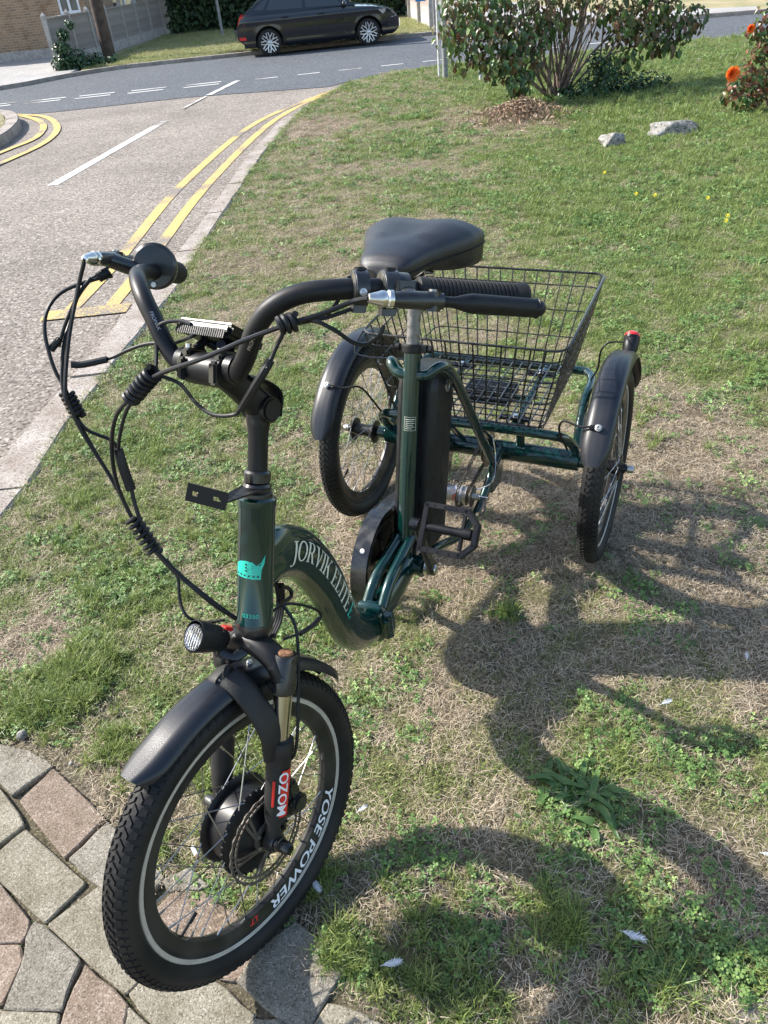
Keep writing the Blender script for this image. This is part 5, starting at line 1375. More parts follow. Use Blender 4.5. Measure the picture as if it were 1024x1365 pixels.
def coil(name, a_, b_, R_, r_=.0028, turns=6):
    a_, b_ = on_u(*a_), on_u(*b_); d_, u_, v_ = frame_of(b_-a_); L_ = (b_-a_).length; P_ = []
    n_ = turns*12
    for i in range(n_+1): t = i/12*2*PI; P_.append(a_+d_*(L_*i/n_)+(u_*math.cos(t)+v_*math.sin(t))*R_)
    q = MB(); q.tube(P_, r_, 7); B(name, q, 'cable')
coil('cable_wrap', (88,522,-.245), (106,556,-.23), .0085, .0034, 6)
coil('cable_wrap', (174,532,-.09), (206,496,-.05), .0095, .0037, 7)
coil('cable_wrap', (176,690,-.155), (208,738,-.13), .010, .0033, 7)
coil('cable_wrap', (372,434,.145), (396,428,.158), .0085, .0038, 3)
coil('cable_wrap', (318,826,-.02), (356,844,.0), .0095, .0026, 12)
coil('cable_wrap', (131,370,-.245), (146,362,-.24), .0055, .0024, 5)
for k_ in range(4):      # loose bundle behind the head tube
    x_ = (k_-1.5)*3.2
    q = MB(); q.tube(smooth_path([on_x(372+x_,778,.0+.006*k_), on_x(374+x_*.8,800,.004*k_), on_x(370+x_,826,.004*k_), on_x(360+x_,850,.004*k_)], 5), .0026, 7); B('cable', q, 'cable')
q = MB(); q.tube(smooth_path([on_x(374,782,.02), on_x(386,785,.02), on_x(388,795,.02), on_x(378,802,.02), on_x(372,800,.02)], 5), .0034, 8); B('cable_wrap', q, 'cable')
q = MB(); q.tube(smooth_path([V(.0,1.03,.24), V(.09,1.06,.27), V(.085,1.13,.30), V(.07,1.15,.36), V(.05,1.2,.33)], 6), .0018, 6); B('shift_cable', q, 'chrome')
# ================================================================== BACKGROUND
# scale note: everything beyond the main road stands at the size it has on the flat ground plane
def leaf_mb(mb, c, n_, d_, L_, W2, fold=.25, curl=.2):
    """one pointed leaf: 6 vertices, folded along its midrib"""
    n_ = n_.normalized(); d_ = (d_-n_*d_.dot(n_)).normalized(); s_ = d_.cross(n_)
    p = [c, c+d_*L_*.4+s_*W2*.5+n_*W2*fold, c+d_*L_*.4-s_*W2*.5+n_*W2*fold, c+d_*L_-n_*L_*curl, c+d_*L_*.45, c+d_*L_*.8+s_*W2*.28+n_*0-n_*L_*curl*.5, c+d_*L_*.8-s_*W2*.28-n_*L_*curl*.5]
    mb.add(p, [(0,1,4),(0,4,2),(1,5,3,4),(4,3,6,2)])
def rdir(): 
    v_ = V(random.gauss(0,1), random.gauss(0,1), random.gauss(0,1)); return v_.normalized()
def blob_leaves(mb, c, rad, n_, L_, up=.5, shell=.5):
    for _ in range(n_):
        d_ = rdir(); r_ = random.random()**shell
        p_ = V(c[0]+d_.x*rad[0]*r_, c[1]+d_.y*rad[1]*r_, c[2]+d_.z*rad[2]*r_)
        if p_.z < .0: p_.z = random.uniform(.0,.05)
        l_ = L_*random.uniform(.6,1.25)
        leaf_mb(mb, p_, (d_+V(0,0,up)+rdir()*.5), rdir()+V(0,0,-.5), l_, l_*.62)

# ---- brick house
hs = tag(empty('brick_house', (-9, 25.2, 0)), 'buff brick house wall with white framed windows behind the fence', 'house')
def hb_(name, c, size, m_, parent=hs, off=V(-9,25.2,0), bevel=0, **k):
    q = MB(); q.box(Vector(c)-off, size); return q.build(name, M[m_], parent, smooth=False, bevel=bevel)
# front wall and the side wall that runs back behind the fence, windows set in real openings
def wall_with(ax, x_fix, lo_, hi_, wins, thick=.24):
    q = MB(); e_ = [lo_]+[v for w_ in wins for v in w_[:2]]+[hi_]; o_ = V(-9,25.2,0)
    def bx(a_, b_, z0, z1):
        if ax == 'x': q.box(V((a_+b_)/2, x_fix+thick/2, (z0+z1)/2)-o_, (b_-a_, thick, z1-z0))
        else: q.box(V(x_fix-thick/2, (a_+b_)/2, (z0+z1)/2)-o_, (thick, b_-a_, z1-z0))
    for i in range(len(e_)-1):
        if i % 2 == 0: bx(e_[i], e_[i+1], -.1, 4.2)
        else: w_ = wins[i//2]; bx(e_[i], e_[i+1], -.1, w_[2]); bx(e_[i], e_[i+1], w_[3], 4.2)
    q.build('wall', M['brick'] if ax == 'x' else M['brick2'], hs, smooth=False)
    t_ = .06
    for x0, x1, z0, z1 in wins:
        q = MB(); mid = (x0+x1)/2
        def fr(a0_, a1_, b0_, b1_, dep=.06, off=.05, qq=None):
            qq = q if qq is None else qq
            if ax == 'x': qq.box(V((a0_+a1_)/2, x_fix+off, (b0_+b1_)/2)-o_, (a1_-a0_, dep, b1_-b0_))
            else: qq.box(V(x_fix-off, (a0_+a1_)/2, (b0_+b1_)/2)-o_, (dep, a1_-a0_, b1_-b0_))
        fr(x0,x0+t_,z0,z1); fr(x1-t_,x1,z0,z1); fr(x0+t_,x1-t_,z0,z0+t_); fr(x0+t_,x1-t_,z1-t_,z1); fr(mid-t_/2,mid+t_/2,z0+t_,z1-t_)
        wf = q.build('window', M['upvc'], hs, smooth=False)
        q2 = MB(); fr(x0+.01,x1-.01,z0+.01,z1-.01,.01,.06,q2); q2.build('pane', M['pane'], wf, smooth=False)
        q2 = MB(); fr(x0-.06,x1+.06,z0-.055,z0-.003,.16,-.03,q2); q2.build('sill', M['upvc'], wf, smooth=False)
wall_with('x', 25.0, -13, -6.62, [(-7.32,-6.76,.97,1.9)])
wall_with('y', -6.62, 25.24, 46, [(28.2,31.6,.87,1.9),(37.5,42.5,.62,1.9)])
q = MB(); q.box(V(-9.8,25.0-.02,.12)-V(-9,25.2,0), (6.2,.03,.24)); q.build('plinth', M['conc_post'], hs, smooth=False)
hb_('alarm_box', (-9.35,25.12,1.55), (.34,.14,.22), 'terracotta', bevel=.02)
# ---- fence: concrete posts, gravel boards and feather edge boards
fp = [(-6.35,20.35),(-6.27,21.9),(-6.2,23.4),(-6.13,24.9),(-6.05,26.4),(-5.97,27.9),(-5.88,29.4),(-5.79,30.9),(-5.7,32.4),(-5.6,33.9)]
fn = tag(empty('board_fence', (*fp[0],0)), 'grey weathered board fence with concrete posts beside the far verge', 'fence')
fo = V(*fp[0],0)
for i, (x_, y_) in enumerate(fp):
    q = MB(); q.box(V(x_,y_,.53)-fo, (.10,.10,1.06)); q.add([V(x_+a_,y_+b_,1.06)-fo for a_,b_ in ((-.05,-.05),(.05,-.05),(.05,.05),(-.05,.05))]+[V(x_,y_,1.13)-fo], [(0,1,4),(1,2,4),(2,3,4),(3,0,4)])
    q.build('fence_post', M['conc_post'], fn, smooth=False)
    if i == len(fp)-1: break
    x2, y2 = fp[i+1]; d_ = V(x2-x_,y2-y_,0); L_ = d_.length; d_.normalize(); n2 = V(-d_.y,d_.x,0); mid = V((x_+x2)/2,(y_+y2)/2,0)
    q = MB(); q.box(mid+V(0,0,.12)-fo, (L_-.1,.05,.24), (d_,n2,UP)); q.build('gravel_board', M['conc_post'], fn, smooth=False)
    q = MB(); q.box(mid+V(0,0,1.0)-fo, (L_-.1,.06,.035), (d_,n2,UP)); q.build('fence_cap', M['wood_fence'], fn, smooth=False)
    nb = 13
    shared = None
    for k in range(nb):
        c_ = V(x_,y_,0)+d_*(.05+(L_-.1)*(k+.5)/nb)+V(0,0,.61)
        if shared is None:
            q = MB(); w2 = (L_-.1)/nb
            q.prism([V(-w2/2,-.012,0),V(w2/2+.01,-.004,0),V(w2/2+.01,.006,0),V(-w2/2,.008,0)], (0,0,.74)); q.v = [(a,b,c-.37) for a,b,c in q.v]
            shared = q.mesh('fence_board', M['wood_fence'], smooth=False)
        m_ = Matrix(((d_.x,n2.x,0,c_.x-fo.x),(d_.y,n2.y,0,c_.y-fo.y),(0,0,1,c_.z),(0,0,0,1)))
        link('fence_board', shared, fn, m_)
# ivy at the fence foot and climbing the second post
q = MB()
for px, py, r_, n_ in ((86,84,.30,420),(105,80,.34,420),(128,82,.26,260),(82,62,.20,200),(84,45,.14,120),(92,32,.10,70),(150,84,.16,60)):
    Yb = 20.2+ (px-78)*.006
    c_ = aty(px, py, Yb); blob_leaves(q, (c_.x,c_.y,max(c_.z,.1)), (r_,r_*.8,r_*.75), n_, .085)
tag(q.build('ivy_bush', M['ivy'], smooth=False, recalc=False), 'dark ivy heaped at the foot of the fence beside the telegraph pole', 'ivy')
# telegraph pole
g = at(148,82); q = MB(); q.tube([g+V(0,0,-.1), g+V(0,0,1.2), g+V(0,0,7)], [.15,.145,.11], 20)
tag(q.build('telegraph_pole', M['pole_wood']), 'dark brown wooden telegraph pole standing in front of the fence', 'pole')
g = at(297,48); q = MB(); q.cyl(g+V(0,0,-.1), g+V(0,0,3.2), .042, 12)
sp = q.build('street_post', M['galv']); tag(sp, 'thin grey metal post standing on the far verge near the hedge', 'post')
# hedge far left-centre, hedge behind the car
def hedge(name, x0, x1, y0, y1, h_, n_, label, L_=.16):
    q = MB(); c_ = V((x0+x1)/2,(y0+y1)/2,0)
    for _ in range(n_):
        x_ = random.uniform(x0,x1); f_ = random.random()
        if f_ < .6: y_ = y0+random.uniform(-.12,.25)+.25*noise.noise(V(x_*1.3,0,0)); z_ = random.uniform(0,h_)
        else: y_ = random.uniform(y0,y1); z_ = h_+random.uniform(-.2,.15)+.3*noise.noise(V(x_,y_,3))
        y_ += .25*noise.noise(V(x_*1.1,z_*1.6,7)); l_ = L_*random.uniform(.6,1.3)
        leaf_mb(q, V(x_,y_,z_)-c_, V(random.gauss(0,.6),-1,random.gauss(.5,.6)), rdir()+V(0,0,-.4), l_, l_*.6)
    o = q.build('foliage', M['hedge'], None, smooth=False, recalc=False)
    r_ = tag(empty(name, c_), label, 'hedge'); o.parent = r_; tag(o, kind='stuff')
    q = MB()
    nx, nz = 24, 8; vs = []
    for i in range(nx+1):
        for j in range(nz+1):
            x_ = x0+(x1-x0)*i/nx; z_ = h_*j/nz; vs.append(V(x_, y0+.28+.2*noise.noise(V(x_*1.1,z_*1.6,7)), z_)-c_)
    for i in range(nx+1): vs.append(V(x0+(x1-x0)*i/nx, y1, h_)-c_)
    fs = [(i*(nz+1)+j, (i+1)*(nz+1)+j, (i+1)*(nz+1)+j+1, i*(nz+1)+j+1) for i in range(nx) for j in range(nz)]
    b_ = (nx+1)*(nz+1); fs += [(i*(nz+1)+nz, (i+1)*(nz+1)+nz, b_+i+1, b_+i) for i in range(nx)]
    q.add(vs, fs); q.build('branch_mass', mat('hedge_core', (.012,.018,.01), .95), r_)
    return r_
hedge('hedge', -5.45, -1.2, 30.5, 32.2, 2.8, 5200, 'tall dark green hedge behind the verge left of the parked car')
hedge('hedge', -1.0, 2.2, 27.5, 29.5, 1.9, 2600, 'dark green hedge directly behind the parked car')
# pale fence at the right of the car
f2 = [at(528,14), at(545,22), at(560,30), at(578,40)]
fo2 = f2[0].copy(); pf = tag(empty('panel_fence', fo2), 'pale rust stained slatted fence at the far right of the parked car', 'fence')
d_ = (f2[-1]-f2[0]); L_ = d_.length; d_.normalize(); n2 = V(-d_.y,d_.x,0); nb = 42; sh = None
for k in range(nb):
    c_ = d_*(L_*(k+.5)/nb)+V(0,0,.62)
    if sh is None:
        q = MB(); q.box((0,0,0), (L_/nb*.72,.03,1.25)); sh = q.mesh('fence_slat', M['corrugated'], smooth=False)
    link('fence_slat', sh, pf, Matrix(((d_.x,n2.x,0,c_.x),(d_.y,n2.y,0,c_.y),(0,0,1,c_.z),(0,0,0,1))))
for k in range(5):
    q = MB(); q.box(d_*(L_*k/4)-n2*.05+V(0,0,.66), (.09,.09,1.34), (d_,n2,UP)); q.build('fence_post', M['conc_post'], pf, smooth=False)
for z_ in (.2,1.05):
    q = MB(); q.box(d_*(L_/2)+n2*.03+V(0,0,z_), (L_,.03,.07), (d_,n2,UP)); q.build('fence_rail', M['wood_fence'], pf, smooth=False)
# blue sign on the fence end
g = at(580,43); sg = tag(empty('blue_sign_post', g), 'blue sign board on a pale post beside the far pavement', 'sign')
q = MB(); q.box((0,0,.75), (.05,.05,1.6)); q.build('post', M['conc_post'], sg, smooth=False)
q = MB(); q.box((-.30,-.035,.80), (.24,.015,.36)); q.build('board', M['bluesign'], sg, smooth=False, bevel=.004)
# street sign legs beside the shrub
sgn = tag(empty('street_sign', at(592,105)), 'two legged street name sign frame with a grey and a white post', 'sign')
o_ = at(592,105)
for (px,py),m_,r_ in (((594,105),'galv',.040),((586,104),'whitepost',.020),((641,108),'whitepost',.024)):
    g = at(px,py); q = MB(); q.cyl(g-o_+V(0,0,-.1), g-o_+V(0,0,1.15), r_, 14); q.build('post', M[m_], sgn)
a_ = at(592,105)-o_; b_ = at(641,108)-o_; dd = (b_-a_).normalized()
q = MB(); q.box((a_+b_)/2+V(0,0,1.30), ((b_-a_).length+.3,.03,.26), (dd, V(-dd.y,dd.x,0), UP)); q.build('name_board', M['whitepost'], sgn, smooth=False, bevel=.004)

# ---- parked car
def build_car():
    g0, g1 = at(362,71), at(492,57)
    d_ = (g1-g0); d_.z = 0; k_ = d_.length/2.64; ang = math.atan2(d_.y, d_.x)
    root = tag(empty('parked_car', (g0+g1)/2+V(0,0,RZ+.0), ang), 'dark navy black hatchback parked across the junction with silver alloy wheels', 'car')
    root.location += V(-math.sin(ang)*.75, math.cos(ang)*.75, 0)*k_
    root.scale = (k_, k_, k_)
    # x forward, side nearest the camera is y = -.9 ; wheels at x = +-1.32
    WR, AR = .315, .375; wx = (-1.32, 1.32); wz = .315
    def yside(x, z):      # half width
        tuck = .9-.10*max(0, (abs(x)-1.55)/.55)**2*1.6-.035*((z-.62)/.45)**2
        if z > .93: tuck -= (z-.93)*.42
        if z < .30: tuck -= (.30-z)*.25
        tuck += .018*math.exp(-((z-.80)/.05)**2)-.014*math.exp(-((z-.40)/.07)**2)
        return tuck
    def top_z(x): return np.interp(x, [-2.14,-2.02,-1.8,-.9,0,.9,1.5,1.9,2.1,2.18], [.66,.86,1.0,.985,.955,.93,.88,.79,.70,.55])
    def bot_z(x): return np.interp(x, [-2.14,-2.0,-1.75,-1.2,0,1.2,1.75,2.05,2.18], [.42,.30,.23,.2,.19,.2,.21,.25,.36])
    nx, nz = 110, 26
    for sgn_ in (-1, 1):
        vs, fs = [], []
        for i in range(nx+1):
            x = -2.14+4.32*i/nx; zb, zt = bot_z(x), top_z(x)
            for j in range(nz+1):
                z = zb+(zt-zb)*j/nz; X, Z_ = x, z
                for cx in wx:
                    r_ = math.hypot(x-cx, z-wz)
                    if r_ < AR and r_ > AR-.07: X = cx+(x-cx)/r_*AR; Z_ = wz+(z-wz)/r_*AR
                flare = sum(.008*math.exp(-((math.hypot(X-cx, Z_-wz)-AR)/.05)**2) for cx in wx)
                vs.append((X, sgn_*(yside(X, Z_)+flare), Z_))
        for i in range(nx):
            for j in range(nz):
                x = -2.14+4.32*(i+.5)/nx; z = bot_z(x)+(top_z(x)-bot_z(x))*(j+.5)/nz
                if any(math.hypot(x-cx, z-wz) < AR-.02 for cx in wx): continue
                a = i*(nz+1)+j; fs.append((a, a+nz+1, a+nz+2, a+1))
        q = MB(); q.v = vs; q.f = fs; q.build('side_panel', M['carblack'], root, angle=60)
    # bonnet, tail and ends: strips joining both sides
    def cross(name, f_, xs_, m_='carblack'):
        q = MB(); K = 8; vs = []
        for x in xs_:
            z, crown = f_(x); hw = yside(x, z)
            for k in range(K+1): u_ = -1+2*k/K; vs.append((x, hw*u_, z+crown*(1-u_*u_)))
        fs = [(i*(K+1)+k, (i+1)*(K+1)+k, (i+1)*(K+1)+k+1, i*(K+1)+k+1) for i in range(len(xs_)-1) for k in range(K)]
        q.add(vs, fs); return q.build(name, M[m_], root, angle=60)
    cross('bonnet', lambda x: (top_z(x), .05), [.9+.128*i for i in range(11)])
    cross('tail_deck', lambda x: (top_z(x), .03), [-2.14+.1*i for i in range(6)])
    for x0, nm in ((2.18,'front_bumper'),(-2.14,'rear_bumper')):
        q = MB(); K, J = 10, 6; vs = []
        zb, zt = bot_z(x0), top_z(x0)
        for j in range(J+1):
            z = zb+(zt-zb)*j/J; hw = yside(x0, z)
            for k in range(K+1): u_ = -1+2*k/K; vs.append((x0+math.copysign(.10,x0)*(1-u_*u_), hw*u_, z))
        q.add(vs, [(j*(K+1)+k, j*(K+1)+k+1, (j+1)*(K+1)+k+1, (j+1)*(K+1)+k) for j in range(J) for k in range(K)])
        q.build(nm, M['carblack'], root, angle=60)
    q = MB(); q.box((0,0,.30), (4.0,1.5,.16)); q.box((0,0,.5), (1.9,1.6,.5)); q.build('underbody', M['matt_black'], root, smooth=False)
    # wheel wells
    for cx in wx:
        q = MB(); vs = []; n_ = 20
        for k in range(n_+1):
            a = PI*k/n_*1.16-.08*PI
            for y in (-.86,-.50,.50,.86): vs.append((cx+(AR+.004)*math.cos(a), y, wz+(AR+.004)*math.sin(a)))
        q.add(vs, [(4*k+c, 4*k+c+1, 4*k+c+5, 4*k+c+4) for k in range(n_) for c in (0,2)])
        q.box((cx, 0, wz+.12), (.72, 1.0, .5)); q.build('wheel_well', M['matt_black'], root)
    # greenhouse
    rf = [(-1.90,.93),(-1.52,1.20),(-1.15,1.42),(-.6,1.49),(.0,1.46),(.45,1.33),(1.05,.96)]
    q = MB(); vs = []; K = 6
    for x, z in rf:
        hw = .66 if z > 1.2 else .78
        for k in range(K+1): u_ = -1+2*k/K; vs.append((x, hw*u_, z+.04*(1-u_*u_)))
    q.add(vs, [(i*(K+1)+k, (i+1)*(K+1)+k, (i+1)*(K+1)+k+1, i*(K+1)+k+1) for i in range(len(rf)-1) for k in range(K)])
    q.build('roof', M['carblack'], root, angle=60)
    for sgn_ in (-1,1):
        def P_(x, z, out=0): 
            t = (z-.95)/.5; return V(x, sgn_*(.845-.16*t-.0+out), z)
        q = MB(); q.add([P_(-1.88,.985), P_(1.05,.945), P_(.42,1.32), P_(0,1.44), P_(-.6,1.47), P_(-1.15,1.40), P_(-1.50,1.22)], [tuple(range(7))]); q.build('pillar_panel', M['carblack'], root, smooth=False)
        for poly in ([(-.28,1.0),(.70,.975),(.36,1.28),(0,1.38),(-.24,1.40)], [(-1.30,1.02),(-.36,1.0),(-.33,1.40),(-.9,1.40),(-1.12,1.32)], [(-1.62,1.05),(-1.38,1.03),(-1.20,1.28),(-1.38,1.22)]):
            q = MB(); q.add([P_(x,z,.006) for x,z in poly], [tuple(range(len(poly)))]); q.build('side_window', M['glass'], root, smooth=False)
        # door seams, handles, rubbing strip
        for x in (-.32, .72, -1.28):
            q = MB(); q.tube([V(x+(0 if x > -1 else 0), sgn_*(yside(x,z)+.0005), z) for z in (.24,.45,.65,.85,.96)], .0045, 5)
            if x != -1.28: q.build('door_seam', M['matt_black'], root)
        for x in (-.95,.0):
            z = .84; q = MB(); q.tube(smooth_path([V(x,sgn_*(yside(x,z)+.0),z), V(x+.03,sgn_*(yside(x,z)+.03),z+.004), V(x+.17,sgn_*(yside(x,z)+.03),z+.008), V(x+.2,sgn_*yside(x,z),z+.01)],4), .013, 8); q.build('door_handle', M['carblack'], root)
        q = MB(); q.ell((.72,sgn_*.98,1.0), (.07,.11,.075), 12, 8); q.cyl((.74,sgn_*.84,.95),(.72,sgn_*.93,.98),.02,8); q.build('wing_mirror', M['carblack'], root)
        q = MB(); pts = [(1.62,.80),(1.80,.80),(2.02,.72),(2.12,.62),(1.98,.60),(1.72,.70)]
        q.add([V(x,sgn_*(yside(x,z)+.004),z) for x,z in pts], [tuple(range(6))]); q.build('headlight', M['lens'], root, smooth=False)
        q = MB(); pts = [(-1.80,.96),(-2.02,.93),(-2.10,.74),(-1.92,.74)]
        q.add([V(x,sgn_*(yside(x,z)+.004),z) for x,z in pts], [(0,1,2,3)]); q.build('tail_light', M['redglass'], root, smooth=False)
        q = MB(); pts = [(-1.92,.48),(-2.10,.48),(-2.10,.41),(-1.92,.41)]
        q.add([V(x,sgn_*(yside(x,z)+.005),z) for x,z in pts], [(0,1,2,3)]); q.build('reflector', M['redglass'], root, smooth=False)
        for cx in wx:
            q = MB(); q.box((cx-.34,sgn_*.83,.24), (.012,.13,.20)); q.build('mud_flap', M['matt_black'], root, smooth=False)
    for cx in wx:
        for sgn_ in (-1,1):
            wr = empty('wheel', (cx, sgn_*.80, wz), parent=root)
            q = MB(); q.lathe((0,0,0), (0,sgn_,0), [(.20,-.09),(.30,-.09),(.315,-.07),(.315,.06),(.30,.085),(.225,.09),(.215,.07)], 40, caps=False); q.build('tyre', M['rubber'], wr)
            q = MB(); q.lathe((0,0,0), (0,sgn_,0), [(.232,.092),(.236,.086),(.215,.06),(.205,.0),(.205,-.09)], 40, caps=False)
            for k in range(9):
                a = 2*PI*k/9
                for da, ra, rb in ((.0,.03,.13),(.24,.115,.228),(-.24,.115,.228)):
                    a0_, a1_ = a, a+da
                    p0 = V(ra*math.cos(a0_), sgn_*.075, ra*math.sin(a0_)); p1 = V(rb*math.cos(a1_), sgn_*.088, rb*math.sin(a1_)); dd = (p1-p0).normalized()
                    q.box((p0+p1)/2, ((p1-p0).length+.01, .02, .034 if da == 0 else .026), (dd, V(0,1,0), dd.cross(V(0,1,0))))
            q.lathe((0,0,0), (0,sgn_,0), [(.045,.06),(.045,.09),(.035,.096),(0,.098)], 20); q.build('alloy_rim', M['alu'] if False else mat('alloy_wheel', (.62,.63,.66), .3, metal=.7), wr)
            q = MB(); q.lathe((0,0,0), (0,sgn_,0), [(.0,.03),(.19,.03)], 30); q.build('brake_disc', M['matt_black'], wr)
    return root
build_car()

# ---- big shrub
sb = aty(742, 128, at(742,128).y); SO = V(sb.x, sb.y, 0); SY = sb.y
shrub = tag(empty('flowering_shrub', SO), 'large leafy shrub with many pale stems growing from the lawn by the road', 'shrub')
stems = [(742,128,742,60,730,0,.0),(745,128,765,60,800,-40,.1),(738,128,705,70,660,10,-.1),(735,128,690,90,640,40,-.3),(748,126,790,70,850,20,.1),(742,126,750,50,760,-60,.3),(736,126,722,60,700,-30,.2),(740,128,775,50,790,-50,-.2),
         (732,126,700,50,690,-30,-.3),(746,126,760,80,775,10,-.3),(750,126,800,80,880,50,-.1),(744,126,735,40,745,-60,-.1),(738,126,715,90,670,70,-.4),(741,126,728,70,715,10,.1),(747,126,783,60,812,-10,.2),(790,120,815,60,850,10,.0),(786,120,800,60,805,-30,.15),(731,128,712,80,720,20,-.2),(752,124,757,60,748,0,-.25),(745,124,770,70,782,-10,.35)]
tips = []
for i, (x0,y0,x1,y1,x2,y2,dy) in enumerate(stems):
    a_ = aty(x0,y0,SY)+V(random.uniform(-.05,.05),random.uniform(-.1,.1),0); a_.z = -.03; b_ = aty(x1,y1,SY+dy*.5); c_ = aty(x2,y2,SY+dy)
    P_ = smooth_path([a_-SO, b_-SO+V(random.uniform(-.03,.03),0,0), c_-SO], 7)
    q = MB(); q.tube(P_, [.022 if i < 8 else .014, .006], 8); q.build('stem', M['bark'], shrub); tips.append(c_)
    if i % 2 == 0:
        m_ = P_[8]; e_ = m_+(c_-SO-m_)*.5+V(random.uniform(-.25,.25),random.uniform(-.2,.1),random.uniform(.05,.3)); q = MB(); q.tube([m_,(m_+e_)/2+V(.02,0,.02),e_], [.009,.004], 6); q.build('stem', M['bark'], shrub)
clus = [(606,14,-.2,.18,80),(598,48,-.3,.15,50),(628,28,-.3,.24,130),(645,52,-.35,.2,110),(662,5,-.1,.26,150),(672,80,-.45,.17,110),(690,110,-.5,.12,80),(700,62,-.4,.20,120),(722,12,-.2,.26,120),(715,45,-.3,.15,60),
        (612,78,-.35,.10,36),(655,95,-.4,.09,36),(840,36,-.1,.2,130),(868,22,.0,.22,140),(905,32,-.1,.17,110),(925,22,-.1,.13,70),(838,72,-.2,.12,60),(865,52,-.15,.14,80),(880,8,0,.2,150),(820,12,0,.18,110),(625,-5,-.2,.25,160),(655,30,-.3,.2,120),(735,-5,0,.25,150),(705,85,-.45,.13,90),(680,50,-.4,.2,120),(730,30,-.2,.18,110),(610,40,-.2,.16,90),(890,50,-.1,.15,90),(855,-5,.1,.25,160),(770,0,.2,.2,90),(695,105,-.5,.1,60),(640,75,-.4,.1,50),(795,28,.1,.12,26),(760,14,.2,.14,30),(690,28,-.1,.24,100),(640,-15,0,.3,150)]
hid = [(random.uniform(590,900), random.uniform(-190,-30), random.uniform(-.6,.6), .3, 130) for _ in range(16)]
lv = []
for x_, y_, dy, r_, n_ in clus+hid:
    c_ = aty(x_, y_, SY+dy)
    for _ in range(int(n_*.8)):
        d_ = rdir(); p_ = c_+V(d_.x*r_, d_.y*r_*1.2, d_.z*r_*.95)*(random.random()**.42)*1.22
        l_ = .088*random.uniform(.5,1.25)
        lv.append((p_-SO, (d_*.7+V(0,-.5,.6)+rdir()*.5), V(0,0,-1)+rdir()*.55, l_, y_ > -20))
vis = [v_ for v_ in lv if v_[4]]; vis.sort(key=lambda v_: v_[0].y-.3*random.random()); near = vis[:280]; rest = vis[280:]+[v_ for v_ in lv if not v_[4]]
lm_ = []
for k in range(4):
    q = MB(); leaf_mb(q, V(0,0,0), V(0,0,1), V(0,1,0), 1, .5+.08*k, fold=.16+.06*k, curl=.15+.12*k); me_ = q.mesh('leaf', [mat('shrub_leaf_green',(.035,.085,.02),.4,nscale=3,col2=(.08,.14,.03)),mat('shrub_leaf_light',(.07,.13,.03),.4,nscale=3,col2=(.12,.19,.04)),mat('shrub_leaf_dark',(.025,.06,.02),.4,nscale=3,col2=(.05,.09,.03)),mat('shrub_leaf_bronze',(.13,.05,.03),.4,nscale=3,col2=(.09,.09,.03))][k], smooth=False, recalc=False); lm_.append(me_)
for p_, n_, d_, l_, _v in near:
    n_ = n_.normalized(); d_ = (d_-n_*d_.dot(n_)).normalized(); s_ = d_.cross(n_)
    link('leaf', random.choice(lm_), shrub, Matrix(((s_.x*l_,d_.x*l_,n_.x*l_,p_.x),(s_.y*l_,d_.y*l_,n_.y*l_,p_.y),(s_.z*l_,d_.z*l_,n_.z*l_,p_.z),(0,0,0,1))))
q = MB()
for p_, n_, d_, l_, _v in rest: leaf_mb(q, p_, n_, d_, l_, l_*.6, fold=.2, curl=random.uniform(.1,.45))
tag(q.build('foliage', M['shrubleaf'], shrub, smooth=False, recalc=False), kind='stuff')
for i in range(22):
    a_ = SO+V(random.uniform(-.14,.16),random.uniform(-.12,.12),-.02); h_ = random.uniform(-.75,.75); t_ = a_+V(h_,random.uniform(-.5,.4),random.uniform(.7,1.5)); m_ = (a_+t_)/2+V(-h_*.18+random.uniform(-.05,.05),random.uniform(-.06,.06),random.uniform(.0,.1))
    q = MB(); q.tube(smooth_path([a_-SO, m_-SO, t_-SO],5), [random.uniform(.006,.011),.003], 6); q.build('stem', M['bark'], shrub)
# ivy mound at its foot
q = MB()
for x_, y_, dy, r_, n_ in ((800,118,-.1,.22,420),(775,125,-.15,.16,260),(835,125,-.1,.2,300),(860,132,-.05,.17,200),(815,95,0,.16,240),(800,80,.05,.12,140),(880,135,0,.1,90),(755,135,-.15,.1,90)):
    c_ = aty(x_, y_, SY-.1+dy); blob_leaves(q, (c_.x,c_.y,max(.03,c_.z)), (r_*1.3,r_*1.2,r_), n_, .05, shell=.35)
tag(q.build('ivy_mound', M['ivy'], smooth=False, recalc=False), 'dark ivy mound at the foot of the large shrub', 'ivy')
# litter of dry leaves and twigs
q = MB(); c0_ = at(700,158)
for _ in range(2600):
    a_ = random.uniform(0,2*PI); r_ = abs(random.gauss(0,.34)); p_ = V(c0_.x+math.cos(a_)*r_*1.15, c0_.y+math.sin(a_)*r_*1.1+.15, 0)
    p_.z = .015+max(0,.16*(1-r_/.5))*random.random(); l_ = random.uniform(.02,.055)
    leaf_mb(q, p_, rdir()+V(0,0,.8), rdir(), l_, l_*.35, curl=.4)
tag(q.build('leaf_litter', M['dryleaf'], smooth=False, recalc=False), kind='stuff')

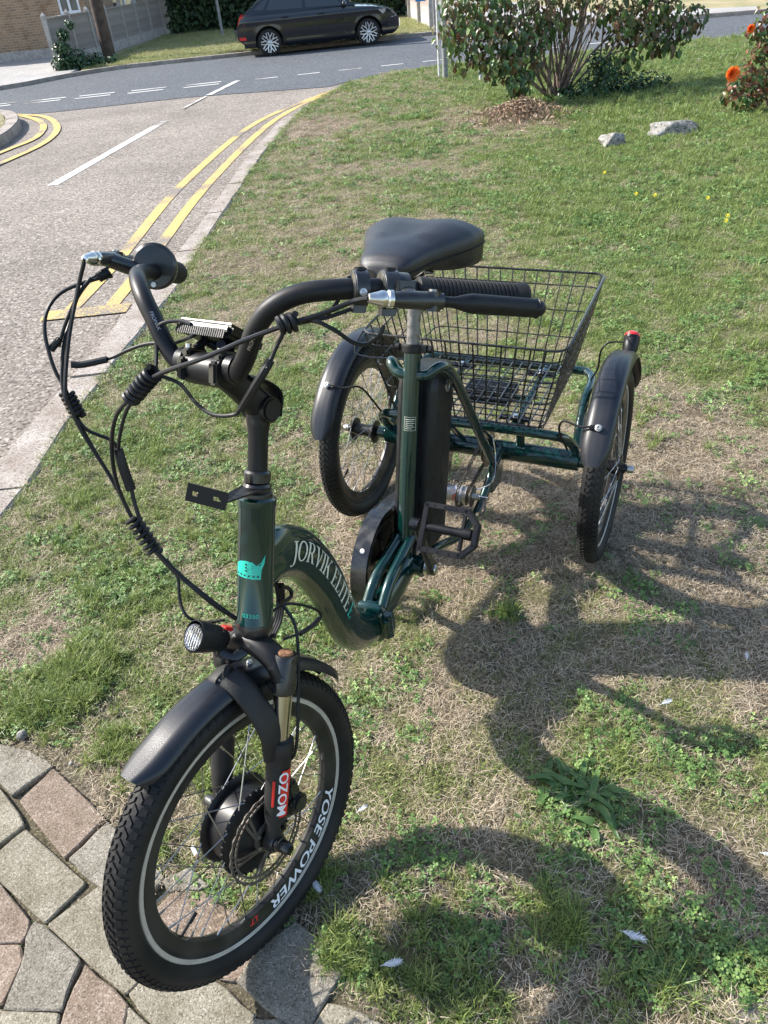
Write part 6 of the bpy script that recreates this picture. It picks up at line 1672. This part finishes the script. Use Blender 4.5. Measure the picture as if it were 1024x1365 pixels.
# ---- stones
def stone(name, px, py, sx, sy, sz, seed, label):
    c_ = at(px, py); bm = bmesh.new(); bmesh.ops.create_icosphere(bm, subdivisions=4, radius=1)
    for v_ in bm.verts:
        n_ = noise.noise(v_.co*1.4+V(seed,0,0))*.45+noise.noise(v_.co*4+V(0,seed,0))*.14
        v_.co *= 1+n_
        for pl in ((V(.5,-.6,.6),.75),(V(-.7,-.3,.6),.72),(V(0,-.9,.2),.7),(V(.1,.3,.95),.7)):
            d_ = v_.co.dot(pl[0].normalized())-pl[1]
            if d_ > 0: v_.co -= pl[0].normalized()*d_*.85
        v_.co = V(v_.co.x*sx, v_.co.y*sy, v_.co.z*sz+sz*.35)
    me = bpy.data.meshes.new(name); bm.to_mesh(me); bm.free(); me.shade_smooth(); me.set_sharp_from_angle(angle=math.radians(30)); me.materials.append(M['stone'])
    o = link(name, me); o.location = c_; tag(o, label, 'stone', 'pale stones set in the lawn')
stone('garden_stone', 817,194,.105,.09,.085,3.1,'small pointed grey stone in the grass, left of the other stone')
stone('garden_stone', 897,178,.22,.13,.09,9.4,'larger low pale grey stone in the grass, right of the small one')
# ---- rose bush
RB = aty(1010,145,at(1010,145).y); RO = V(RB.x+.15, RB.y, 0)
rose = tag(empty('rose_bush', RO), 'rose bush with red tinged leaves and an orange bloom at the right edge', 'rose bush')
for x2, y2 in ((980,105),(1000,70),(1030,30),(1050,80),(975,130),(1015,40)):
    c_ = aty(x2,y2,RO.y); q = MB(); q.tube(smooth_path([V(random.uniform(-.05,.05),0,-.02), (c_-RO)*.5+V(.05,0,.05), c_-RO],5), [.012,.005], 7); q.build('stem', M['bark'], rose)
q = MB()
for x_, y_, r_, n_ in ((985,120,.16,70),(1005,95,.17,90),(1020,65,.17,90),(1010,40,.13,60),(1030,110,.18,100),(970,128,.08,30),(1045,50,.25,120),(1055,95,.25,120),(1005,130,.12,60),(1030,20,.15,60)):
    c_ = aty(x_,y_,RO.y-.1)
    for _ in range(n_):
        d_ = rdir(); p_ = c_+V(d_.x*r_,d_.y*r_,d_.z*r_*.8)*random.random()**.5; l_ = random.uniform(.04,.075); leaf_mb(q, p_-RO, d_+V(0,-.4,.6), rdir()+V(0,0,-.4), l_, l_*.6)
tag(q.build('foliage', M['roseleaf'], rose, smooth=False, recalc=False), kind='stuff')
def bloom(c_, r_, name, label=None):
    q = MB()
    for ring, (n_, rr, tilt) in enumerate(((6,1,.35),(6,.8,.8),(5,.55,1.3),(4,.35,1.7))):
        for k in range(n_):
            a_ = 2*PI*k/n_+ring*.5; o_ = V(math.cos(a_),-.55,math.sin(a_)); out = V(math.cos(a_)*math.cos(tilt*.6),-math.sin(tilt*.6)-.2,math.sin(a_)*math.cos(tilt*.6)).normalized(); sd_ = out.cross(V(0,-1,0)).normalized()
            p0 = c_; q.add([p0, p0+out*r_*rr*.55+sd_*r_*.45, p0+out*r_*rr*.55-sd_*r_*.45, p0+out*r_*rr+sd_*r_*.25+V(0,-.01,0), p0+out*r_*rr-sd_*r_*.25+V(0,-.01,0)], [(0,1,2),(1,3,4,2)])
    return q.build(name, M['petal'], rose, smooth=False, recalc=False)
bloom(aty(975,98,RO.y-.28)-RO, .07, 'bloom'); bloom(aty(1000,38,RO.y-.2)-RO, .04, 'bloom')

# ---- small things in the grass
def rosette(px, py, n_, L_, W2, label, name='plantain', cat='weed', mt='weed', lift=.35):
    c_ = at(px,py); root = tag(empty(name, c_), label, cat)
    for k in range(n_):
        a_ = 2.399*k+random.uniform(-.3,.3); l_ = L_*random.uniform(.55,1.1); d_ = V(math.cos(a_), math.sin(a_), 0); s_ = V(-d_.y,d_.x,0); e_ = random.uniform(.15,1)*lift*2.2*(1-k/n_*.0)
        vs = []; fs = []; N_ = 7; o_ = V(random.gauss(0,L_*.17), random.gauss(0,L_*.17), 0)
        for i in range(N_+1):
            t = i/N_; wd = W2*(math.sin(PI*min(1,t*.92+.06))**.8)*.5*(.35 if t < .15 else 1); h_ = l_*(e_*t-.55*e_*t*t*1.25)+.004; p_ = o_+d_*(l_*t*math.cos(e_*.5))+s_*(math.sin(k*1.7)*.25*l_*t*t); und = .0025*math.sin(t*9+k)
            vs += [p_+s_*wd+V(0,0,h_+wd*.35+und), p_+V(0,0,h_), p_-s_*wd+V(0,0,h_+wd*.35-und)]
        for i in range(N_):
            for q_ in (0,1): fs.append((3*i+q_, 3*i+q_+1, 3*i+q_+4, 3*i+q_+3))
        q = MB(); q.add(vs, fs); q.build('leaf', M[mt], root, smooth=True, recalc=False, angle=60)
    return root
rosette(778,1066,54,.092,.0145,'broad leaved plantain weed forming a dark green rosette in the lawn')
rosette(752,1052,14,.085,.015,'thin leaved weed tuft just behind the dark plantain rosette')
rosette(790,1092,10,.07,.016,'small plantain weed in front of the dark rosette')
rosette(672,820,22,.05,.007,'pale green grassy weed tuft below the pedal')
def feather(px, py, s_, rot, label, name='feather', cat='feather'):
    c_ = at(px,py)+V(0,0,.022); q = MB(); r_ = Matrix.Rotation(rot, 3, 'Z')
    q.tube([r_@V(-s_,0,0), r_@V(0,0,.004), r_@V(s_,0,0)], [.0006,.0003], 5)
    for k in range(26):
        t = -.75+1.7*k/25
        for sg in (1,-1): 
            p_ = V(s_*t,0,.002); e_ = V(s_*t+s_*.35, sg*s_*.42*math.cos(t*1.3)*random.uniform(.6,1), random.uniform(0,.006)); q.add([r_@p_, r_@(p_+V(.002,0,0)), r_@(e_+V(.001,0,0)), r_@e_], [(0,1,2,3)])
    o = q.build(name, mat('white_down', (.62,.63,.66), .8, trans=0), None, smooth=False, recalc=False); o.location = c_; tag(o, label, cat, 'white feathers lying on the lawn')
feather(885,946,.014,.3,'small white feather on the sunlit grass above the plantain')
feather(993,885,.011,1.2,'tiny white feather at the right edge of the lawn')
feather(422,1186,.018,-1.0,'white feather lying just right of the front tyre')
feather(483,1088,.012,.5,'small white feather on the grass right of the front fork')
feather(522,1293,.017,.1,'white feather on the grass near the paving at the bottom')
feather(840,1255,.021,-.5,'white feather at the lower right beside the bare patch')
feather(1018,1148,.010,-.5,'tiny white feather cut by the right edge')
q = MB(); c_ = at(262,1140)+V(0,0,.012); d_ = V(.5,-.86,0); q.cyl(c_-d_*.013, c_+d_*.008, .0042, 12); cg_ = q.build('cigarette_end', M['white'], None)
tag(cg_, 'white cigarette end lying on dry grass behind the front wheel spokes', 'litter')
q = MB(); c2_ = c_+d_*.008; q.cyl(c2_, c2_+d_*.009, .0041, 10, .003); q.build('burnt_tip', M['rust'], cg_)
q = MB(); 
for i, (px,py,r_) in enumerate(((30,982,.012),(218,1034,.006),(205,1026,.005),(95,1018,.005),(230,1028,.004))):
    bm = bmesh.new(); bmesh.ops.create_icosphere(bm, subdivisions=2, radius=r_)
    for v_ in bm.verts: v_.co *= 1+.5*noise.noise(v_.co*90+V(i,0,0)); v_.co.z *= .7
    me = bpy.data.meshes.new('pebble'); bm.to_mesh(me); bm.free(); me.shade_smooth(); me.materials.append(M['stone'])
    o = link('pebble', me); o.location = at(px,py)+V(0,0,r_*.5)
    tag(o, ['largest pale pebble beside the paving edge at left','small grey pebble by the torn paver edge','small stone chip above the red paver corner','tiny pale chip on the paving edge soil','tiny grey chip near the torn paver edge'][i], 'pebble', 'pebbles by the paving edge')
for i, (px, py) in enumerate(((847,268),(872,270),(942,274),(968,298),(966,305),(805,239))):
    c_ = at(px,py)+V(0,0,.045); q = MB()
    for k in range(11):
        a_ = 2*PI*k/11; d_ = V(math.cos(a_),math.sin(a_)*.75,.15+math.sin(a_)*.6); s_ = V(-d_.y,d_.x,0); q.add([V(0,0,0), d_*.010+s_*.003, d_*.016, d_*.010-s_*.003], [(0,1,2,3)])
    f_ = tag(empty('dandelion', c_-V(0,0,.045)), group='yellow dandelions in the lawn', cat='flower', label=['yellow dandelion leftmost of the row in the green lawn','yellow dandelion second from the left in the lawn row','yellow dandelion on the lawn right of the middle','yellow dandelion highest of the right pair','yellow dandelion lowest of the right pair','yellow dandelion nearest below the small pointed stone'][i])
    o = q.build('flower_head', M['yellowpetal'], f_, smooth=False, recalc=False); o.location = (0,0,.045)
    q = MB(); q.cyl((0,0,0),(0,0,.045),.0015,5); q.build('stalk', M['clover'], f_)
# ================================================================== GRASS
SRC = bpy.data.collections.new('grass_sources')      # not linked to the scene: only feeds the instancer
def blade_tuft(n_, R_, l0, l1, w_, lean, seed, flat=0, m_='blade', seg=2):
    r = random.Random(seed); q = MB()
    for _ in range(n_):
        a = r.uniform(0,2*PI); rr = R_*math.sqrt(r.random()); b = V(math.cos(a)*rr, math.sin(a)*rr, 0)
        h = r.uniform(0,2*PI); L_ = r.uniform(l0,l1); ln = abs(r.gauss(lean,.3)); wd = w_*r.uniform(.6,1.2)
        d = V(math.cos(h),math.sin(h),0); s_ = V(-d.y,d.x,0)
        if flat:
            z0 = r.uniform(0,flat); p = [b+V(0,0,z0), b+d*L_*.5+V(0,0,z0+r.uniform(-.002,.004)), b+d*L_+s_*r.uniform(-.3,.3)*L_*.4+V(0,0,z0*.4+r.uniform(0,.004))]
        else:
            up = math.cos(min(1.45, ln*.6)); ou = math.sin(min(1.45, ln*.6)); up2 = math.cos(min(1.9, ln*1.5)); ou2 = math.sin(min(1.9, ln*1.5))
            p = [b+V(0,0,-.004), b+d*ou*L_*.5+V(0,0,up*L_*.5), b+d*(ou+ou2)*L_*.5+V(0,0,(up+up2)*L_*.5)]
        q.add([p[0]-s_*wd*.5, p[0]+s_*wd*.5, p[1]-s_*wd*.5, p[1]+s_*wd*.5, p[2]], [(0,1,3,2),(2,3,4)])
    return q
def clover_tuft(n_, R_, seed):
    r = random.Random(seed); q = MB()
    for _ in range(n_):
        a = r.uniform(0,2*PI); rr = R_*math.sqrt(r.random()); c = V(math.cos(a)*rr, math.sin(a)*rr, r.uniform(.004,.018)); h0 = r.uniform(0,2*PI); s_ = r.uniform(.004,.008)
        tl = V(r.gauss(0,.35), r.gauss(0,.35), 1).normalized()
        for k in range(3):
            h = h0+k*2.094; d = V(math.cos(h),math.sin(h),0); d = (d-tl*d.dot(tl)).normalized(); e = tl.cross(d)
            q.add([c, c+d*s_*.55+e*s_*.42+tl*.0006, c+d*s_*1.0+e*s_*.2, c+d*s_*1.0-e*s_*.2, c+d*s_*.55-e*s_*.42+tl*.0006], [(0,1,2,3,4)])
        q.add([c, c+V(.0005,0,0), V(c.x*.8,c.y*.8,-.003)], [(0,1,2)])
    return q
def make_set(name, builders, m_):
    col = bpy.data.collections.new(name); SRC.children.link(col)
    for i, b in enumerate(builders):
        me = b.mesh(name+'_tuft', M[m_], smooth=False, recalc=False)
        o = bpy.data.objects.new(name+'_tuft', me); col.objects.link(o)
    return col, len(builders)
sets = {
 'grass': make_set('grass', [blade_tuft(34,.030,.010,.028,.0016,1.15,i) for i in range(5)]+[blade_tuft(24,.024,.018,.042,.0019,.9,i+50) for i in range(2)], 'blade'),
 'dry_grass': make_set('dry_grass', [blade_tuft(34,.034,.010,.032,.0011,1,i+100,flat=.012) for i in range(6)]+[blade_tuft(8,.03,.02,.06,.0012,1,i+130,flat=.016) for i in range(1)], 'straw'),
 'clover': make_set('clover', [clover_tuft(16,.028,i+200) for i in range(4)], 'clover'),
 'long_grass': make_set('long_grass', [blade_tuft(34,.020,.04,.09,.0028,.75,i+300) for i in range(4)], 'blade'),
}
def scatter(name, col, nvar, pts, scl, tint, kind='stuff'):
    n_ = len(pts); me = bpy.data.meshes.new(name); me.vertices.add(n_); me.vertices.foreach_set('co', pts.astype(np.float32).ravel())
    def at_(nm, ty, val, f='value'): a = me.attributes.new(nm, ty, 'POINT'); a.data.foreach_set(f, val)
    at_('scl', 'FLOAT', scl.astype(np.float32)); at_('tint', 'FLOAT', tint.astype(np.float32))
    rot = np.stack([rng.normal(0,.12,n_), rng.normal(0,.12,n_), rng.uniform(0,6.283,n_)], -1)
    at_('rot', 'FLOAT_VECTOR', rot.astype(np.float32).ravel(), 'vector'); at_('idx', 'INT', rng.integers(0,nvar,n_).astype(np.int32))
    o = link(name, me); tag(o, kind=kind)
    ng = bpy.data.node_groups.new(name+'_scatter', 'GeometryNodeTree')
    ng.interface.new_socket('Geometry', in_out='INPUT', socket_type='NodeSocketGeometry'); ng.interface.new_socket('Geometry', in_out='OUTPUT', socket_type='NodeSocketGeometry')
    N = ng.nodes; gi = N.new('NodeGroupInput'); go = N.new('NodeGroupOutput'); ip = N.new('GeometryNodeInstanceOnPoints'); ci = N.new('GeometryNodeCollectionInfo')
    ci.inputs['Collection'].default_value = col; ci.inputs['Separate Children'].default_value = True; ci.inputs['Reset Children'].default_value = True
    ip.inputs['Pick Instance'].default_value = True
    def na(nm, ty):
        q = N.new('GeometryNodeInputNamedAttribute'); q.data_type = ty; q.inputs['Name'].default_value = nm; return q.outputs['Attribute']
    L = ng.links.new
    m2p = N.new('GeometryNodeMeshToPoints'); L(gi.outputs[0], m2p.inputs['Mesh']); L(m2p.outputs[0], ip.inputs['Points']); L(ci.outputs[0], ip.inputs['Instance'])
    L(na('idx','INT'), ip.inputs['Instance Index']); e2r = N.new('FunctionNodeEulerToRotation'); L(na('rot','FLOAT_VECTOR'), e2r.inputs[0]); L(e2r.outputs[0], ip.inputs['Rotation'])
    L(na('scl','FLOAT'), ip.inputs['Scale']); L(ip.outputs[0], go.inputs[0])
    md = o.modifiers.new('scatter', 'NODES'); md.node_group = ng
    return o
kill = [(TP.x, TP.y, .035)]
def sample(x0,x1,y0,y1,dens):
    n_ = int((x1-x0)*(y1-y0)*dens); x = rng.uniform(x0,x1,n_); y = rng.uniform(y0,y1,n_)
    over = rng.normal(0,.008,n_)
    k_ = (x > lerp_poly(KR, y)-.012+over) & (y < 13.75+.08*vnoise(x,y*0,3,5)) & (pave_dist(x,y) > -.004+rng.normal(0,.012,n_)+.02*vnoise(x,y,25,9))
    # only where the camera, or one a step aside, could see
    k_ &= (x < 1.0+y*.62) & (x > -1.1-y*.25-.6)
    return x[k_], y[k_]
zones = [(-1.7,2.6,.2,2.3,3900,.95),(-1.6,3.6,2.3,4.2,2300,1.1),(-1.5,5.5,4.2,7.5,950,1.45),(-1.2,9.5,7.5,13.9,430,2.0)]
acc = {k: [[],[],[]] for k in sets}
def put(k, x, y, s_, t):
    acc[k][0].append(np.stack([x,y,ground_z(x,y)],-1)); acc[k][1].append(s_); acc[k][2].append(t)
for x0,x1,y0,y1,dens,sc_ in zones:
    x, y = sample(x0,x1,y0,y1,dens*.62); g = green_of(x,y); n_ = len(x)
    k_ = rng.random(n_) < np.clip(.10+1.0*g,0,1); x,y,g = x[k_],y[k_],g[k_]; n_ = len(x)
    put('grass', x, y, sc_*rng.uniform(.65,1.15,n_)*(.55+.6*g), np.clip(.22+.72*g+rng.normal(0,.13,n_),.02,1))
    x, y = sample(x0,x1,y0,y1,dens*.5); g = green_of(x,y); n_ = len(x); k_ = rng.random(n_) < np.clip(1.15-1.15*g,.14,1); x,y = x[k_],y[k_]; n_ = len(x)
    put('dry_grass', x, y, sc_*rng.uniform(.6,1.2,n_), rng.random(n_))
    x, y = sample(x0,x1,y0,y1,dens*.40); g = green_of(x,y); n_ = len(x); c_ = vnoise(x,y,6,77)*.6+vnoise(x,y,16,78)*.4
    k_ = (rng.random(n_) < np.clip((c_-.42)*3.2,0,1)*np.clip(.25+g,0,1)); x,y = x[k_],y[k_]; n_ = len(x)
    put('clover', x, y, sc_*rng.uniform(.6,1.2,n_), rng.random(n_))
    x, y = sample(x0,x1,y0,y1,dens*.12); g = green_of(x,y); n_ = len(x); c_ = vnoise(x,y,3.5,90)
    lush = np.clip((x-1.6)/1.5,0,1)*np.clip((y-3)/2,0,1)
    k_ = rng.random(n_) < np.clip((c_-.62)*3,0,1)*np.clip(g*1.5-.5,0,1)+lush*.35*np.clip(g,0,1); x,y,g = x[k_],y[k_],g[k_]; n_ = len(x)
    put('long_grass', x, y, sc_*rng.uniform(.45,.85,n_), np.clip(.5+.4*g+rng.normal(0,.1,n_),0,1))
# broader creeping leaves at the lower right
for px,py,n_,s_,r_ in ((875,1235,15,1.15,.035),(930,1262,14,1.2,.035),(985,1290,18,1.25,.04),(845,1300,10,1.1,.03),(1000,1240,10,1.1,.03),(640,1230,20,1.2,.04),(560,1130,24,1.2,.05),(330,900,20,1.2,.04),(470,960,24,1.2,.05)):
    c_ = at(px,py); x = c_.x+rng.normal(0,r_,n_); y = c_.y+rng.normal(0,r_,n_); put('clover', x, y, s_*rng.uniform(.6,1,n_), rng.random(n_))
# tufts along the kerb and the paving edge, in the paving joints, at the left verge corner
ye = rng.uniform(.7,13,1500); xe = lerp_poly(KR, ye)+rng.normal(-.006,.012,1500); put('grass', xe, ye, rng.uniform(.5,1.1,1500)*(1+ye*.07), rng.uniform(.3,.95,1500))
for px,py,n_,s_,r_ in ((75,945,60,.8,.05),(160,1000,40,.8,.05),(270,990,50,.9,.05),(215,1115,10,.5,.015),(118,1170,5,.45,.006),(38,1098,4,.35,.005),(460,1275,40,.75,.03),(585,1320,26,.7,.05),(745,1235,40,.8,.03),(300,1060,40,.9,.05),(110,895,70,.9,.06),(30,930,40,.8,.05),(860,560,20,.8,.1),(420,1160,25,.8,.03),(675,820,14,.7,.02),(560,1190,30,.6,.05),(880,1290,30,.7,.06),(345,1190,12,.6,.03),(130,720,40,.7,.1),(100,1290,3,.35,.004),(160,1255,3,.3,.004)):
    c_ = at(px,py); x = c_.x+rng.normal(0,r_,n_); y = c_.y+rng.normal(0,r_,n_); put('long_grass', x, y, s_*rng.uniform(.6,1,n_), rng.uniform(.6,1,n_))
jx, jy = [], []
for w_ in digit:      # sparse growth and moss in the joints between pavers
    for i in range(len(w_)):
        a_, b_ = w_[i], w_[(i+1)%len(w_)]
        for _ in range(2):
            if random.random() < .55: t = random.random(); jx.append(a_[0]+(b_[0]-a_[0])*t); jy.append(a_[1]+(b_[1]-a_[1])*t)
jx, jy = np.array(jx), np.array(jy); z_ = np.full(len(jx), -.010)
acc['clover'][0].append(np.stack([jx,jy,z_],-1)); acc['clover'][1].append(rng.uniform(.12,.32,len(jx))); acc['clover'][2].append(rng.random(len(jx)))
x = rng.uniform(-6.5,-4.4,900); y = rng.uniform(8,13.2,900); k_ = x < np.interp(y, [7.5,9.2,10.4,11.25,12,12.77,13.2], [-4.95,-4.65,-4.43,-4.5,-4.7,-5.0,-5.4]); x,y = x[k_],y[k_]
acc['grass'][0].append(np.stack([x,y,np.full(len(x),.055)],-1)); acc['grass'][1].append(rng.uniform(1.5,2.3,len(x))); acc['grass'][2].append(rng.uniform(.2,.9,len(x)))
x = rng.uniform(-5.7,2.4,9000); y = 19.9+12*rng.random(9000)**1.6; k_ = y > np.interp(x, [-5.6,-4.7,2], [20,20.05,20.6]); x,y = x[k_],y[k_]
acc['grass'][0].append(np.stack([x,y,np.full(len(x),.012)],-1)); acc['grass'][1].append(rng.uniform(2,3.2,len(x))); acc['grass'][2].append(np.clip(.15+.5*fbm(x,y,1.1,61)+rng.normal(0,.1,len(x)),0,1))
for k_, (col_, nv) in sets.items():
    P_, s_, t_ = (np.concatenate(q) for q in acc[k_])
    scatter(k_, col_, nv, P_, s_, t_)
    print(k_, len(P_))
# straw, dry leaves and grit that has blown over the paving edge and the kerb
q = MB(); r_ = random.Random(5)
for _ in range(700):
    t = r_.random(); i = r_.randrange(len(PE)-1); x = PE[i][0]+(PE[i+1][0]-PE[i][0])*t; y = PE[i][1]+(PE[i+1][1]-PE[i][1])*t-abs(r_.gauss(0,.022))
    h = r_.uniform(0,2*PI); l_ = r_.uniform(.004,.022); d_ = V(math.cos(h),math.sin(h),0); s_ = V(-d_.y,d_.x,0)*.0006; p_ = V(x,y,.0085+r_.uniform(0,.003))
    q.add([p_-s_, p_+s_, p_+d_*l_+s_*.3], [(0,1,2)])
tag(q.build('straw_litter', M['straw'], smooth=False, recalc=False), kind='stuff')
q = MB()
for _ in range(900):
    y = r_.uniform(1,12.5); x = float(lerp_poly(KL if r_.random() < .5 else KR, y))+r_.gauss(0,.02)*(1+.1*y); z = .018 if x > float(lerp_poly(KL,y)) else RZ+.004
    l_ = r_.uniform(.004,.012)*(1+.1*y); h = r_.uniform(0,6.28); d_ = V(math.cos(h),math.sin(h),0); s_ = V(-d_.y,d_.x,0)*l_*.4; p_ = V(x,y,z)
    q.add([p_-s_, p_+d_*l_*.5+V(0,0,.004), p_+s_, p_-d_*l_*.4], [(0,1,2,3)])
tag(q.build('gutter_litter', M['dryleaf'], smooth=False, recalc=False), kind='stuff')
